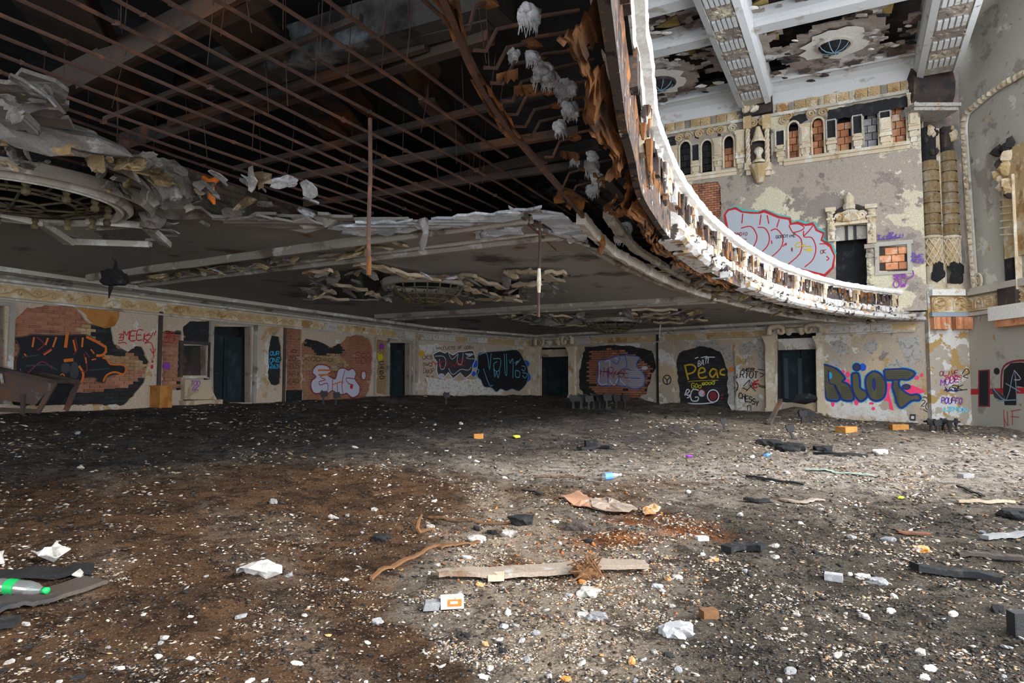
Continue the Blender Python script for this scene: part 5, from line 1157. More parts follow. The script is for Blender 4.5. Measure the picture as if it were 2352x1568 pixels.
# ================================================================== graffiti: flat paint on the walls
FONT = dict(A='00 26 40|12 32', B='00 06 26 35 23 03|23 42 31 00', C='45 36 16 04 02 10 30 41', D='00 06 26 44 42 20 00', E='46 06 00 40|03 33', F='46 06 00|03 33', G='45 26 05 02 10 30 42 23', H='00 06|40 46|03 43', I='20 26', K='00 06|46 03 40', L='06 00 40', M='00 06 23 46 40', N='00 06 40 46', O='16 04 02 10 30 42 44 36 16', P='00 06 36 45 33 03', R='00 06 36 45 33 03|23 40', S='45 36 16 04 33 42 30 10 01', T='06 46|26 20', U='06 02 10 30 42 46', V='06 20 46', W='06 10 23 30 46', Y='06 23 46|23 20', Z='06 46 00 40', X='00 46|06 40')
FONT.update({'!': '26 22|21 20', '2': '05 26 44 00 40', '0': '16 04 02 10 30 42 44 36 16', '5': '46 06 04 34 42 30 00', '3': '06 36 34 13 34 42 30 00', '6': '36 03 01 20 41 33 03', '"': '16 14|36 34', 'a': '44 14 02 10 30 42 44 40', 'e': '02 43 34 14 02 10 40', 'o': '14 02 10 30 42 34 14', 'd': '46 40 10 02 14 44', 'g': '44 14 02 21 42 44 40 00', 'u': '04 01 20 41 44 40', 'c': '43 24 03 01 20 41'})
def tagtext(txt, x, y, w, h, dy=0, jit=.25, seed=1):
    """strokes (pixel polylines) of a hand-sprayed word; (x, y) its lower left corner"""
    R = random.Random(seed); out = []; n = len(txt); cw = w / max(n, 1)
    for i, ch in enumerate(txt):
        if ch == ' ': continue
        s = h * R.uniform(1 - jit, 1 + jit * .6); bx = x + i * cw; by = y + dy * i / max(n - 1, 1) + R.uniform(-.1, .1) * h
        for st in FONT.get(ch, FONT['O']).split('|'):
            out.append([(bx + int(p[0]) / 4 * cw * .8 + (int(p[1]) / 6) * h * .1, by - int(p[1]) / 6 * s) for p in st.split()])
    return out
def graf(wl, par, label, layers, off=.004, name='graffiti'):
    mb = MB(); mats = []; o_ = off
    for ly in layers:
        mt = M['paint_' + ly[1]]
        if mt not in mats: mats.append(mt)
        mi = mats.index(mt); o_ += .0012
        if ly[0] == 'f':
            P = [tuple(p) for p in smooth_line(ly[2], 3, True)] if len(ly) > 3 else ly[2]
            wl.fill(mb, wl.px([(p[0], p[1]) for p in P], off), (), o_, 0, mi)
        elif ly[0] == 's':
            for st in ([ly[3]] if isinstance(ly[3][0], tuple) else ly[3]):
                P = wl.px(st, off); c = st[len(st) // 2]; a = wl.uv(c[0], c[1], off); b_ = wl.uv(c[0], c[1] + 10, off)
                k = abs(a[1] - b_[1]) / 10
                wl.stroke(mb, P, ly[2] * k, o_, mi, ly[4] if len(ly) > 4 else 3)
        elif ly[0] == 'b':
            for x, y, rx, ry in ly[2]:
                c = wl.uv(x, y, off); u2 = wl.uv(x + rx, y, off); z2 = wl.uv(x, y + ry, off); wl.blob(mb, c, abs(u2[0] - c[0]), abs(z2[1] - c[1]), o_, mi)
    return mb.build(name, mats, par, label=label)
BRK = -.036
# orange and black piece on the big brick patch
blk = [(33, 775), (60, 772), (75, 768), (130, 770), (190, 768), (205, 772), (243, 796), (238, 816), (250, 832), (270, 836), (286, 838), (288, 856), (265, 860), (245, 866), (240, 878), (222, 876), (220, 868), (192, 868), (186, 880), (170, 884), (156, 874), (140, 868), (120, 872), (60, 874), (40, 865), (36, 830), (45, 800)]
graf(REAR, rear, 'orange and black lettering sprayed on bare brick', [('f', 'black', blk), ('s', 'brown', 2.5, blk + [blk[0]]),
    ('s', 'orange', 6, [(198, 773), (243, 797), (236, 815), (221, 816)], 2), ('s', 'orange', 4, [(235, 821), (246, 825), (254, 836), (283, 838), (289, 849), (282, 859), (264, 854), (245, 861), (237, 876)]),
    ('s', 'orange', 5, [(158, 874), (171, 882), (186, 877), (191, 858), (181, 840)]), ('s', 'orange', 4, [[(129, 774), (121, 797)], [(190, 775), (188, 797)], [(78, 774), (74, 797)], [(110, 776), (104, 792)], [(168, 780), (174, 808)]]), ('s', 'orange', 7, [[(154, 766), (150, 798)], [(146, 828), (168, 826)]]),
    ('s', 'maroon', 2.5, [[(84, 774), (101, 790), (86, 804)], [(172, 775), (177, 800), (168, 815)], [(195, 808), (205, 820)], [(192, 812), (200, 850), (185, 852)], [(98, 812), (118, 800)], [(60, 860), (95, 830), (120, 846)]]), ('s', 'orange', 3, [[(100, 815), (118, 803)], [(208, 802), (216, 812)], [(135, 866), (143, 858), (150, 868)], [(196, 820), (198, 834)], [(55, 812), (62, 820)], [(210, 826), (220, 824)]]),
    ('s', 'char', 3, [[(50, 820), (90, 815)], [(60, 840), (110, 838), (130, 850)], [(205, 850), (250, 846)]]), ('b', 'char', [(170, 852, 10, 22), (150, 845, 11, 12)]), ('s', 'violet', 2, [[(45, 846), (52, 868)], [(75, 848), (84, 866)]])], BRK)
graf(REAR, rear, 'red sprayed word MEEK with an arrow and dots', [('s', 'red', 2.6, tagtext('MEEK', 283, 780, 62, 22, 3, .12, 3)), ('s', 'red', 2.2, [[(273, 768), (281, 767), (274, 776), (283, 774)], [(272, 782), (282, 781)], [(271, 788), (285, 786), (291, 790)], [(352, 762), (348, 772)], [(358, 760), (354, 770)], [(335, 770), (348, 772), (332, 788), (340, 786), (350, 792), (353, 822)], [(345, 800), (352, 812), (357, 800)]]), ('b', 'red', [(350, 830, 2.5, 3), (349, 842, 3.2, 5)])])
graf(REAR, rear, 'red digits on the brick pilaster', [('s', 'red', 2.4, tagtext('35', 376, 788, 27, 24, 0, .1, 4))], BRK)
graf(REAR, rear, 'violet haze sprayed on the brick pilaster', [('b', 'violet', [(383, 840, 8, 9)])], BRK + .002)
graf(REAR, rear, 'purple tag on the flared cream base', [('s', 'violet', 1.8, tagtext('TOO', 438, 884, 22, 10, 0, .2, 5) + tagtext('AK', 441, 897, 17, 10, 0, .2, 6))], .166)
graf(REAR, rear, 'bright blue words on the narrow black patch', [('s', 'sky', 2.4, tagtext('OUR', 620, 816, 22, 9, 0, .2, 7) + tagtext('ONE', 619, 831, 25, 11, 0, .2, 8) + tagtext('263', 619, 845, 22, 10, 0, .2, 9))], BRK)
graf(REAR, rear, 'black scribbled tags on the brick strip', [('s', 'brown', 1.7, tagtext('ZOE', 663, 828, 25, 10, 0, .3, 10) + tagtext('KOS', 664, 845, 24, 12, 0, .3, 11) + tagtext('NIX', 664, 863, 26, 12, 0, .3, 12) + tagtext('EAD', 663, 880, 24, 12, 0, .3, 13)), ('s', 'black', 1.5, [(668, 806), (675, 803), (682, 806), (675, 809), (668, 806)])], BRK)
ems = [(720, 846), (731, 837), (752, 840), (760, 853), (752, 860), (764, 868), (771, 868), (777, 848), (790, 845), (800, 850), (810, 846), (818, 857), (815, 870), (826, 887), (823, 906), (809, 913), (796, 903), (788, 906), (774, 903), (763, 897), (752, 904), (741, 902), (722, 903), (714, 887), (717, 873), (726, 865), (718, 857)]
graf(REAR, rear, 'white bubble letters EMS with a red outline', [('f', 'lilac', ems, 1), ('s', 'maroon', 2.6, smooth_line([Vector(p) for p in ems], 3, True) and ems + [ems[0]]), ('b', 'maroon', [(835, 862, 6.2, 11.2)]), ('b', 'lilac', [(835, 862, 4.6, 9)]),
    ('s', 'maroon', 2, [[(752, 860), (735, 865), (748, 872), (733, 876), (735, 884), (752, 880), (752, 903)], [(764, 868), (763, 896)], [(774, 880), (775, 902)], [(792, 850), (785, 880), (788, 905)], [(815, 870), (795, 868), (800, 880), (812, 884)]]), ('b', 'red', [(807, 888, 3.5, 5)]), ('s', 'orange', 4, [[(730, 850), (760, 850)], [(731, 861), (758, 860)]]), ('s', 'orange', 2.4, [(762, 884), (778, 878), (788, 876), (784, 884)])], BRK)
graf(REAR, rear, 'thin dark red tags over the round brick patch', [('s', 'maroon', 1.5, tagtext('VON', 815, 834, 38, 14, 0, .3, 14) + tagtext('ECO', 817, 822, 36, 10, 0, .3, 15)), ('s', 'brown', 1.5, tagtext('KODAO', 700, 828, 66, 9, 2, .3, 16) + tagtext('RX', 775, 845, 16, 10, 0, .3, 17))], BRK)
graf(REAR, rear, 'yellow blot and black letters running down the brick strip', [('s', 'yellow', 6, [(868, 810), (870, 826), (872, 816)]), ('b', 'yellow', [(874, 820, 6, 8)]), ('s', 'black', 1.8, tagtext('C', 871, 836, 13, 8) + tagtext('A', 872, 847, 13, 9) + tagtext('S', 871, 858, 12, 9) + tagtext('O', 872, 869, 12, 8)), ('b', 'violet', [(877, 795, 6, 7)])], BRK)
graf(DIAG, diag, 'small black words PRODUCTS OF ODEN above the grey piece', [('s', 'brown', 1.4, tagtext('PRODUCTS OF ODEN', 1003, 803, 85, 6, -3, .2, 18))])
dz = [(995, 813), (1010, 806), (1022, 811), (1028, 807), (1040, 815), (1052, 808), (1066, 807), (1086, 805), (1092, 824), (1086, 838), (1084, 855), (1068, 868), (1057, 856), (1041, 869), (1030, 855), (1020, 867), (1009, 866), (1003, 850), (1004, 832), (997, 823)]
graf(DIAG, diag, 'grey and white angular letters crossed by a red tag', [('f', 'char', dz), ('s', 'white', 2, dz + [dz[0]], 2), ('s', 'white', 1.4, [[(999, 818), (1018, 818), (1024, 830), (1020, 846), (1012, 846), (1009, 824)], [(1030, 810), (1038, 825), (1052, 812)], [(1052, 812), (1050, 832), (1060, 836), (1064, 810)], [(1068, 812), (1088, 813), (1070, 822), (1090, 824)], [(1030, 845), (1040, 860), (1058, 848), (1075, 850), (1083, 842)]]), ('s', 'red', 1.8, tagtext('MOWE', 992, 842, 80, 13, -2, .3, 19)), ('b', 'lilac', [(1014, 862, 7, 5), (1078, 814, 8, 3)])])
graf(DIAG, diag, 'brown words stacked beside the grey piece', [('s', 'brown', 1.5, tagtext('OKS', 970, 824, 25, 8, 0, .2, 20) + tagtext('SWD', 971, 840, 22, 8, 0, .2, 21) + tagtext('DROP', 972, 857, 26, 10, 0, .2, 22) + tagtext('OUT', 977, 875, 20, 11, 0, .2, 23) + tagtext('SLOBNKY', 1023, 880, 42, 8, 4, .2, 24)), ('b', 'mustard', [(968, 812, 7, 8)])])
nv = [(1098, 812), (1120, 808), (1160, 805), (1185, 803), (1196, 812), (1203, 826), (1212, 846), (1213, 868), (1207, 884), (1192, 898), (1176, 893), (1163, 898), (1150, 893), (1140, 900), (1128, 890), (1112, 888), (1104, 872), (1094, 862), (1097, 840)]
graf(DIAG, diag, 'large dark piece with pale blue letter outlines', [('b', 'blue', [(1090, 835, 8, 9), (1208, 835, 8, 8), (1212, 866, 7, 10), (1088, 858, 5, 6)]), ('f', 'black', nv, 1), ('s', 'steel', 1.6, nv + [nv[0]]), ('s', 'aqua', 1.6, [[(1100, 815), (1118, 812), (1124, 850), (1128, 812)], [(1110, 846), (1124, 884), (1132, 884)], [(1132, 824), (1149, 824), (1149, 840), (1144, 852), (1136, 850), (1134, 836), (1142, 830)], [(1134, 845), (1136, 866), (1140, 854), (1144, 868), (1148, 850)], [(1158, 812), (1160, 856), (1164, 858), (1163, 812)], [(1170, 826), (1172, 834), (1178, 824), (1178, 868)], [(1182, 834), (1190, 828), (1184, 838), (1196, 824)], [(1184, 850), (1194, 854), (1192, 866), (1184, 864), (1184, 850)], [(1198, 840), (1206, 842), (1204, 852), (1198, 848)], [(1200, 856), (1211, 858), (1206, 868), (1200, 862)]]), ('s', 'aqua', 1.8, [(1092, 846), (1100, 850), (1096, 862), (1101, 876)])])
hk = [(1373, 830), (1382, 826), (1390, 826), (1402, 823), (1414, 818), (1432, 816), (1446, 816), (1470, 820), (1462, 834), (1466, 846), (1478, 858), (1482, 872), (1475, 888), (1455, 893), (1440, 887), (1424, 886), (1412, 880), (1402, 886), (1388, 885), (1376, 884), (1371, 872), (1375, 852)]
graf(SIDE, side, 'pale bubble letters with a blue outline and red scrawl on the brick oval', [('f', 'ghost', hk, 1), ('s', 'blue', 2, hk + [hk[0]]), ('s', 'lilac', 2.4, [[(1376, 832), (1377, 866), (1374, 876), (1382, 884), (1394, 880)], [(1390, 830), (1400, 828), (1400, 850)], [(1414, 822), (1420, 826)], [(1400, 872), (1410, 884), (1420, 868)], [(1424, 872), (1436, 884)]]), ('s', 'blue', 1.8, [[(1405, 828), (1418, 836), (1424, 820)], [(1436, 818), (1440, 840), (1426, 850)], [(1445, 850), (1458, 848)], [(1448, 868), (1472, 868)], [(1398, 850), (1396, 880)], [(1424, 852), (1420, 880)]]), ('s', 'maroon', 1.8, tagtext('IHRMSE', 1374, 866, 72, 20, 0, .3, 25) + tagtext('HWA', 1378, 860, 60, 12, 0, .3, 26)), ('b', 'lilac', [(1481, 845, 7, 4.5)])] + [('s', 'lilac', 1, [(1448 - k % 2 * 4, 848 + 4.5 * k), (1476, 848 + 4.5 * k)], 0) for k in range(9)], BRK)
def peace(x, y, rx, ry): return [[(x + rx * math.cos(t * .45), y + ry * math.sin(t * .45)) for t in range(15)], [(x, y - ry), (x, y + ry)], [(x, y), (x - rx * .7, y + ry * .7)], [(x, y), (x + rx * .7, y + ry * .7)]]
graf(SIDE, side, 'black circled three-spoke sign on the pilaster', [('s', 'black', 2.4, [[(1532 + 9 * math.cos(t * .45), 872 + 10.5 * math.sin(t * .45)) for t in range(15)], [(1532, 882), (1532, 873), (1526, 867)], [(1532, 873), (1538, 867)]])], .145)
graf(SIDE, side, 'yellow word Peac painted on the black patch', [('s', 'mustard', 4, [[(1573, 838), (1576, 852), (1581, 872)], [(1571, 840), (1588, 837), (1598, 844), (1592, 855), (1578, 859)], [(1605, 857), (1619, 853), (1616, 845), (1608, 846), (1604, 858), (1609, 868), (1624, 865)], [(1646, 850), (1637, 847), (1630, 857), (1636, 866), (1645, 856), (1645, 849), (1649, 868)], [(1665, 847), (1656, 850), (1655, 859), (1666, 861)]]), ('s', 'yellow', 1.3, [(1580, 876), (1610, 874), (1650, 873)]), ('s', 'lime', 1.8, tagtext('Goo', 1588, 890, 24, 11, 0, .15, 27) + tagtext('good', 1612, 884, 30, 8, -2, .15, 28))], BRK)
graf(SIDE, side, 'white chalky words and rings on the black patch', [('s', 'white', 1.8, tagtext('BAT', 1603, 842, 22, 13, -6, .1, 29)), ('s', 'white', 2.2, [[(1596, 823), (1604, 820)], [(1610, 821), (1625, 818)], [(1620, 820), (1642, 820)], [(1627, 820), (1626, 834)]]), ('s', 'white', 2.6, [[(1573, 908), (1578, 894), (1584, 898), (1576, 906), (1586, 908), (1578, 914)], [(1605, 896), (1592, 894), (1586, 908), (1590, 920), (1602, 920), (1604, 912), (1596, 912)], [(1638 + 13 * math.cos(t * .45), 909 + 14 * math.sin(t * .45)) for t in range(15)], [(1580, 926), (1610, 927), (1640, 924)]]), ('b', 'maroon', [(1638, 909, 9, 10)]), ('b', 'cream' if 'paint_cream' in M else 'lilac', [(1612, 903, 8, 8)]), ('s', 'red', 2, [[(1604, 900), (1610, 894), (1619, 899), (1616, 908)], [(1655, 908), (1662, 906)], [(1655, 914), (1660, 914)]])], BRK)
graf(SIDE, side, 'black and red tags with the word CHESSY', [('s', 'char', 3, peace(1685, 887, 10, 13)[:1]), ('s', 'char', 2.4, peace(1685, 887, 10, 13)[1:]), ('s', 'char', 2, [[(1682 + 4.5 * math.cos(t * .45), 869 + 5 * math.sin(t * .45)) for t in range(15)], [(1688, 862), (1696, 868)], [(1694, 858), (1690, 872)]]), ('s', 'black', 2, tagtext('RIOT', 1700, 868, 42, 16, 0, .15, 30) + tagtext('NER', 1706, 852, 28, 7, 0, .2, 31)), ('s', 'black', 1.8, [[(1707, 887), (1722, 872), (1720, 880)], [(1706, 890), (1718, 896)], [(1714, 898), (1732, 880)], [(1722, 884), (1736, 898)], [(1728, 880), (1738, 884)], [(1741, 848), (1756, 850)], [(1744, 856), (1756, 860), (1746, 866)]]), ('s', 'red', 3.4, [[(1742, 873), (1732, 878), (1732, 890), (1740, 888)], [(1734, 880), (1744, 882)]]), ('s', 'black', 1.5, tagtext('oooo', 1743, 888, 20, 7, 3, .2, 32)), ('s', 'black', 2.2, tagtext('CHESSY', 1697, 914, 46, 12, 17, .1, 33)), ('s', 'black', 1.8, [(1717, 931), (1717, 942), (1725, 942), (1725, 931), (1717, 931)], 0), ('b', 'orange', [(1680, 848, 6, 6)])], .016)
Rr = [(1885, 836), (1912, 842), (1929, 853), (1941, 869), (1934, 876), (1951, 885), (1961, 917), (1937, 918), (1929, 905), (1916, 882), (1929, 917), (1901, 917), (1895, 894), (1884, 856)]
Ri = [(1957, 858), (1971, 857), (1975, 876), (1976, 891), (1989, 899), (1991, 911), (1978, 921), (1969, 915), (1959, 896)]
Ro = [(2007, 852), (2020, 857), (2033, 874), (2035, 894), (2029, 913), (2012, 920), (1997, 911), (1989, 886), (1991, 864)]
Rt = [(2031, 849), (2060, 847), (2084, 848), (2102, 857), (2087, 871), (2067, 871), (2065, 886), (2077, 899), (2092, 907), (2106, 905), (2114, 912), (2110, 919), (2094, 920), (2072, 936), (2062, 928), (2057, 911), (2050, 889), (2051, 874), (2035, 871)]
allr = (Rr, Ri, Ro, Rt)
graf(SIDE, side, 'big graffiti reading RIOT in black and blue with pink splashes', [('s', 'teal', 9, [p[:] + [p[0]] for p in allr]), ('f', 'pink', [(2030, 876), (2048, 881), (2042, 902), (2053, 942), (2043, 940), (2041, 921), (2029, 920), (2037, 908)]), ('f', 'pink', [(2070, 890), (2094, 884), (2110, 890), (2126, 899), (2104, 907), (2082, 902)]), ('f', 'pink', [(1914, 882), (1926, 895), (1930, 912), (1922, 905)]), ('f', 'pink', [(1935, 872), (1950, 870), (1954, 884)]), ('b', 'pink', [(1937, 853, 4, 4), (1947, 860, 5.5, 6.5), (1885, 882, 5, 8), (1891, 892, 3, 5), (1892, 912, 5, 5), (1888, 921, 2, 2), (1913, 927, 4, 7), (1967, 924, 5, 7), (2006, 938, 4, 4), (2002, 926, 6, 3), (2117, 861, 4, 4), (2106, 867, 5.5, 5)]), ('s', 'blue', 6, [p[:] + [p[0]] for p in allr]), ('b', 'teal', [(1968, 842, 12, 11)]), ('b', 'blue', [(1982, 843, 8, 9)]), ('f', 'olive', Rr), ('f', 'olive', Ri), ('f', 'olive', Ro, 1), ('f', 'olive', Rt), ('s', 'navy', 4, [p[:] + [p[0]] for p in allr]), ('b', 'navy', [(1968, 843, 10, 10), (2008, 882, 4.5, 15)]), ('b', 'char', [(1968, 843, 5, 6)]), ('b', 'sky', [(1907, 862, 5, 8)]), ('s', 'navy', 3, [[(1903, 850), (1905, 878), (1914, 882)], [(2046, 872), (2068, 872)]]), ('b', 'navy', [(2082, 888, 11, 7)]), ('b', 'char', [(2083, 888, 7, 4), (1886, 898, 4, 8)])] + [('s', 'char', 1.2, [[(a, y), (b_, y + 1)] for y in range(y0, y1, 4)], 0) for a, b_, y0, y1 in ((1888, 1900, 860, 886), (1902, 1924, 890, 916), (1932, 1956, 888, 916), (1994, 2004, 862, 910), (2014, 2030, 866, 912), (2036, 2090, 853, 870), (2054, 2066, 880, 928))], .006)
graf(SIDE, side, 'black tag reading 20 at the edge of the wall', [('s', 'black', 1.8, tagtext('20', 2116, 932, 20, 14, 6, .1, 34) + [[(2112, 917), (2124, 911), (2132, 918)], [(2120, 940), (2138, 950)]])])
graf(PIER, pier, 'pink, purple and blue tags stacked on the pier', [('s', 'maroon', 2, tagtext('OLIVE', 2158, 862, 44, 10, -2, .15, 35)), ('s', 'violet', 2.4, tagtext('MODE', 2160, 884, 44, 15, -8, .2, 36)), ('s', 'red', 1.6, tagtext('SOOS', 2170, 872, 40, 9, 0, .2, 37)), ('s', 'black', 2, tagtext('VSK', 2170, 900, 44, 12, -4, .2, 38) + [[(2210, 858), (2220, 846), (2226, 856), (2212, 864), (2224, 868)], [(2190, 898), (2222, 894)]]), ('s', 'purple', 2.4, tagtext('POUFFO', 2162, 926, 48, 14, 0, .15, 39)), ('s', 'aqua', 3, tagtext('LEMON', 2168, 942, 54, 9, 4, .15, 40)), ('s', 'navy', 2, tagtext('AAS', 2168, 898, 34, 6, 0, .2, 41))])
graf(SPLAY, splay, 'black letters outlined in red over a red band, partly out of view', [('f', 'red', [(2230, 893), (2420, 888), (2420, 902), (2230, 906)]), ('f', 'maroon', [(2247, 850), (2274, 848), (2274, 934), (2247, 934)]), ('f', 'black', [(2250, 853), (2270, 851), (2270, 931), (2250, 931)]), ('s', 'maroon', 5, [(2300, 900), (2302, 850), (2320, 832), (2360, 828), (2420, 840)]), ('f', 'black', [(2304, 900), (2306, 850), (2322, 834), (2345, 832), (2410, 840), (2410, 900), (2336, 886), (2334, 930), (2308, 930)]), ('f', 'char', [(2278, 888), (2312, 912), (2300, 920), (2284, 912)]), ('s', 'steel', 2.5, [[(2280, 890), (2312, 918), (2330, 850), (2336, 928)], [(2290, 920), (2334, 918)], [(2310, 880), (2345, 900)]]), ('s', 'lilac', 2, [[(2330, 850), (2345, 870), (2330, 872)]]), ('b', 'black', [(2290, 852, 7, 8)]), ('s', 'red', 1.8, [[(2306, 940), (2308, 980)], [(2314, 944), (2316, 978), (2308, 962)], [(2322, 944), (2346, 940)], [(2326, 944), (2326, 976)], [(2322, 956), (2342, 958)]])])
sv = [(1667, 493), (1674, 484), (1689, 481), (1702, 488), (1725, 491), (1746, 491), (1755, 488), (1787, 501), (1811, 505), (1814, 517), (1831, 513), (1850, 519), (1868, 517), (1873, 530), (1889, 537), (1884, 552), (1904, 565), (1915, 588), (1910, 613), (1893, 629), (1852, 619), (1825, 613), (1767, 600), (1725, 590), (1684, 580), (1674, 530)]
graf(UPW, up, 'silver bubble letters with a red outline on the upper wall', [('s', 'teal', 9, [(p[0] + 2, p[1] - 4) for p in sv[:18]], 2), ('f', 'red', [(1662, 494), (1671, 480), (1690, 475), (1706, 485), (1740, 487), (1756, 481), (1790, 496), (1816, 500), (1819, 512), (1832, 508), (1850, 514), (1868, 510), (1878, 527), (1894, 534), (1889, 550), (1909, 561), (1919, 588), (1915, 616), (1895, 636), (1862, 628), (1840, 618), (1760, 604), (1676, 580)]), ('f', 'silver', sv), ('s', 'red', 2.6, [[(1704, 513), (1706, 490)], [(1745, 516), (1748, 493)], [(1766, 514), (1762, 494)], [(1784, 522), (1790, 503)], [(1702, 524), (1725, 520), (1738, 539), (1736, 556), (1725, 576)], [(1740, 522), (1757, 524), (1767, 543), (1763, 564), (1744, 584)], [(1770, 530), (1784, 526), (1798, 545), (1793, 570), (1767, 594)], [(1812, 517), (1821, 534), (1840, 549), (1838, 581), (1810, 607)], [(1813, 516), (1832, 514), (1847, 522), (1838, 530), (1822, 534)], [(1846, 530), (1847, 544), (1865, 546), (1874, 570), (1867, 596), (1848, 613)], [(1868, 517), (1858, 530), (1846, 542)], [(1882, 560), (1896, 560), (1904, 566)], [(1798, 566), (1806, 558), (1805, 564)], [(1772, 552), (1773, 560)], [(1898, 588), (1904, 594), (1898, 598)]]), ('s', 'maroon', 1.6, tagtext('NADIO', 1687, 541, 30, 7, 0, .2, 42) + tagtext('KRAY', 1689, 556, 26, 9, 0, .2, 43) + tagtext('OK', 1884, 582, 14, 8, 0, .2, 44)), ('s', 'char', 1.5, tagtext('GOODTIME', 1782, 547, 46, 7, -3, .2, 45)), ('s', 'mustard', 2.4, [[(1840, 556), (1828, 560), (1830, 568), (1842, 564), (1850, 560)], [(1843, 566), (1864, 566)], [(1846, 572), (1862, 576)]]), ('b', 'yellow', [(1859, 574, 6, 4)]), ('b', 'maroon', [(1819, 573, 2, 5)])], .006)
graf(UPW, up, 'purple word TISHU! and purple scribbles by the blocked window', [('s', 'purple', 2, tagtext('TISHU!', 2014, 551, 66, 10, -6, .15, 46) + [[(2014, 550), (2070, 545)], [(2042, 535), (2052, 533), (2048, 538), (2042, 535)]]), ('s', 'purple', 1.8, tagtext('ZWE', 2092, 590, 30, 9, 3, .2, 47) + tagtext('AKN', 2092, 602, 30, 9, 3, .2, 48)), ('s', 'violet', 2.4, tagtext('SEA', 2052, 640, 30, 11, 0, .2, 49) + tagtext('OW', 2052, 660, 32, 16, 0, .2, 50) + [[(2084, 640), (2098, 632), (2096, 620)]])], .06)
# ================================================================== round lamp grilles in the soffit
def basket(px, zr, R, depth, label, ribs=14, rings=(), tilt=0):
    p = atz(px[0], px[1], zr); t = thing('ceiling_grille', p, label, 'grille')
    mb = MB(); mb.lathe(p, [(R * 1.0, .04), (R * 1.0, -.05), (R * 1.06, -.10), (R * 1.14, -.08), (R * 1.18, .0), (R * 1.18, .08)], 40); mb.build('rim', M['moulding_dull'], t, smooth=False)
    prof = [(R * math.sin(a), -depth * math.cos(a) - .04) for a in (math.pi / 2, 1.25, .95, .65, .35, .05)]
    for k in range(ribs):
        a = 2 * math.pi * k / ribs; mb = MB(); mb.tube([p + Vector((r * math.cos(a), r * math.sin(a), z)) for r, z in prof], .022 * max(.6, R), 5); mb.build('grille_rib', M['grille_metal'], t)
    for r, z in prof[1:5]:
        mb = MB(); mb.tube([p + Vector((r * math.cos(q * math.pi / 12), r * math.sin(q * math.pi / 12), z)) for q in range(25)], .018 * max(.6, R), 5); mb.build('grille_ring', M['grille_metal'], t)
    mb = MB(); mb.lathe(p, [(0, -.08), (.06, -.06), (R * .9, .0), (R * 1.02, .1), (R, .5), (0, .6)], 30); mb.build('dark_hollow', M['soot_and_dark'], t)
    return t, p
basket((978, 652), 2.44, .92, .48, 'round basket grille in the middle of the ceiling, between torn pale strips', 18)
basket((1405, 738), 2.44, 1.05, .45, 'small far basket grille of the ceiling near the hall corner', 16)
# the great medallion by the left edge
p = atz(25, 451, 2.44); p0 = p
t = thing('ceiling_medallion', p, 'great round plaster medallion with stepped rings and a scrolled metal grille', 'medallion')
R0 = 1.22
for r, pr, mt, nm in ((1.0, [(0, .04), (-.02, -.06), (.06, -.10), (.10, -.05), (.14, -.09), (.20, -.04), (.20, .06)], 'moulding', 'inner_ring'), (1.30, [(0, .05), (.0, -.05), (.05, -.08), (.10, -.03), (.10, .06)], 'moulding_dull', 'outer_ring')):
    mb = MB(); mb.lathe(p, [(R0 * r + a, b_) for a, b_ in pr], 56, a0=-2.0 if r > 1.1 else 0, a1=1.6 if r > 1.1 else 2 * math.pi); mb.build(nm, M[mt], t)
mb = MB(); mb.lathe(p, [(R0 * 1.18, .0), (R0 * 1.3, .02)], 56, a0=-2.0, a1=1.6); mb.build('ring_field', M['soffit'], t)
mb = MB(); mb.lathe(p, [(R0 * .99, -.02), (R0 * .97, .10), (R0 * .93, .14)], 56); mb.build('red_lining', M['rust_girder'], t)
g = MB(); g.lathe(p, [(0, .62), (R0 * .95, .5), (R0 * 1.0, .12)], 30); g.build('dark_hollow', M['soot_and_dark'], t)
for k in range(26):
    a = 2 * math.pi * k / 26; d = Vector((math.cos(a), math.sin(a), 0)); mb = MB(); mb.tube([p + d * R0 * .97 + Vector((0, 0, .05)), p + d * R0 * .86 + Vector((0, 0, .0)), p + d * R0 * .6 + Vector((0, 0, -.08))], .018, 5)
    e = Vector((-d.y, d.x, 0)); c = p + d * R0 * .84 + Vector((0, 0, .02)); mb.tube([c + d * (.11 * (1 - q / 16) * math.cos(q * .7)) + e * (.11 * (1 - q / 16) * math.sin(q * .7)) + Vector((0, 0, -.01)) for q in range(14)], .016, 4); mb.build('grille_scroll', M['grille_metal'], t)
for rr, z in ((.70, -.06), (.60, -.08), (.3, -.12)):
    mb = MB(); mb.tube([p + Vector((R0 * rr * math.cos(q * math.pi / 20), R0 * rr * math.sin(q * math.pi / 20), z)) for q in range(41)], .022, 5); mb.build('grille_ring', M['grille_metal'], t)
for k in range(8):
    a = 2 * math.pi * k / 8; d = Vector((math.cos(a), math.sin(a), 0)); mb = MB(); mb.tube([p + d * R0 * .6 + Vector((0, 0, -.08)), p + d * R0 * .3 + Vector((0, 0, -.12)), p + Vector((0, 0, -.14))], .018, 5); mb.build('grille_rib', M['grille_metal'], t)
for k in range(16):
    a = 2 * math.pi * k / 16; d = Vector((math.cos(a), math.sin(a), 0)); mb = MB(); mb.lathe(p + d * R0 * .92 + Vector((0, 0, -.22)), [(0, 0), (.045, .02), (.055, .07), (.03, .11), (.05, .14), (.04, .2)], 8); mb.build('grille_drop', M['grille_metal'], t)
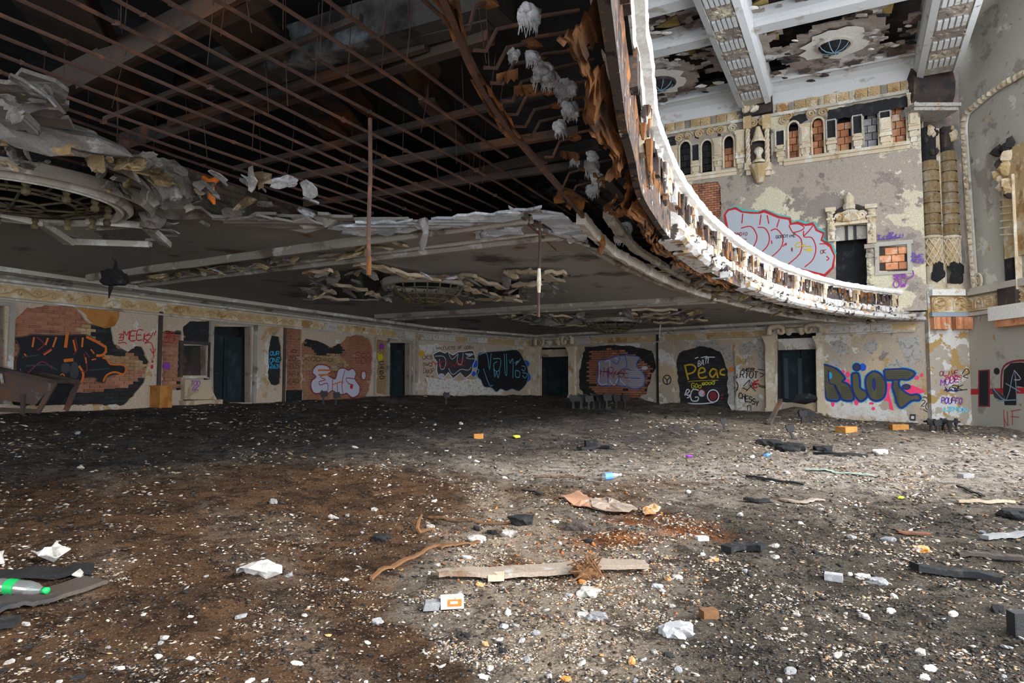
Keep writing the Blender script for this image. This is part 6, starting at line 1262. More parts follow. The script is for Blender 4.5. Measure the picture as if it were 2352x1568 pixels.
# octagonal broken mouldings round the medallion
for x0, y0, x1, y1, w_, lab in ((0, 490, 95, 512, .12, ''), (88, 507, 158, 556, .16, ''), (150, 553, 345, 560, .14, ''), (332, 514, 382, 560, .17, ''), (200, 506, 330, 516, .10, ''), (0, 232, 60, 290, .22, ''), (30, 262, 92, 318, .2, '')):
    a, b_ = atz(x0, y0, 2.40), atz(x1, y1, 2.36); mb = MB(); mb.bar(a, b_, w_, .07); d = (b_ - a).normalized(); s_ = d.cross(Vector((0, 0, 1))); mb.bar(a + s_ * w_ * .3 - Vector((0, 0, .04)), b_ + s_ * w_ * .3 - Vector((0, 0, .04)), w_ * .3, .05); jag(mb, .04, 140); mb.build('octagon_moulding', M['moulding' if y0 > 480 else 'hanging_plaster'], t)

# ================================================================== plaster fragments hanging at the edges of the holes
def fragment_mesh(seed, mat, elong=1.):
    R = random.Random(seed); n = 9; mb = MB()
    rim = [(R.uniform(.6, 1.25) * math.cos(2 * math.pi * k / n) * elong, R.uniform(.6, 1.25) * math.sin(2 * math.pi * k / n)) for k in range(n)]
    def zf(x, y): return .25 * math.sin(x * 1.6 + seed) + .2 * math.cos(y * 1.9 + seed * 2)
    top = [(x, y, zf(x, y) + R.uniform(-.06, .06) + .12) for x, y in rim]; bot = [(x * .95, y * .95, zf(x, y) - .12) for x, y in rim]
    mid = [(x * .5, y * .5, zf(x * .5, y * .5) + .16 + R.uniform(-.05, .05)) for x, y in rim]; midb = [(x * .5, y * .5, zf(x * .5, y * .5) - .16) for x, y in rim]
    vs = top + bot + mid + midb + [(0, 0, .2), (0, 0, -.2)]
    fs = []
    for k in range(n):
        k2 = (k + 1) % n; fs += [(k, k2, 2 * n + k2, 2 * n + k), (n + k2, n + k, 3 * n + k, 3 * n + k2), (k2, k, n + k, n + k2), (2 * n + k, 2 * n + k2, 4 * n), (3 * n + k2, 3 * n + k, 4 * n + 1)]
    me = bpy.data.meshes.new('plaster_fragment'); me.from_pydata(vs, [], fs); me.materials.append(M[mat]); me.update(); return me
def lump_mesh(seed, mat):
    mb = MB(); mb.lump((0, 0, 0), 1.1, 1.2, .9, .7, seed, 0, .6); mb.lump((.5, .2, .2), .6, 1, 1, .8, seed + 31, 0, .6); mb.lump((-.5, -.3, -.2), .55, 1, 1, 1.2, seed + 57, 0, .6)
    me = bpy.data.meshes.new('plaster_fragment'); me.from_pydata([tuple(v) for v in mb.v], [], mb.f); me.materials.append(M[mat]); me.update(); return me
FRAG = {m_: [fragment_mesh(s_, m_, 1 + .5 * (s_ % 3)) for s_ in range(3)] + [lump_mesh(s_ + 3, m_) for s_ in range(5)] for m_ in ('hanging_plaster', 'lath_gold', 'wool', 'soffit_blue')}
def rnd_rot(k=1): return (random.uniform(-k, k), random.uniform(-k, k), random.uniform(0, 6.28))
GH = 'broken plaster fragments hanging around the great medallion'
for k in range(100):
    # in a band around the medallion and along the torn edge to its right
    if k < 70: x, y = random.uniform(0, 130) if k < 26 else random.uniform(190, 470), (random.uniform(190, 385) if k < 26 else 0)
    else: x, y = random.uniform(330, 620), random.uniform(400, 520)
    if 26 <= k < 70: y = 345 + (x - 190) * .30 + random.uniform(-25, 75)
    z = random.uniform(2.28, 2.5); q = atz(x, y, z); s_ = random.choice((.025, .035, .05, .07, .10)); mt = 'hanging_plaster' if random.random() < .8 else 'lath_gold'
    inst('plaster_fragment', random.choice(FRAG[mt]), q, rnd_rot(), (s_ * random.uniform(.8, 1.6), s_, s_ * random.uniform(.5, 1)), soffit)
def onefrag(x, y, s_, mt, lab, name='plaster_fragment', z=2.42, sc=(1.3, 1, .7), cat='plaster', rot=None):
    inst(name, random.choice(FRAG[mt]), atz(x, y, z), rot or rnd_rot(.5), (s_ * sc[0], s_ * sc[1], s_ * sc[2]), None, lab, cat)
onefrag(65, 300, .30, 'hanging_plaster', 'large curled flap of grey plaster torn down above the medallion, at the left edge', sc=(1.8, 1, .8)); onefrag(300, 372, .17, 'lath_gold', 'ochre cornered piece of moulding sticking out right of the medallion'); onefrag(345, 400, .13, 'lath_gold', 'second ochre lump of moulding just under the corner piece')
onefrag(240, 360, .2, 'hanging_plaster', 'grey slab with a broken white edge above the medallion rim', sc=(1.6, 1, .5)); onefrag(400, 420, .22, 'hanging_plaster', 'tall grey plaster stalactite on the torn edge right of the medallion', sc=(.9, .8, 2)); onefrag(350, 500, .16, 'hanging_plaster', 'tattered plaster tuft hanging at the corner of the octagonal moulding', sc=(1, .8, 2)); onefrag(395, 512, .09, 'wool', 'white plaster knob at the end of the octagonal moulding'); onefrag(390, 530, .09, 'wool', 'lower white plaster knob by the octagonal moulding end')
# orange rag, bluish tufts, beside the edge
q = atz(483, 425, 2.42); mb = MB(); mb.tube([q + Vector((-.09, 0, .10)), q + Vector((0, 0, .03)), q + Vector((.02, 0, -.16)), q + Vector((.06, 0, -.24))], [.03, .05, .045, .015], 7); mb.tube([q + Vector((.11, 0, .09)), q + Vector((0, 0, .03))], [.03, .05], 7); mb.build('orange_rag', M['paint_orange'], None, 'bright orange forked rag hanging at the edge of the ceiling hole', 'rag')
for x, y, s_, lab in ((500, 405, .09, 'white plaster tuft right above the orange rag'), (572, 412, .10, 'flat white tuft, second right of the orange rag'), (655, 418, .10, 'flat white tuft, third right of the orange rag'), (712, 438, .12, 'white clump at the top of the hanging plaster stack'), (716, 462, .12, 'white clump in the middle of the hanging plaster stack'), (706, 488, .12, 'white clump at the foot of the hanging plaster stack')):
    onefrag(x, y, s_, 'wool', lab, 'plaster_clump', 2.5)
# clumps of fibrous plaster caught under the front
def wool(x, y, r, lab, zr=2.62, mt='wool', long=1.25):
    p = atz(x, y, zr); rr = r / F * (p - EYE).length; t = MB(); R = random.Random(int(x * 7 + y)); n = 10
    t.lump(p, rr * .85, 1, .9, long * .9, R.random(), 0, .6)
    for k in range(8):
        a = R.uniform(0, 6.28); t.lump(p + Vector((math.cos(a) * rr * .55, math.sin(a) * rr * .4, R.uniform(-.6, .5) * rr * long)), rr * R.uniform(.3, .55), 1, 1, 1, R.random(), 0, .6)
    o = t.build('plaster_clump', M[mt], None, lab, 'plaster', smooth=True)
    s_ = MB()
    for k in range(46):
        a = R.uniform(0, 6.28); b_ = p + Vector((math.cos(a) * rr * .7, math.sin(a) * rr * .5, -rr * long * R.uniform(.1, .7))); s_.tube([b_, b_ + Vector((R.uniform(-.2, .2) * rr, R.uniform(-.2, .2) * rr, -rr * R.uniform(.4, .9)))], [rr * .05, rr * .015], 4)
    s_.build('fibres', M[mt], o, kind='stuff')
for a in ((1215, 36, 26, 'large white fibrous clump nearest the top, under the balcony front'), (1180, 126, 13, 'small pale blue clump on a kinked bracket'), (1222, 130, 17, 'squarish white clump beside the small blue one'), (1245, 163, 26, 'big white clump with long hanging fibres'), (1265, 180, 20, 'ragged lower right half of the big fibrous clump'), (1300, 203, 22, 'upright white clump right of the big fibrous one'), (1310, 250, 20, 'white clump with a frayed skirt above the brown one'), (1288, 290, 17, 'brownish clump hung below the frayed skirt'),
          (1318, 366, 13, 'small clump at the end of the orange bracket'), (1362, 358, 13, 'top clump of the stacked bluish column'), (1358, 380, 18, 'second clump of the stacked bluish column'), (1370, 408, 15, 'third clump of the stacked bluish column'), (1362, 434, 16, 'lowest, brown tipped clump of the stacked column'), (1432, 530, 24, 'streaky white clump in the corner below the rusty lath')): wool(*a)
wool(1470, 470, 24, 'grey lump behind the rusty front where the lath ends', 2.6, 'hanging_plaster')
for x0, y0, x1, y1, lab in ((1140, 185, 1190, 172, 'orange rag of lath on the fifth bracket'), (1180, 212, 1236, 206, 'orange rag of lath on the sixth bracket'), (1286, 356, 1330, 362, 'bright ochre strip on the lower bracket'), (1290, 438, 1320, 446, 'crumpled brown lath scrap near the channel')):
    a, b_ = atz(x0, y0, 2.52), atz(x1, y1, 2.52); mb = MB(); c = (a + b_) / 2; L = (b_ - a).length
    n = 7; vs = []
    for i in range(n):
        f_ = i / (n - 1); q = a.lerp(b_, f_); w_ = L * .16 * (1 + math.sin(f_ * 7)); vs += [q + Vector((0, w_, .03 * math.sin(i * 2))), q + Vector((0, 0, .05)), q + Vector((0, -w_, -.04 + .03 * math.cos(i * 3)))]
    fs = [(i * 3 + j, i * 3 + j + 1, i * 3 + j + 4, i * 3 + j + 3) for i in range(n - 1) for j in range(2)]; mb.add(vs, fs); mb.add([v + Vector((0, 0, .008)) for v in vs], fs); mb.build('lath_rag', M['rust_sheet'], None, lab, 'lath')
# pale broken strips round the two basket grilles
STR = [(820, 607, 900, 622), (895, 622, 1008, 643), (760, 650, 840, 668), (712, 680, 798, 690), (700, 625, 760, 622), (845, 672, 870, 680), (1010, 640, 1092, 632), (1095, 642, 1160, 662), (1070, 660, 1100, 672), (1160, 628, 1220, 624), (1225, 623, 1290, 648), (1250, 624, 1300, 630), (1075, 668, 1120, 668), (1120, 676, 1195, 692), (1100, 690, 1190, 680), (1030, 690, 1055, 696), (1070, 694, 1090, 698), (1180, 655, 1240, 652), (930, 640, 960, 632), (740, 664, 770, 672),
       (1208, 721, 1270, 724), (1260, 724, 1320, 728), (1150, 727, 1180, 726), (1450, 711, 1556, 713), (1420, 720, 1462, 722), (1470, 728, 1560, 732), (1545, 730, 1622, 736), (1498, 741, 1572, 742), (1480, 722, 1540, 720), (1300, 746, 1350, 750)]
for k, (x0, y0, x1, y1) in enumerate(STR):
    far = k >= 20; a, b_ = atz(x0, y0, 2.40), atz(x1, y1, 2.36 if k % 3 else 2.40); mb = MB(); n = 6; w_ = random.uniform(.06, .13) * (1.3 if far else 1)
    d = (b_ - a).normalized(); s_ = d.cross(Vector((0, 0, 1))).normalized(); pts = [a.lerp(b_, i / n) + Vector((0, 0, .03 * math.sin(i * 1.9 + k))) for i in range(n + 1)]
    mb.sweep(pts, [(-w_, -.03), (w_, -.03), (w_ * .6, .05), (-w_ * .6, .05)], [s_] * (n + 1), closed=True); jag(mb, .05, 150 + k)
    mb.build('ceiling_strip', M['pale_timber'], None, 'pale broken ceiling strip hanging around the far small basket grille' if far else 'pale broken ceiling strip hanging around the middle basket grille', 'strip', 'strips around the far grille' if far else 'strips around the middle grille')
for k in range(80):
    far = k > 48
    if not far: x, y = random.choice((random.uniform(700, 920), random.uniform(1030, 1300))), random.uniform(622, 692)
    else: x, y = random.choice((random.uniform(1180, 1350), random.uniform(1440, 1610))), random.uniform(716, 744)
    s_ = random.uniform(.05, .14) * (1.4 if far else 1); mt = random.choice(('hanging_plaster', 'lath_gold', 'hanging_plaster'))
    inst('plaster_fragment', random.choice(FRAG[mt]), atz(x, y, random.uniform(2.34, 2.46)), rnd_rot(.6), (s_ * 1.8, s_, s_ * .5), soffit)
for x, y in ((975, 632), (1050, 634)): onefrag(x, y, .12, 'wool', 'white rounded plaster cap behind the middle grille, %s one' % ('left' if x < 1000 else 'right'), sc=(1.6, 1, .5))
# shaggy remains between the ring moulding and the front, and along the first rib
for k in range(118):
    if k < 80:
        u = random.random(); i = int((.42 + .5 * u) * (len(RINGP) - 1)); p = RINGP[i]; j = min(range(NR), key=lambda q: (RAIL[q] - Vector((p.x, p.y, 0))).length); r = Vector((RAIL[j].x, RAIL[j].y, 4.05)); q = p.lerp(r, random.uniform(.15, .9)); q = Vector((q.x, q.y, 4.02 + random.uniform(-.12, .08)))
        if topx(q)[0] < 1380: continue
        grp, lab = 'shaggy scraps under the balcony front', 'shaggy golden brown scrap of lath and plaster behind the balcony front'
    else:
        f_ = random.uniform(.1, .8); q = ra[0].lerp(ra[1], f_) + ra[2] * random.uniform(-.2, .25) + Vector((0, 0, -.02)); grp, lab = 'shaggy scraps along the soffit rib', 'golden brown shaggy scrap in the bare middle of the soffit rib'
    s_ = random.uniform(.05, .13); inst('plaster_scrap', random.choice(FRAG['lath_gold' if random.random() < .7 else 'hanging_plaster']), q, rnd_rot(.5), (s_ * 2, s_ * .8, s_ * .5), soffit)
# drooping shreds
for x, y0, y1, lab in ((970, 505, 575, 'drooping grey shred hanging from the middle of the bluish plaster lip'), (1378, 545, 585, 'rust brown shred where the channel meets the ring moulding'), (1108, 520, 545, 'short shred under the bluish lip')):
    a = atz(x, y0, 2.42); d = a.y; b_ = EYE + ray(x, y1) * (d / ray(x, y1).y); mb = MB(); mb.tube([a, a.lerp(b_, .4) + Vector((.05, 0, 0)), a.lerp(b_, .8), b_], [.09, .05, .06, .02], 6); jag(mb, .06, 7); mb.build('plaster_shred', M['hanging_plaster' if x != 1378 else 'rust_sheet'], None, lab, 'plaster')
a = atz(1200, 500, 2.42); b_ = atz(1277, 573, 2.40); mb = MB(); mb.tube([a, b_], .02, 5); mb.build('fallen_bar', M['rust_bar'], None, 'short loose bar dangling under the bluish plaster corner', 'bar')
a = atz(1517, 744, 2.42); b_ = EYE + ray(1514, 775) * (a.y / ray(1514, 775).y); mb = MB(); mb.tube([a, b_], .03, 5); mb.build('white_strip', M['paper'], None, 'thin white strip dangling over the side wall frieze', 'strip')
# dark leaf-like remains hanging on two wires at the left
q = atz(265, 600, 2.42); d = q.y; c = EYE + ray(262, 634) * (d / ray(262, 634).y); t = thing('hanging_lamp', c, 'dark ragged bird-shaped lamp remains hanging from two wires at the left', 'lamp')
mb = MB(); mb.lathe(c + Vector((0, 0, -.20)), [(0, -.02), (.10, .02), (.22, .10), (.26, .22), (.22, .34), (.08, .42), (.05, .52), (0, .54)], 10); mb.v = []; mb.f = []; mb.m = []; mb.lump(c + Vector((0, 0, -.02)), .24, 1, .5, 1.0, .21, 0, .7); mb.lump(c + Vector((-.14, 0, .0)), .13, 1, .5, 1.3, .4, 0, .7); mb.lump(c + Vector((.15, 0, -.06)), .12, 1, .5, 1.5, .7, 0, .7); mb.tube([c + Vector((.02, 0, .1)), c + Vector((.03, 0, .3))], [.07, .02], 6); mb.build('shade', M['charred'], t)
mb = MB(); mb.tube([c + Vector((-.05, 0, -.2)), c + Vector((-.09, 0, -.45))], [.05, .01], 5); mb.build('torn_tail', M['charred'], t)
for x, y in ((238, 556), (288, 556)): mb = MB(); mb.tube([c + Vector((0, 0, .3)), Vector((EYE + ray(x, y) * (d / ray(x, y).y)))], .008, 4); mb.build('wire', M['iron_black'], t)
# ================================================================== things on the floor
def px_len(p, n): return n / F * ((p - EYE).length)
_used_yaw = 0
# rusty tipping hopper at the left edge
q = onground(75, 954); d = q.y
def at_d(x, y, dd=None): r = ray(x, y); return EYE + r * ((dd or d) / r.y)
t = thing('metal_hopper', q, 'tipped rusty steel hopper with an open mouth beside the graffiti wall', 'hopper')
def panel(name, pts, th=.03, mt='hopper_steel', dy=0):
    mb = MB(); P = [Vector(p) for p in pts]; n = (P[1] - P[0]).cross(P[2] - P[0]).normalized() * th; m_ = len(P); mb.add(P + [p + n for p in P], [tuple(range(m_)), tuple(range(2 * m_ - 1, m_ - 1, -1))] + [(i, (i + 1) % m_, m_ + (i + 1) % m_, m_ + i) for i in range(m_)]); return mb.build(name, M[mt], t)
back = Vector((.05, .7, 0))
f0, f1, f2, f3 = at_d(-16, 843), at_d(128, 876), at_d(80, 930), at_d(-16, 914)
panel('side_panel', [f0, f1, f2, f3]); panel('back_panel', [p + back for p in (f0, f1, f2, f3)]); panel('floor_panel', [f3, f2, f2 + back, f3 + back]); panel('mouth_plate', [f1.lerp(f2, .15), f2, f2 + back, f1.lerp(f2, .15) + back], mt='soot_and_dark')
mb = MB(); mb.bar(f0 - Vector((0, .04, 0)), f1 - Vector((0, .04, 0)), .09, .09); mb.bar(f0 + back, f1 + back, .09, .09); mb.bar(f1, f1 + back, .09, .09); mb.build('rim', M['rust_girder'], t)
mb = MB(); mb.bar(f1, at_d(86, 948), .06, .10); mb.build('corner_angle', M['hopper_steel'], t); mb = MB(); mb.bar(f1 + back, at_d(100, 945) + back, .08, .1); mb.build('corner_angle', M['hopper_steel'], t)
for x, y0 in ((54, 905), (-8, 905)): 
    a = at_d(x, y0, d - .03); b_ = onground(x, 952); b_ = Vector((a.x, a.y, ground(a.x, a.y) - .05)); mb = MB(); mb.bar(a, b_, .07, .07); mb.build('leg', M['rust_girder'], t)
mb = MB(); mb.bar(at_d(-14, 940), at_d(88, 944), .05, .10); mb.build('skid', M['rust_girder'], t)
mb = MB(); mb.bar(at_d(2, 858, d - .06), at_d(6, 880, d - .06), .05, .03); mb.build('chipped_stripe', M['plaster_chunk'], t, label='pale chipped stripe')

# cast iron seat standards left bolted to the floor
def seat_leg_mesh():
    mb = MB(); prof = [(-.05, 0), (.07, 0), (.05, .08), (.035, .22), (.06, .34), (.16, .42), (.17, .47), (.05, .47), (-.03, .56), (-.09, .58), (-.07, .47), (-.03, .36), (-.02, .2), (-.03, .08)]
    tri = tessellate_polygon([[Vector((a, b_, 0)) for a, b_ in prof]]); n = len(prof)
    mb.add([(a, -.02, b_) for a, b_ in prof] + [(a, .02, b_) for a, b_ in prof], [tuple(x) for x in tri] + [tuple(i + n for i in x) for x in tri] + [(i, (i + 1) % n, n + (i + 1) % n, n + i) for i in range(n)])
    mb.abox(-.10, .12, -.05, .05, -.03, .02); mb.box((.03, 0, .42), (.13, 0, .02), (0, .03, 0), (-.02, 0, .11)); me = bpy.data.meshes.new('seat_standard'); me.from_pydata([tuple(v) for v in mb.v], [], mb.f); me.materials.append(M['iron_black']); me.update(); return me
SL = seat_leg_mesh()
def standard(x, y, h_px, lab, grp=None, lean=0, yaw=0, wide=1.0):
    p = onground(x, y); h = px_len(p, h_px) / .58; inst('seat_standard', SL, p - Vector((0, 0, .02)), (0, lean, yaw), (h * wide, h * 1.5, h), None, lab, 'seat leg', grp)
for k, (x, y) in enumerate(((742, 928), (771, 930))): standard(x, y, 32, 'black seat standard in front of the white EMS graffiti, the %s of two' % ('left' if k == 0 else 'right'), None, yaw=.2)
standard(1024, 928, 30, 'lone black seat standard before the dark blue outlined graffiti', yaw=.3)
for k, x in enumerate((1316, 1334, 1351, 1362, 1376, 1392, 1414, 1434)): standard(x, 938 + k % 3, 34 + 3 * (k % 2), 'black seat standard of the row in front of the brick oval', 'row of seat standards before the brick oval', yaw=.1 * k, wide=1.3)
a, b_ = onground(1310, 915), onground(1392, 914); mb = MB(); mb.bar(at_d(1310, 909, onground(1340, 938).y), at_d(1392, 907, onground(1340, 938).y), .3, .05); mb.build('seat_rail', M['charred'], None, 'charred rail lying across the row of seat standards', 'rail')
standard(1612, 990, 22, 'leaning black seat standard left of the bent upright one', lean=-.8); standard(1664, 987, 28, 'bent black seat standard standing on the pale dust', lean=-.15); standard(1822, 1008, 36, 'black seat standard nearest the door rubble, bent forward', lean=-.3)
for k, x in enumerate((2138, 2152, 2166, 2180, 2196)): standard(x, 990 + k % 2 * 2, 26, 'black seat standard in the row at the foot of the pier', 'row of seat standards by the pier', yaw=.2 * k, wide=1.4)
mb = MB(); dd = onground(2165, 990).y; mb.bar(at_d(2128, 968, dd), at_d(2198, 968, dd), .35, .06); mb.build('seat_rail', M['charred'], None, 'charred rail across the seat standards by the pier', 'rail')
standard(1842, 972, 30, 'charred seat standard beside the rubble step, left one', yaw=.4, wide=1.6); standard(1860, 972, 26, 'charred seat standard beside the rubble step, right one', yaw=-.4, wide=1.6)
p = onground(1850, 955); mb = MB(); mb.rock(p + Vector((0, -.2, .45)), .5, 1.1, .6, .5, 3); mb.build('burnt_remains', M['charred'], None, 'burnt seat remains on the rubble at the door', 'rubble')
a, b_ = onground(1766, 976), onground(1772, 966) + Vector((.35, 0, .75)); mb = MB(); mb.bar(a, b_, .12, .12); mb.build('charred_plank', M['rust_girder'], None, 'burnt plank leaning against the left pilaster of the rubble door', 'plank')
a, b_ = onground(1800, 945) + Vector((0, 0, .1)), onground(1868, 936) + Vector((0, 0, .35)); mb = MB(); mb.bar(a, b_, .04, .04); mb.build('pale_stick', M['paper'], None, 'thin pale stick lying across the rubble at the door', 'stick')
p = onground(1826, 945); mb = MB(); mb.rock(p + Vector((0, .5, .1)), 1.1, 1.5, .8, .55, 11); o = mb.build('rubble_heap', M['grey_timber'], None, 'low rubble heap blocking the open side door', 'rubble')
# ---- boards, sheets and scraps with their own look
def board(pts, w_px, th, mt, lab, name='board', cat='board', rise=.02, wob=.02, taper=None):
    P = [onground(x, y) for x, y in pts]; Q = resample(smooth_line(P, 6), max(.04, (P[0] - P[-1]).length / 24)); n = len(Q)
    mb = MB(); vs = []; w0 = px_len(P[0], w_px)
    for i, p in enumerate(Q):
        tt = (Q[min(i + 1, n - 1)] - Q[max(i - 1, 0)]); tt.z = 0; tt.normalize(); s_ = Vector((tt.y, -tt.x, 0)); f_ = i / (n - 1); w_ = w0 * (1 if not taper else taper(f_)); z = ground(p.x, p.y) + rise + wob * random.uniform(-.3, .3)
        c = Vector((p.x, p.y, z)); vs += [c - s_ * w_ / 2, c + s_ * w_ / 2, c + s_ * w_ / 2 + Vector((0, 0, th)), c - s_ * w_ / 2 + Vector((0, 0, th))]
    mb.add(vs, [(i * 4 + k, i * 4 + (k + 1) % 4, i * 4 + 4 + (k + 1) % 4, i * 4 + 4 + k) for i in range(n - 1) for k in range(4)] + [(0, 1, 2, 3), tuple((n - 1) * 4 + k for k in (3, 2, 1, 0))]); return mb.build(name, M[mt], None, lab, cat)
pl = board([(1005, 1332), (1120, 1330), (1300, 1318), (1490, 1310)], 46, .035, 'grey_timber', 'long grey broken plank lying across the pale rubble in the middle front', 'plank', 'plank', .03, 0, lambda f_: .45 + .9 * min(f_ * 4, 1) * (1 - .55 * max(0, f_ - .75) * 4))
p = onground(1140, 1336); mb = MB(); mb.box(p + Vector((0, -.03, .05)), (.06, .008, 0), (0, .05, 0), (0, 0, .022)); mb.build('splinter_block', M['pale_timber'], pl, label='pale split block at the broken end')
p = onground(1346, 1330); mb = MB(); R = random.Random(4)
for k in range(30): a = R.uniform(0, 6.28); mb.tube([p + Vector((R.uniform(-.06, .06), R.uniform(-.05, .05), .04)), p + Vector((R.uniform(-.12, .12), R.uniform(-.08, .08), R.uniform(.08, .18))), p + Vector((R.uniform(-.14, .14), R.uniform(-.12, .12), R.uniform(.0, .1)))], .006, 4)
mb.lump(p + Vector((0, 0, .05)), .09, 1, .7, .8, 5); mb.build('wire_tuft', M['rust_timber'], None, 'rusty tuft of matted wire lying over the long plank', 'wire')
board([(852, 1330), (905, 1305), (958, 1280), (1010, 1255)], 9, .02, 'rust_timber', 'rust orange split lath slanting down to the left of the long plank', 'lath_strip', 'lath', .01, .01, lambda f_: .5 + .8 * math.sin(3.1 * min(f_ + .1, 1)))
board([(1010, 1264), (1060, 1254), (1100, 1248)], 12, .015, 'rust_timber', 'dark curved strip continuing right of the slanted lath', 'lath_strip', 'lath')
board([(985, 1192), (1050, 1200), (1110, 1206), (1175, 1204)], 8, .012, 'rust_timber', 'thin rusty strip running towards the white stones', 'lath_strip', 'lath')
p = onground(964, 1222); mb = MB(); mb.tube([p, p + Vector((-.02, -.03, .05)), p + Vector((-.01, -.01, .11)), p + Vector((.02, 0, .17))], [.024, .02, .017, .01], 6); mb.tube([p, p + Vector((.07, .03, .02)), p + Vector((.13, .05, .03))], [.018, .015, .008], 6); mb.build('bent_bracket', M['rust_timber'], None, 'upturned rusty hook of bent metal left of the rubble', 'bracket')
def sheet(pts, mt, lab, name, cat, lift=.05, th=.008, seed=1):
    P = [Vector((a, b_, 0)) for a, b_ in ragged([(q.x, q.y) for q in (onground(x, y) for x, y in pts)], .012, .06, seed)]; R = random.Random(seed); c = sum(P, Vector()) / len(P); V = [Vector((p.x, p.y, ground(p.x, p.y) + .015 + lift * float(fbm(p.x * 6, p.y * 6, seed)))) for p in P]; c.z = ground(c.x, c.y) + lift * .8; n = len(V)
    mid = [v.lerp(c, .45) + Vector((0, 0, (float(fbm(v.x * 9, v.y * 9, seed + 3)) - .5) * lift * 1.6)) for v in V]; mb = MB(); vs = V + mid + [c]; fs = []
    for i in range(n): j = (i + 1) % n; fs += [(i, j, n + j, n + i), (n + i, n + j, 2 * n)]
    m_ = len(vs); mb.add(vs + [v - Vector((0, 0, th)) for v in vs], fs + [tuple(x + m_ for x in f_[::-1]) for f_ in fs] + [(j_, i_, i_ + m_, j_ + m_) for i_, j_ in ((i, (i + 1) % n) for i in range(n))]); return mb.build(name, M[mt], None, lab, cat)
sheet([(1278, 1146), (1330, 1133), (1352, 1140), (1390, 1152), (1440, 1176), (1425, 1182), (1380, 1180), (1352, 1170), (1310, 1160)], 'cardboard', 'torn brown cardboard sheet lying flat in the rubble', 'cardboard_sheet', 'cardboard', .05)
sheet([(1355, 1155), (1392, 1152), (1450, 1170), (1465, 1180), (1420, 1184), (1360, 1176)], 'grey_timber', 'greyish torn flap lying on the cardboard sheet', 'cardboard_flap', 'cardboard', .07, seed=3)
sheet([(1476, 1178), (1500, 1168), (1516, 1172), (1505, 1186), (1480, 1190)], 'stained_chunk', 'crumpled orange stained scrap right of the cardboard', 'orange_scrap', 'scrap', .06, seed=5)
sheet([(545, 1318), (575, 1310), (600, 1312), (634, 1312), (638, 1325), (610, 1332), (570, 1333), (548, 1328)], 'paper', 'crumpled whitish plastic bag lying on the brown ground', 'plastic_bag', 'bag', .10, seed=7)
p = onground(616, 1322); mb = MB(); mb.rock(p + Vector((0, 0, .05)), .09, 1.2, .8, .6, 8); mb.rock(p + Vector((-.12, .02, .04)), .08, 1.2, .8, .6, 9); mb.build('bag_fold', M['paper'], bpy.data.objects['plastic_bag'])
sheet([(70, 1292), (112, 1282), (128, 1266), (136, 1268), (134, 1286), (160, 1284), (130, 1300), (90, 1300)], 'paper', 'upturned torn white paper cup at the left', 'torn_cup', 'cup', .13, seed=11)
sheet([(-20, 1290), (10, 1280), (8, 1302), (-20, 1310)], 'paper', 'white paper scrap cut by the left edge', 'paper_scrap', 'paper', .1, seed=12)
sheet([(165, 1340), (180, 1326), (195, 1330), (190, 1340)], 'plaster_chunk', 'pale broken flake beside the dark board at the left', 'plaster_flake', 'plaster', .08, seed=13)
board([(-60, 1335), (80, 1324), (220, 1315)], 52, .03, 'charred', 'dark charred board at the left edge behind the green labelled bottle', 'charred_board')
board([(-60, 1420), (80, 1388), (230, 1340)], 70, .025, 'rust_girder', 'wet brown board slanting under the green labelled bottle', 'wet_board')
board([(-40, 1448), (60, 1440)], 40, .03, 'charred', 'short charred board at the lower left edge', 'charred_board')
# plastic bottle with a green label
p = onground(40, 1368) + Vector((0, 0, .05)); ax = Vector((1, -.25, .0)).normalized(); t = thing('plastic_bottle', p, 'clear plastic bottle with a bright green label at the left edge', 'bottle')
def along(prof, name, mt):
    mb = MB(); y = Vector((0, 0, 1)); x = ax.cross(y); n = 14; vs = [p + ax * z + (x * math.cos(2 * math.pi * k / n) + y * math.sin(2 * math.pi * k / n)) * r for r, z in prof for k in range(n)]
    mb.add(vs, [(i * n + k, i * n + (k + 1) % n, (i + 1) * n + (k + 1) % n, (i + 1) * n + k) for i in range(len(prof) - 1) for k in range(n)]); mb.build(name, M[mt], t, smooth=True)
along([(0, -.16), (.045, -.16), (.05, -.13), (.048, 0), (.05, .08), (.04, .14), (.02, .19), (.018, .21), (0, .21)], 'bottle_body', 'clear_plastic'); along([(.052, -.07), (.052, .01)], 'label_band', 'green_label'); along([(0, .20), (.02, .20), (.02, .235), (0, .235)], 'bottle_cap', 'green_label')
p = onground(1400, 1101) + Vector((0, 0, .05)); ax = Vector((.9, .4, .05)).normalized(); t = thing('water_bottle', p, 'small water bottle with a blue label beyond the cardboard', 'bottle')
along([(0, -.14), (.05, -.14), (.05, .07), (.025, .14), (.02, .17), (0, .17)], 'bottle_body', 'clear_plastic'); along([(.053, -.09), (.053, .04)], 'label_band', 'blue_plastic'); along([(0, .16), (.022, .16), (.022, .20), (0, .20)], 'bottle_cap', 'paper')
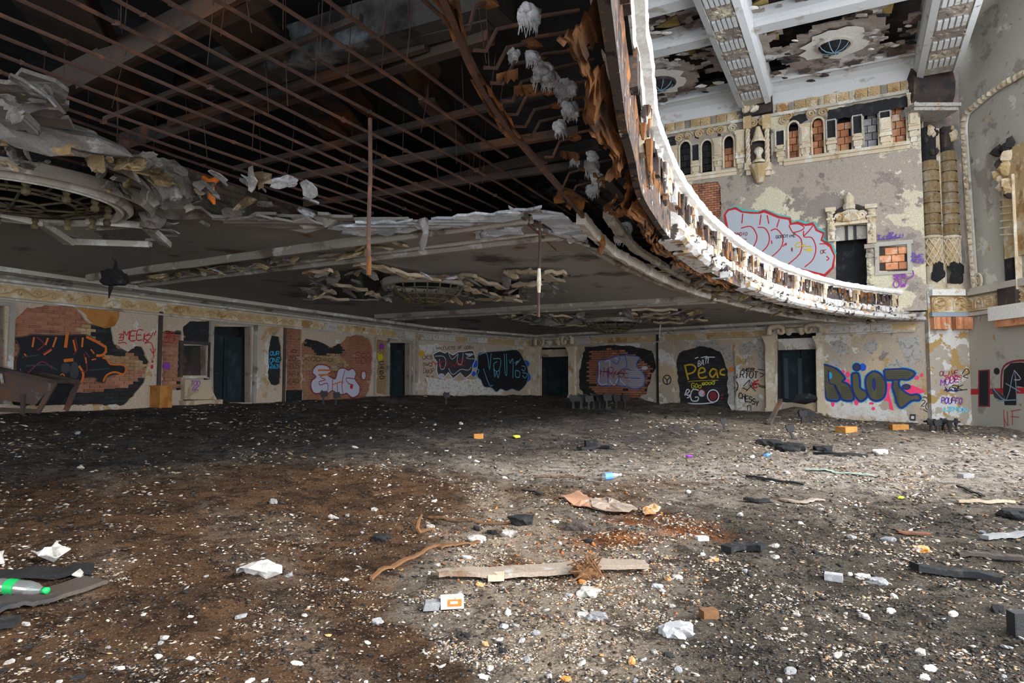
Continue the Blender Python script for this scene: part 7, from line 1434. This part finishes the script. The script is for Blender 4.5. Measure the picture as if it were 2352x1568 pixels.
# carton with orange print
p = onground(1024, 1398); t = thing('carton', p, 'small crushed carton with orange print in the foreground', 'carton'); yaw = .15; X = Vector((math.cos(yaw), math.sin(yaw), 0)); Y = Vector((-math.sin(yaw), math.cos(yaw), 0))
mb = MB(); mb.box(p + X * .04 + Vector((0, 0, .045)), X * .075, Y * .04, (0, 0, .035)); mb.build('carton_body', M['paper'], t); mb = MB(); mb.box(p - X * .09 + Vector((0, 0, .03)), X * .05, Y * .035, Vector((.3, 0, 1)).normalized() * .028); mb.build('carton_end', M['grey_chunk'], t)
mb = MB(); mb.box(p + X * .055 - Y * .042 + Vector((0, 0, .05)), X * .045, Y * .001, (0, 0, .022)); mb.build('orange_print', M['paint_orange'], t); mb = MB(); mb.box(p + X * .05 - Y * .0435 + Vector((0, 0, .052)), X * .025, Y * .001, (0, 0, .009)); mb.build('white_print', M['paper'], t)
# loose bricks
def brick_thing(x, y, w_px, h_px, mt, lab, yaw=.2, dpt=.6):
    p = onground(x, y); w_ = px_len(p, w_px) / 2; h_ = px_len(p, h_px) / 2; mb = MB(); X = Vector((math.cos(yaw), math.sin(yaw), 0)); Y = Vector((-math.sin(yaw), math.cos(yaw), 0))
    mb.box(p + Vector((0, 0, h_ * .85)), X * w_, Y * w_ * dpt, (0, 0, h_)); c = .12; mb.box(p + Vector((0, 0, h_ * .85)), X * w_ * 1.01, Y * w_ * dpt * .88, (0, 0, h_ * .8)); mb.box(p + Vector((0, 0, h_ * .85)), X * w_ * .9, Y * w_ * dpt * 1.02, (0, 0, h_ * .8)); jag(mb, .012, 5)
    mb.build('loose_brick', M[mt], None, lab, 'brick')
brick_thing(1098, 1006, 22, 11, 'orange_wood', 'orange brick alone on the dark band of floor', .3); brick_thing(1944, 993, 38, 12, 'orange_wood', 'orange brick in front of the RIOT graffiti, the left one with a lit end', .5); brick_thing(2064, 986, 30, 11, 'orange_wood', 'orange brick in front of the RIOT graffiti, the right one', -.1)
brick_thing(1628, 1418, 34, 18, 'rust_timber', 'dark brown brick lying in the front rubble', .25); brick_thing(1612, 1240, 26, 9, 'plaster_chunk', 'pale flat block on the grey ground'); brick_thing(1915, 1330, 32, 13, 'grey_chunk', 'dark grey tilted block on the right ground', -.5); brick_thing(2218, 1098, 24, 7, 'grey_chunk', 'grey flat block far on the right'); brick_thing(1358, 1027, 28, 16, 'charred', 'black box shaped lump on the dark floor', .1); brick_thing(2345, 1455, 34, 40, 'iron_black', 'black block cut by the right edge', 0)
# charred lumps and long boards at the right
board([(1330, 1036), (1370, 1030), (1405, 1034)], 14, .05, 'charred', 'charred plate under the black box shaped lump', 'charred_board')
board([(1668, 1272), (1710, 1266), (1760, 1268)], 26, .05, 'charred', 'short thick charred log on the right ground', 'charred_log', 'log'); board([(2100, 1312), (2200, 1326), (2310, 1342)], 26, .05, 'charred', 'long charred beam lying at the right', 'charred_beam', 'beam'); board([(2262, 1242), (2310, 1238), (2380, 1234)], 14, .04, 'grey_chunk', 'straight grey bar at the right edge', 'grey_bar', 'bar'); board([(2200, 1158), (2260, 1157), (2332, 1156)], 9, .03, 'pale_timber', 'clean pale stick lying far on the right', 'pale_stick', 'stick')
board([(1715, 1098), (1780, 1108), (1850, 1118)], 10, .03, 'charred', 'thin dark slat behind the right ground', 'dark_stick', 'stick'); board([(1710, 1150), (1740, 1155), (1765, 1150)], 14, .03, 'charred', 'dark curled slat with an olive edge', 'dark_stick', 'stick'); board([(1790, 1150), (1840, 1158), (1890, 1152)], 12, .02, 'grey_timber', 'grey curved slat in the middle right', 'grey_stick', 'stick'); board([(2200, 1120), (2260, 1145)], 6, .02, 'charred', 'thin dark stick ahead of the pale stick', 'dark_stick', 'stick'); board([(1200, 1130), (1250, 1143)], 7, .02, 'charred', 'thin black stick left of the cardboard sheet', 'dark_stick', 'stick'); board([(1230, 1099), (1290, 1097), (1345, 1102)], 5, .012, 'rust_timber', 'thin curved wire left of the blue bottle', 'rusty_wire', 'wire')
board([(1870, 1045), (1930, 1048), (1990, 1050)], 10, .05, 'charred', 'charred slat among the rubble before the orange bricks', 'charred_stick', 'stick'); board([(1850, 1080), (1930, 1090), (2010, 1095)], 12, .01, 'faded_green', 'pale green torn strip on the right rubble', 'green_strip', 'strip')
board([(2060, 1225), (2100, 1230), (2140, 1228)], 16, .02, 'rust_girder', 'brown rotten board on the right ground', 'rotten_board'); board([(2200, 1280), (2280, 1286), (2360, 1290)], 18, .03, 'rust_girder', 'dark brown rotten board at the right edge', 'rotten_board')
for x, y, r, mt, lab in ((1760, 1022, 22, 'charred', 'round black charred lump before the door rubble'), (1812, 1035, 26, 'charred', 'dark charred heap right of the round black lump'), (1892, 1035, 16, 'charred', 'small peaked charred lump left of the orange bricks'), (2022, 1040, 14, 'plaster_chunk', 'upright white lump on the right rubble'), (1326, 1212, 22, 'rust_girder', 'brown matted clump on the orange stained ground'), (1360, 1218, 14, 'rust_girder', 'small round brown clump right of the matted one'), (1196, 1203, 24, 'charred', 'flat black scrap left of the white stones'), (872, 1240, 18, 'charred', 'dark flat lump on the brown ground'), (2116, 1265, 14, 'stained_chunk', 'tan angular stone on the right ground'), (1558, 1455, 30, 'grey_chunk', 'large grey plaster slab in the front rubble'), (1350, 1365, 22, 'plaster_chunk', 'white angular block below the long plank'), (1168, 1228, 15, 'plaster_chunk', 'white pointed stone among the small rubble'), (1096, 1243, 18, 'plaster_chunk', 'white block with an orange top'), (1208, 1190, 9, 'plaster_chunk', 'small standing white stone left of the thin one'), (1274, 1200, 8, 'plaster_chunk', 'thin standing white stone before the cardboard'), (1640, 1288, 10, 'stained_chunk', 'round reddish stone left of the charred log'), (2340, 1190, 24, 'charred', 'dark mossy lump at the right edge'), (1508, 1348, 10, 'grey_chunk', 'grey pebble right of the plank end'), (1370, 1420, 18, 'grey_chunk', 'greenish grey stone in the front rubble'), (1340, 1415, 12, 'plaster_chunk', 'pale stone left of the greenish one'), (1980, 1325, 12, 'plaster_chunk', 'white stone right of the tilted block'), (2015, 1340, 16, 'grey_chunk', 'pale grey stone on the long charred beam')):
    p = onground(x, y); rr = px_len(p, r); mb = MB(); mb.lump(p + Vector((0, 0, rr * .2)), rr, 1.15, .85, .7, x * .013, 0, .6); mb.lump(p + Vector((rr * .4, rr * .1, rr * .25)), rr * .6, 1, .8, .8, y * .017, 0, .6); mb.build('rubble_lump', M[mt], None, lab, 'rubble')
for x, y, mt, lab in ((1186, 1004, 'yellow_plastic', 'tiny yellow scrap on the dark band'), (2070, 1148, 'yellow_plastic', 'yellow scrap on the right ground'), (1762, 1045, 'blue_plastic', 'blue scrap on the right rubble'), (1582, 1050, 'paint_violet', 'small violet scrap on the pale rubble'), (754, 1462, 'stained_chunk', 'orange pebble in the brown foreground')):
    p = onground(x, y); rr = px_len(p, 7); mb = MB(); mb.rock(p + Vector((0, 0, rr * .4)), rr, 1.2, .9, .5, int(x)); mb.build('bright_scrap', M[mt], None, lab, 'scrap')

# ================================================================== countable chunks of plaster (largest), the rest as stuff
def chunk_mesh(seed, mt):
    mb = MB(); mb.lump((0, 0, 0), 1, 1.15, .85, .75, seed * .13 + .05); me = bpy.data.meshes.new('plaster_chunk'); me.from_pydata([tuple(v) for v in mb.v], [], mb.f); me.materials.append(M[mt]); me.update(); return me
CH = {m_: [chunk_mesh(k, m_) for k in range(5)] for m_ in ('plaster_chunk', 'grey_chunk', 'stained_chunk', 'charred')}
LB = {'plaster_chunk': 'small whitish broken plaster chunk lying on the rubble floor', 'grey_chunk': 'small grey broken plaster chunk lying on the rubble floor', 'stained_chunk': 'small orange stained plaster chunk lying on the rubble floor', 'charred': 'small black charred chunk lying on the rubble floor'}
def density(px, py):             # how littered the ground is at this place
    a = pdist(np.array([px]), np.array([py * 2.2]), [(1130, 2350), (1300, 2550), (1500, 2820), (1480, 3500), (1000, 3500), (1000, 3000), (950, 2700)])[0]
    return min(1, max(.12, .5 + a / 200))
made = 0
while made < 300:
    y = 1568 - 560 * random.random() ** 1.3 if random.random() < .85 else random.uniform(960, 1100); x = random.uniform(0, 2352)
    if random.random() > density(x, y) and random.random() > (.35 if x > 1300 else .12): continue
    p = onground(x, y); r = px_len(p, random.choice((4, 5, 5, 6, 6, 7, 8, 9, 11, 13)) * (1 if y > 1150 else .6)) * .85
    mt = random.choices(('plaster_chunk', 'grey_chunk', 'stained_chunk', 'charred'), (6, 3, 1.6 if 950 < x < 1600 else .3, 1.2 if x < 1500 else 3))[0]
    zn = 'on the dark band before the rear wall' if y < 1055 and x < 1500 else 'on the pale rubble before the side wall' if y < 1150 and x > 1050 else 'on the brown ground at the left' if x < 950 else 'around the long plank in the middle' if x < 1560 and y < 1400 else 'in the middle foreground' if x < 1560 else 'on the grey ground at the right'
    inst('plaster_chunk', random.choice(CH[mt]), p + Vector((0, 0, r * .22)), (random.uniform(-.4, .4), random.uniform(-.4, .4), random.uniform(0, 6.28)), (r, r * random.uniform(.7, 1.1), r * random.uniform(.7, 1.1)), None, LB[mt].replace('lying on the rubble floor', zn), 'rubble', LB[mt].split(' ')[1] + ' chunks ' + zn); made += 1
def island_mat(name, cols):
    m, nt, b = nodes(name, .9, .15); g = N(nt, 'ShaderNodeNewGeometry'); r = N(nt, 'ShaderNodeValToRGB'); nt.links.new(g.outputs['Random Per Island'], r.inputs[0]); e = r.color_ramp; e.interpolation = 'CONSTANT'
    for i, c in enumerate(cols):
        el = e.elements[i] if i < 2 else e.elements.new(i / len(cols)); el.position = i / len(cols); el.color = (*c, 1)
    nt.links.new(r.outputs[0], b.inputs['Base Color'])
island_mat('chips_pale', [(.40, .35, .29), (.27, .22, .17), (.33, .24, .15), (.20, .16, .13), (.52, .48, .43), (.26, .15, .08), (.28, .26, .25), (.17, .12, .08), (.30, .25, .20)])
island_mat('chips_dark', [(.03, .028, .028), (.06, .048, .04), (.085, .05, .03), (.05, .05, .052), (.10, .075, .055), (.02, .02, .02), (.035, .034, .036)])
island_mat('chips_rust', [(.42, .17, .05), (.30, .10, .03), (.50, .30, .16), (.24, .08, .03), (.55, .44, .34)])
NPR = np.random.RandomState(5)
def scatter(name, n, mat, smin, smax, wfun, yr=(880, 1600), flatness=.4):
    # candidates spread evenly over the picture of the ground so that near and far pieces both read
    n = int(n * 1.25); PX = NPR.uniform(-300, 2800, n); PY = yr[0] + (yr[1] - yr[0]) * NPR.rand(n) ** .85
    keep = NPR.rand(n) < wfun(PX, PY); PX, PY = PX[keep], PY[keep]
    u = (PX - 1176) / F; v = (784 - PY) / F; dx, dy, dz = u, math.cos(PITCH) - v * math.sin(PITCH), v * math.cos(PITCH) + math.sin(PITCH)
    P0 = floor_z(0, 0) - 1.6; tt = P0 * FN.z / (dx * FN.x + dy * FN.y + dz * FN.z); ok = (tt > 0) & (tt < 40); X, Y = (dx * tt)[ok], (dy * tt)[ok]
    i = np.clip(np.searchsorted(_fxs, X) - 1, 0, len(_fxs) - 2); j = np.clip(np.searchsorted(_fys, Y) - 1, 0, len(_fys) - 2); Z = FZ[j, i]
    d = np.sqrt(X ** 2 + Y ** 2 + (Z - 1.6) ** 2); m_ = len(X); s_ = (smin + (smax - smin) * NPR.rand(m_) ** 4) / F * d * .5
    s_ = np.minimum(s_, .11)
    base = np.array([(1, 0, 0), (0, 1, 0), (-1, 0, 0), (0, -1, 0), (.1, 0, 1), (0, .1, -1)]) * np.array([1, 1, flatness]); fcs = np.array([(0, 1, 4), (1, 2, 4), (2, 3, 4), (3, 0, 4), (1, 0, 5), (2, 1, 5), (3, 2, 5), (0, 3, 5)])
    V = base[None] * (1 + .7 * (NPR.rand(m_, 6, 1) - .5)) * s_[:, None, None] * np.stack([1 + .8 * NPR.rand(m_), np.ones(m_), np.ones(m_)], -1)[:, None, :]
    a = NPR.rand(m_) * 6.283; ca, sa = np.cos(a)[:, None], np.sin(a)[:, None]; V = np.stack([V[..., 0] * ca - V[..., 1] * sa, V[..., 0] * sa + V[..., 1] * ca, V[..., 2] + V[..., 0] * (NPR.rand(m_, 1) - .5) * .8], -1)
    V = V + np.stack([X, Y, Z + s_ * .15], -1)[:, None, :]; Fc = (fcs[None] + (np.arange(m_) * 6)[:, None, None]).reshape(-1, 3)
    me = bpy.data.meshes.new(name); V = V.reshape(-1, 3); me.vertices.add(len(V)); me.vertices.foreach_set('co', V.ravel()); me.loops.add(Fc.size); me.loops.foreach_set('vertex_index', Fc.ravel().astype(np.int32)); me.polygons.add(len(Fc)); me.polygons.foreach_set('loop_start', np.arange(0, Fc.size, 3, dtype=np.int32)); me.update(calc_edges=True); me.materials.append(M[mat])
    link(name, me, np.zeros(3), None, {'chips_pale': 'pale plaster crumbs strewn over the whole floor', 'chips_dark': 'dark charred crumbs strewn over the floor', 'chips_rust': 'rust coloured crumbs on the stained ground'}[mat], 'rubble', None, 'stuff')
def wnoise(px, py, k, s): return fbm(px / 160 * k, py / 60 * k, s, 4)
BRN = [(-300, 2.2 * 1600), (-300, 2.2 * 1085), (700, 2.2 * 1050), (1150, 2.2 * 1120), (930, 2.2 * 1330), (1100, 2.2 * 1600)]
DRK = [(-300, 2.2 * 1090), (-300, 2.2 * 930), (1300, 2.2 * 925), (1600, 2.2 * 985), (1150, 2.2 * 1050), (500, 2.2 * 1050)]
CEN = [(1130, 2.2 * 1120), (1300, 2.2 * 1080), (1700, 2.2 * 1060), (1550, 2.2 * 1200), (1480, 2.2 * 1560), (1050, 2.2 * 1600), (1000, 2.2 * 1260)]
def wp(px, py):
    b_ = np.clip(pdist(px, py * 2.2, BRN) / 120 + .5, 0, 1); d = np.clip(pdist(px, py * 2.2, DRK) / 100 + .5, 0, 1); c = np.clip(pdist(px, py * 2.2, CEN) / 200 + .5, 0, 1)
    rm = np.clip(pdist(px, py * 2.2, [(1300, 2.2 * 1000), (1700, 2.2 * 955), (2500, 2.2 * 960), (2500, 2.2 * 1130), (1800, 2.2 * 1140), (1400, 2.2 * 1110), (1000, 2.2 * 1090)]) / 60 + .5, 0, 1)
    w_ = (.40 + 1.1 * c + 1.0 * rm) * (1 - .48 * b_) * (1 - .5 * d); return np.clip(w_ * (.12 + 1.7 * np.clip((wnoise(px, py, 1, 201) - .44) * 4, 0, 1) * np.clip((wnoise(px, py, 3.5, 221) - .36) * 4, 0, 1)), 0, 1)
def wd(px, py):
    r = np.clip((px - 1500) / 500, 0, 1) * np.clip((py - 1100) / 150, 0, 1); d = np.clip(pdist(px, py * 2.2, DRK) / 100 + .5, 0, 1)
    return np.clip((.35 + .5 * r + .4 * d) * (.3 + 1.6 * np.clip((wnoise(px, py, 1.3, 211) - .4) * 3, 0, 1)), 0, 1)
def wr(px, py): return np.clip(1.1 - np.hypot((px - 1330) / 330, (py - 1270) / 170), 0, .8)
scatter('pale_crumbs', 230000, 'chips_pale', 1.3, 10, wp); scatter('dark_crumbs', 90000, 'chips_dark', 1.5, 11, wd, flatness=.3); scatter('rust_crumbs', 30000, 'chips_rust', 1.6, 11, wr, (1080, 1560))
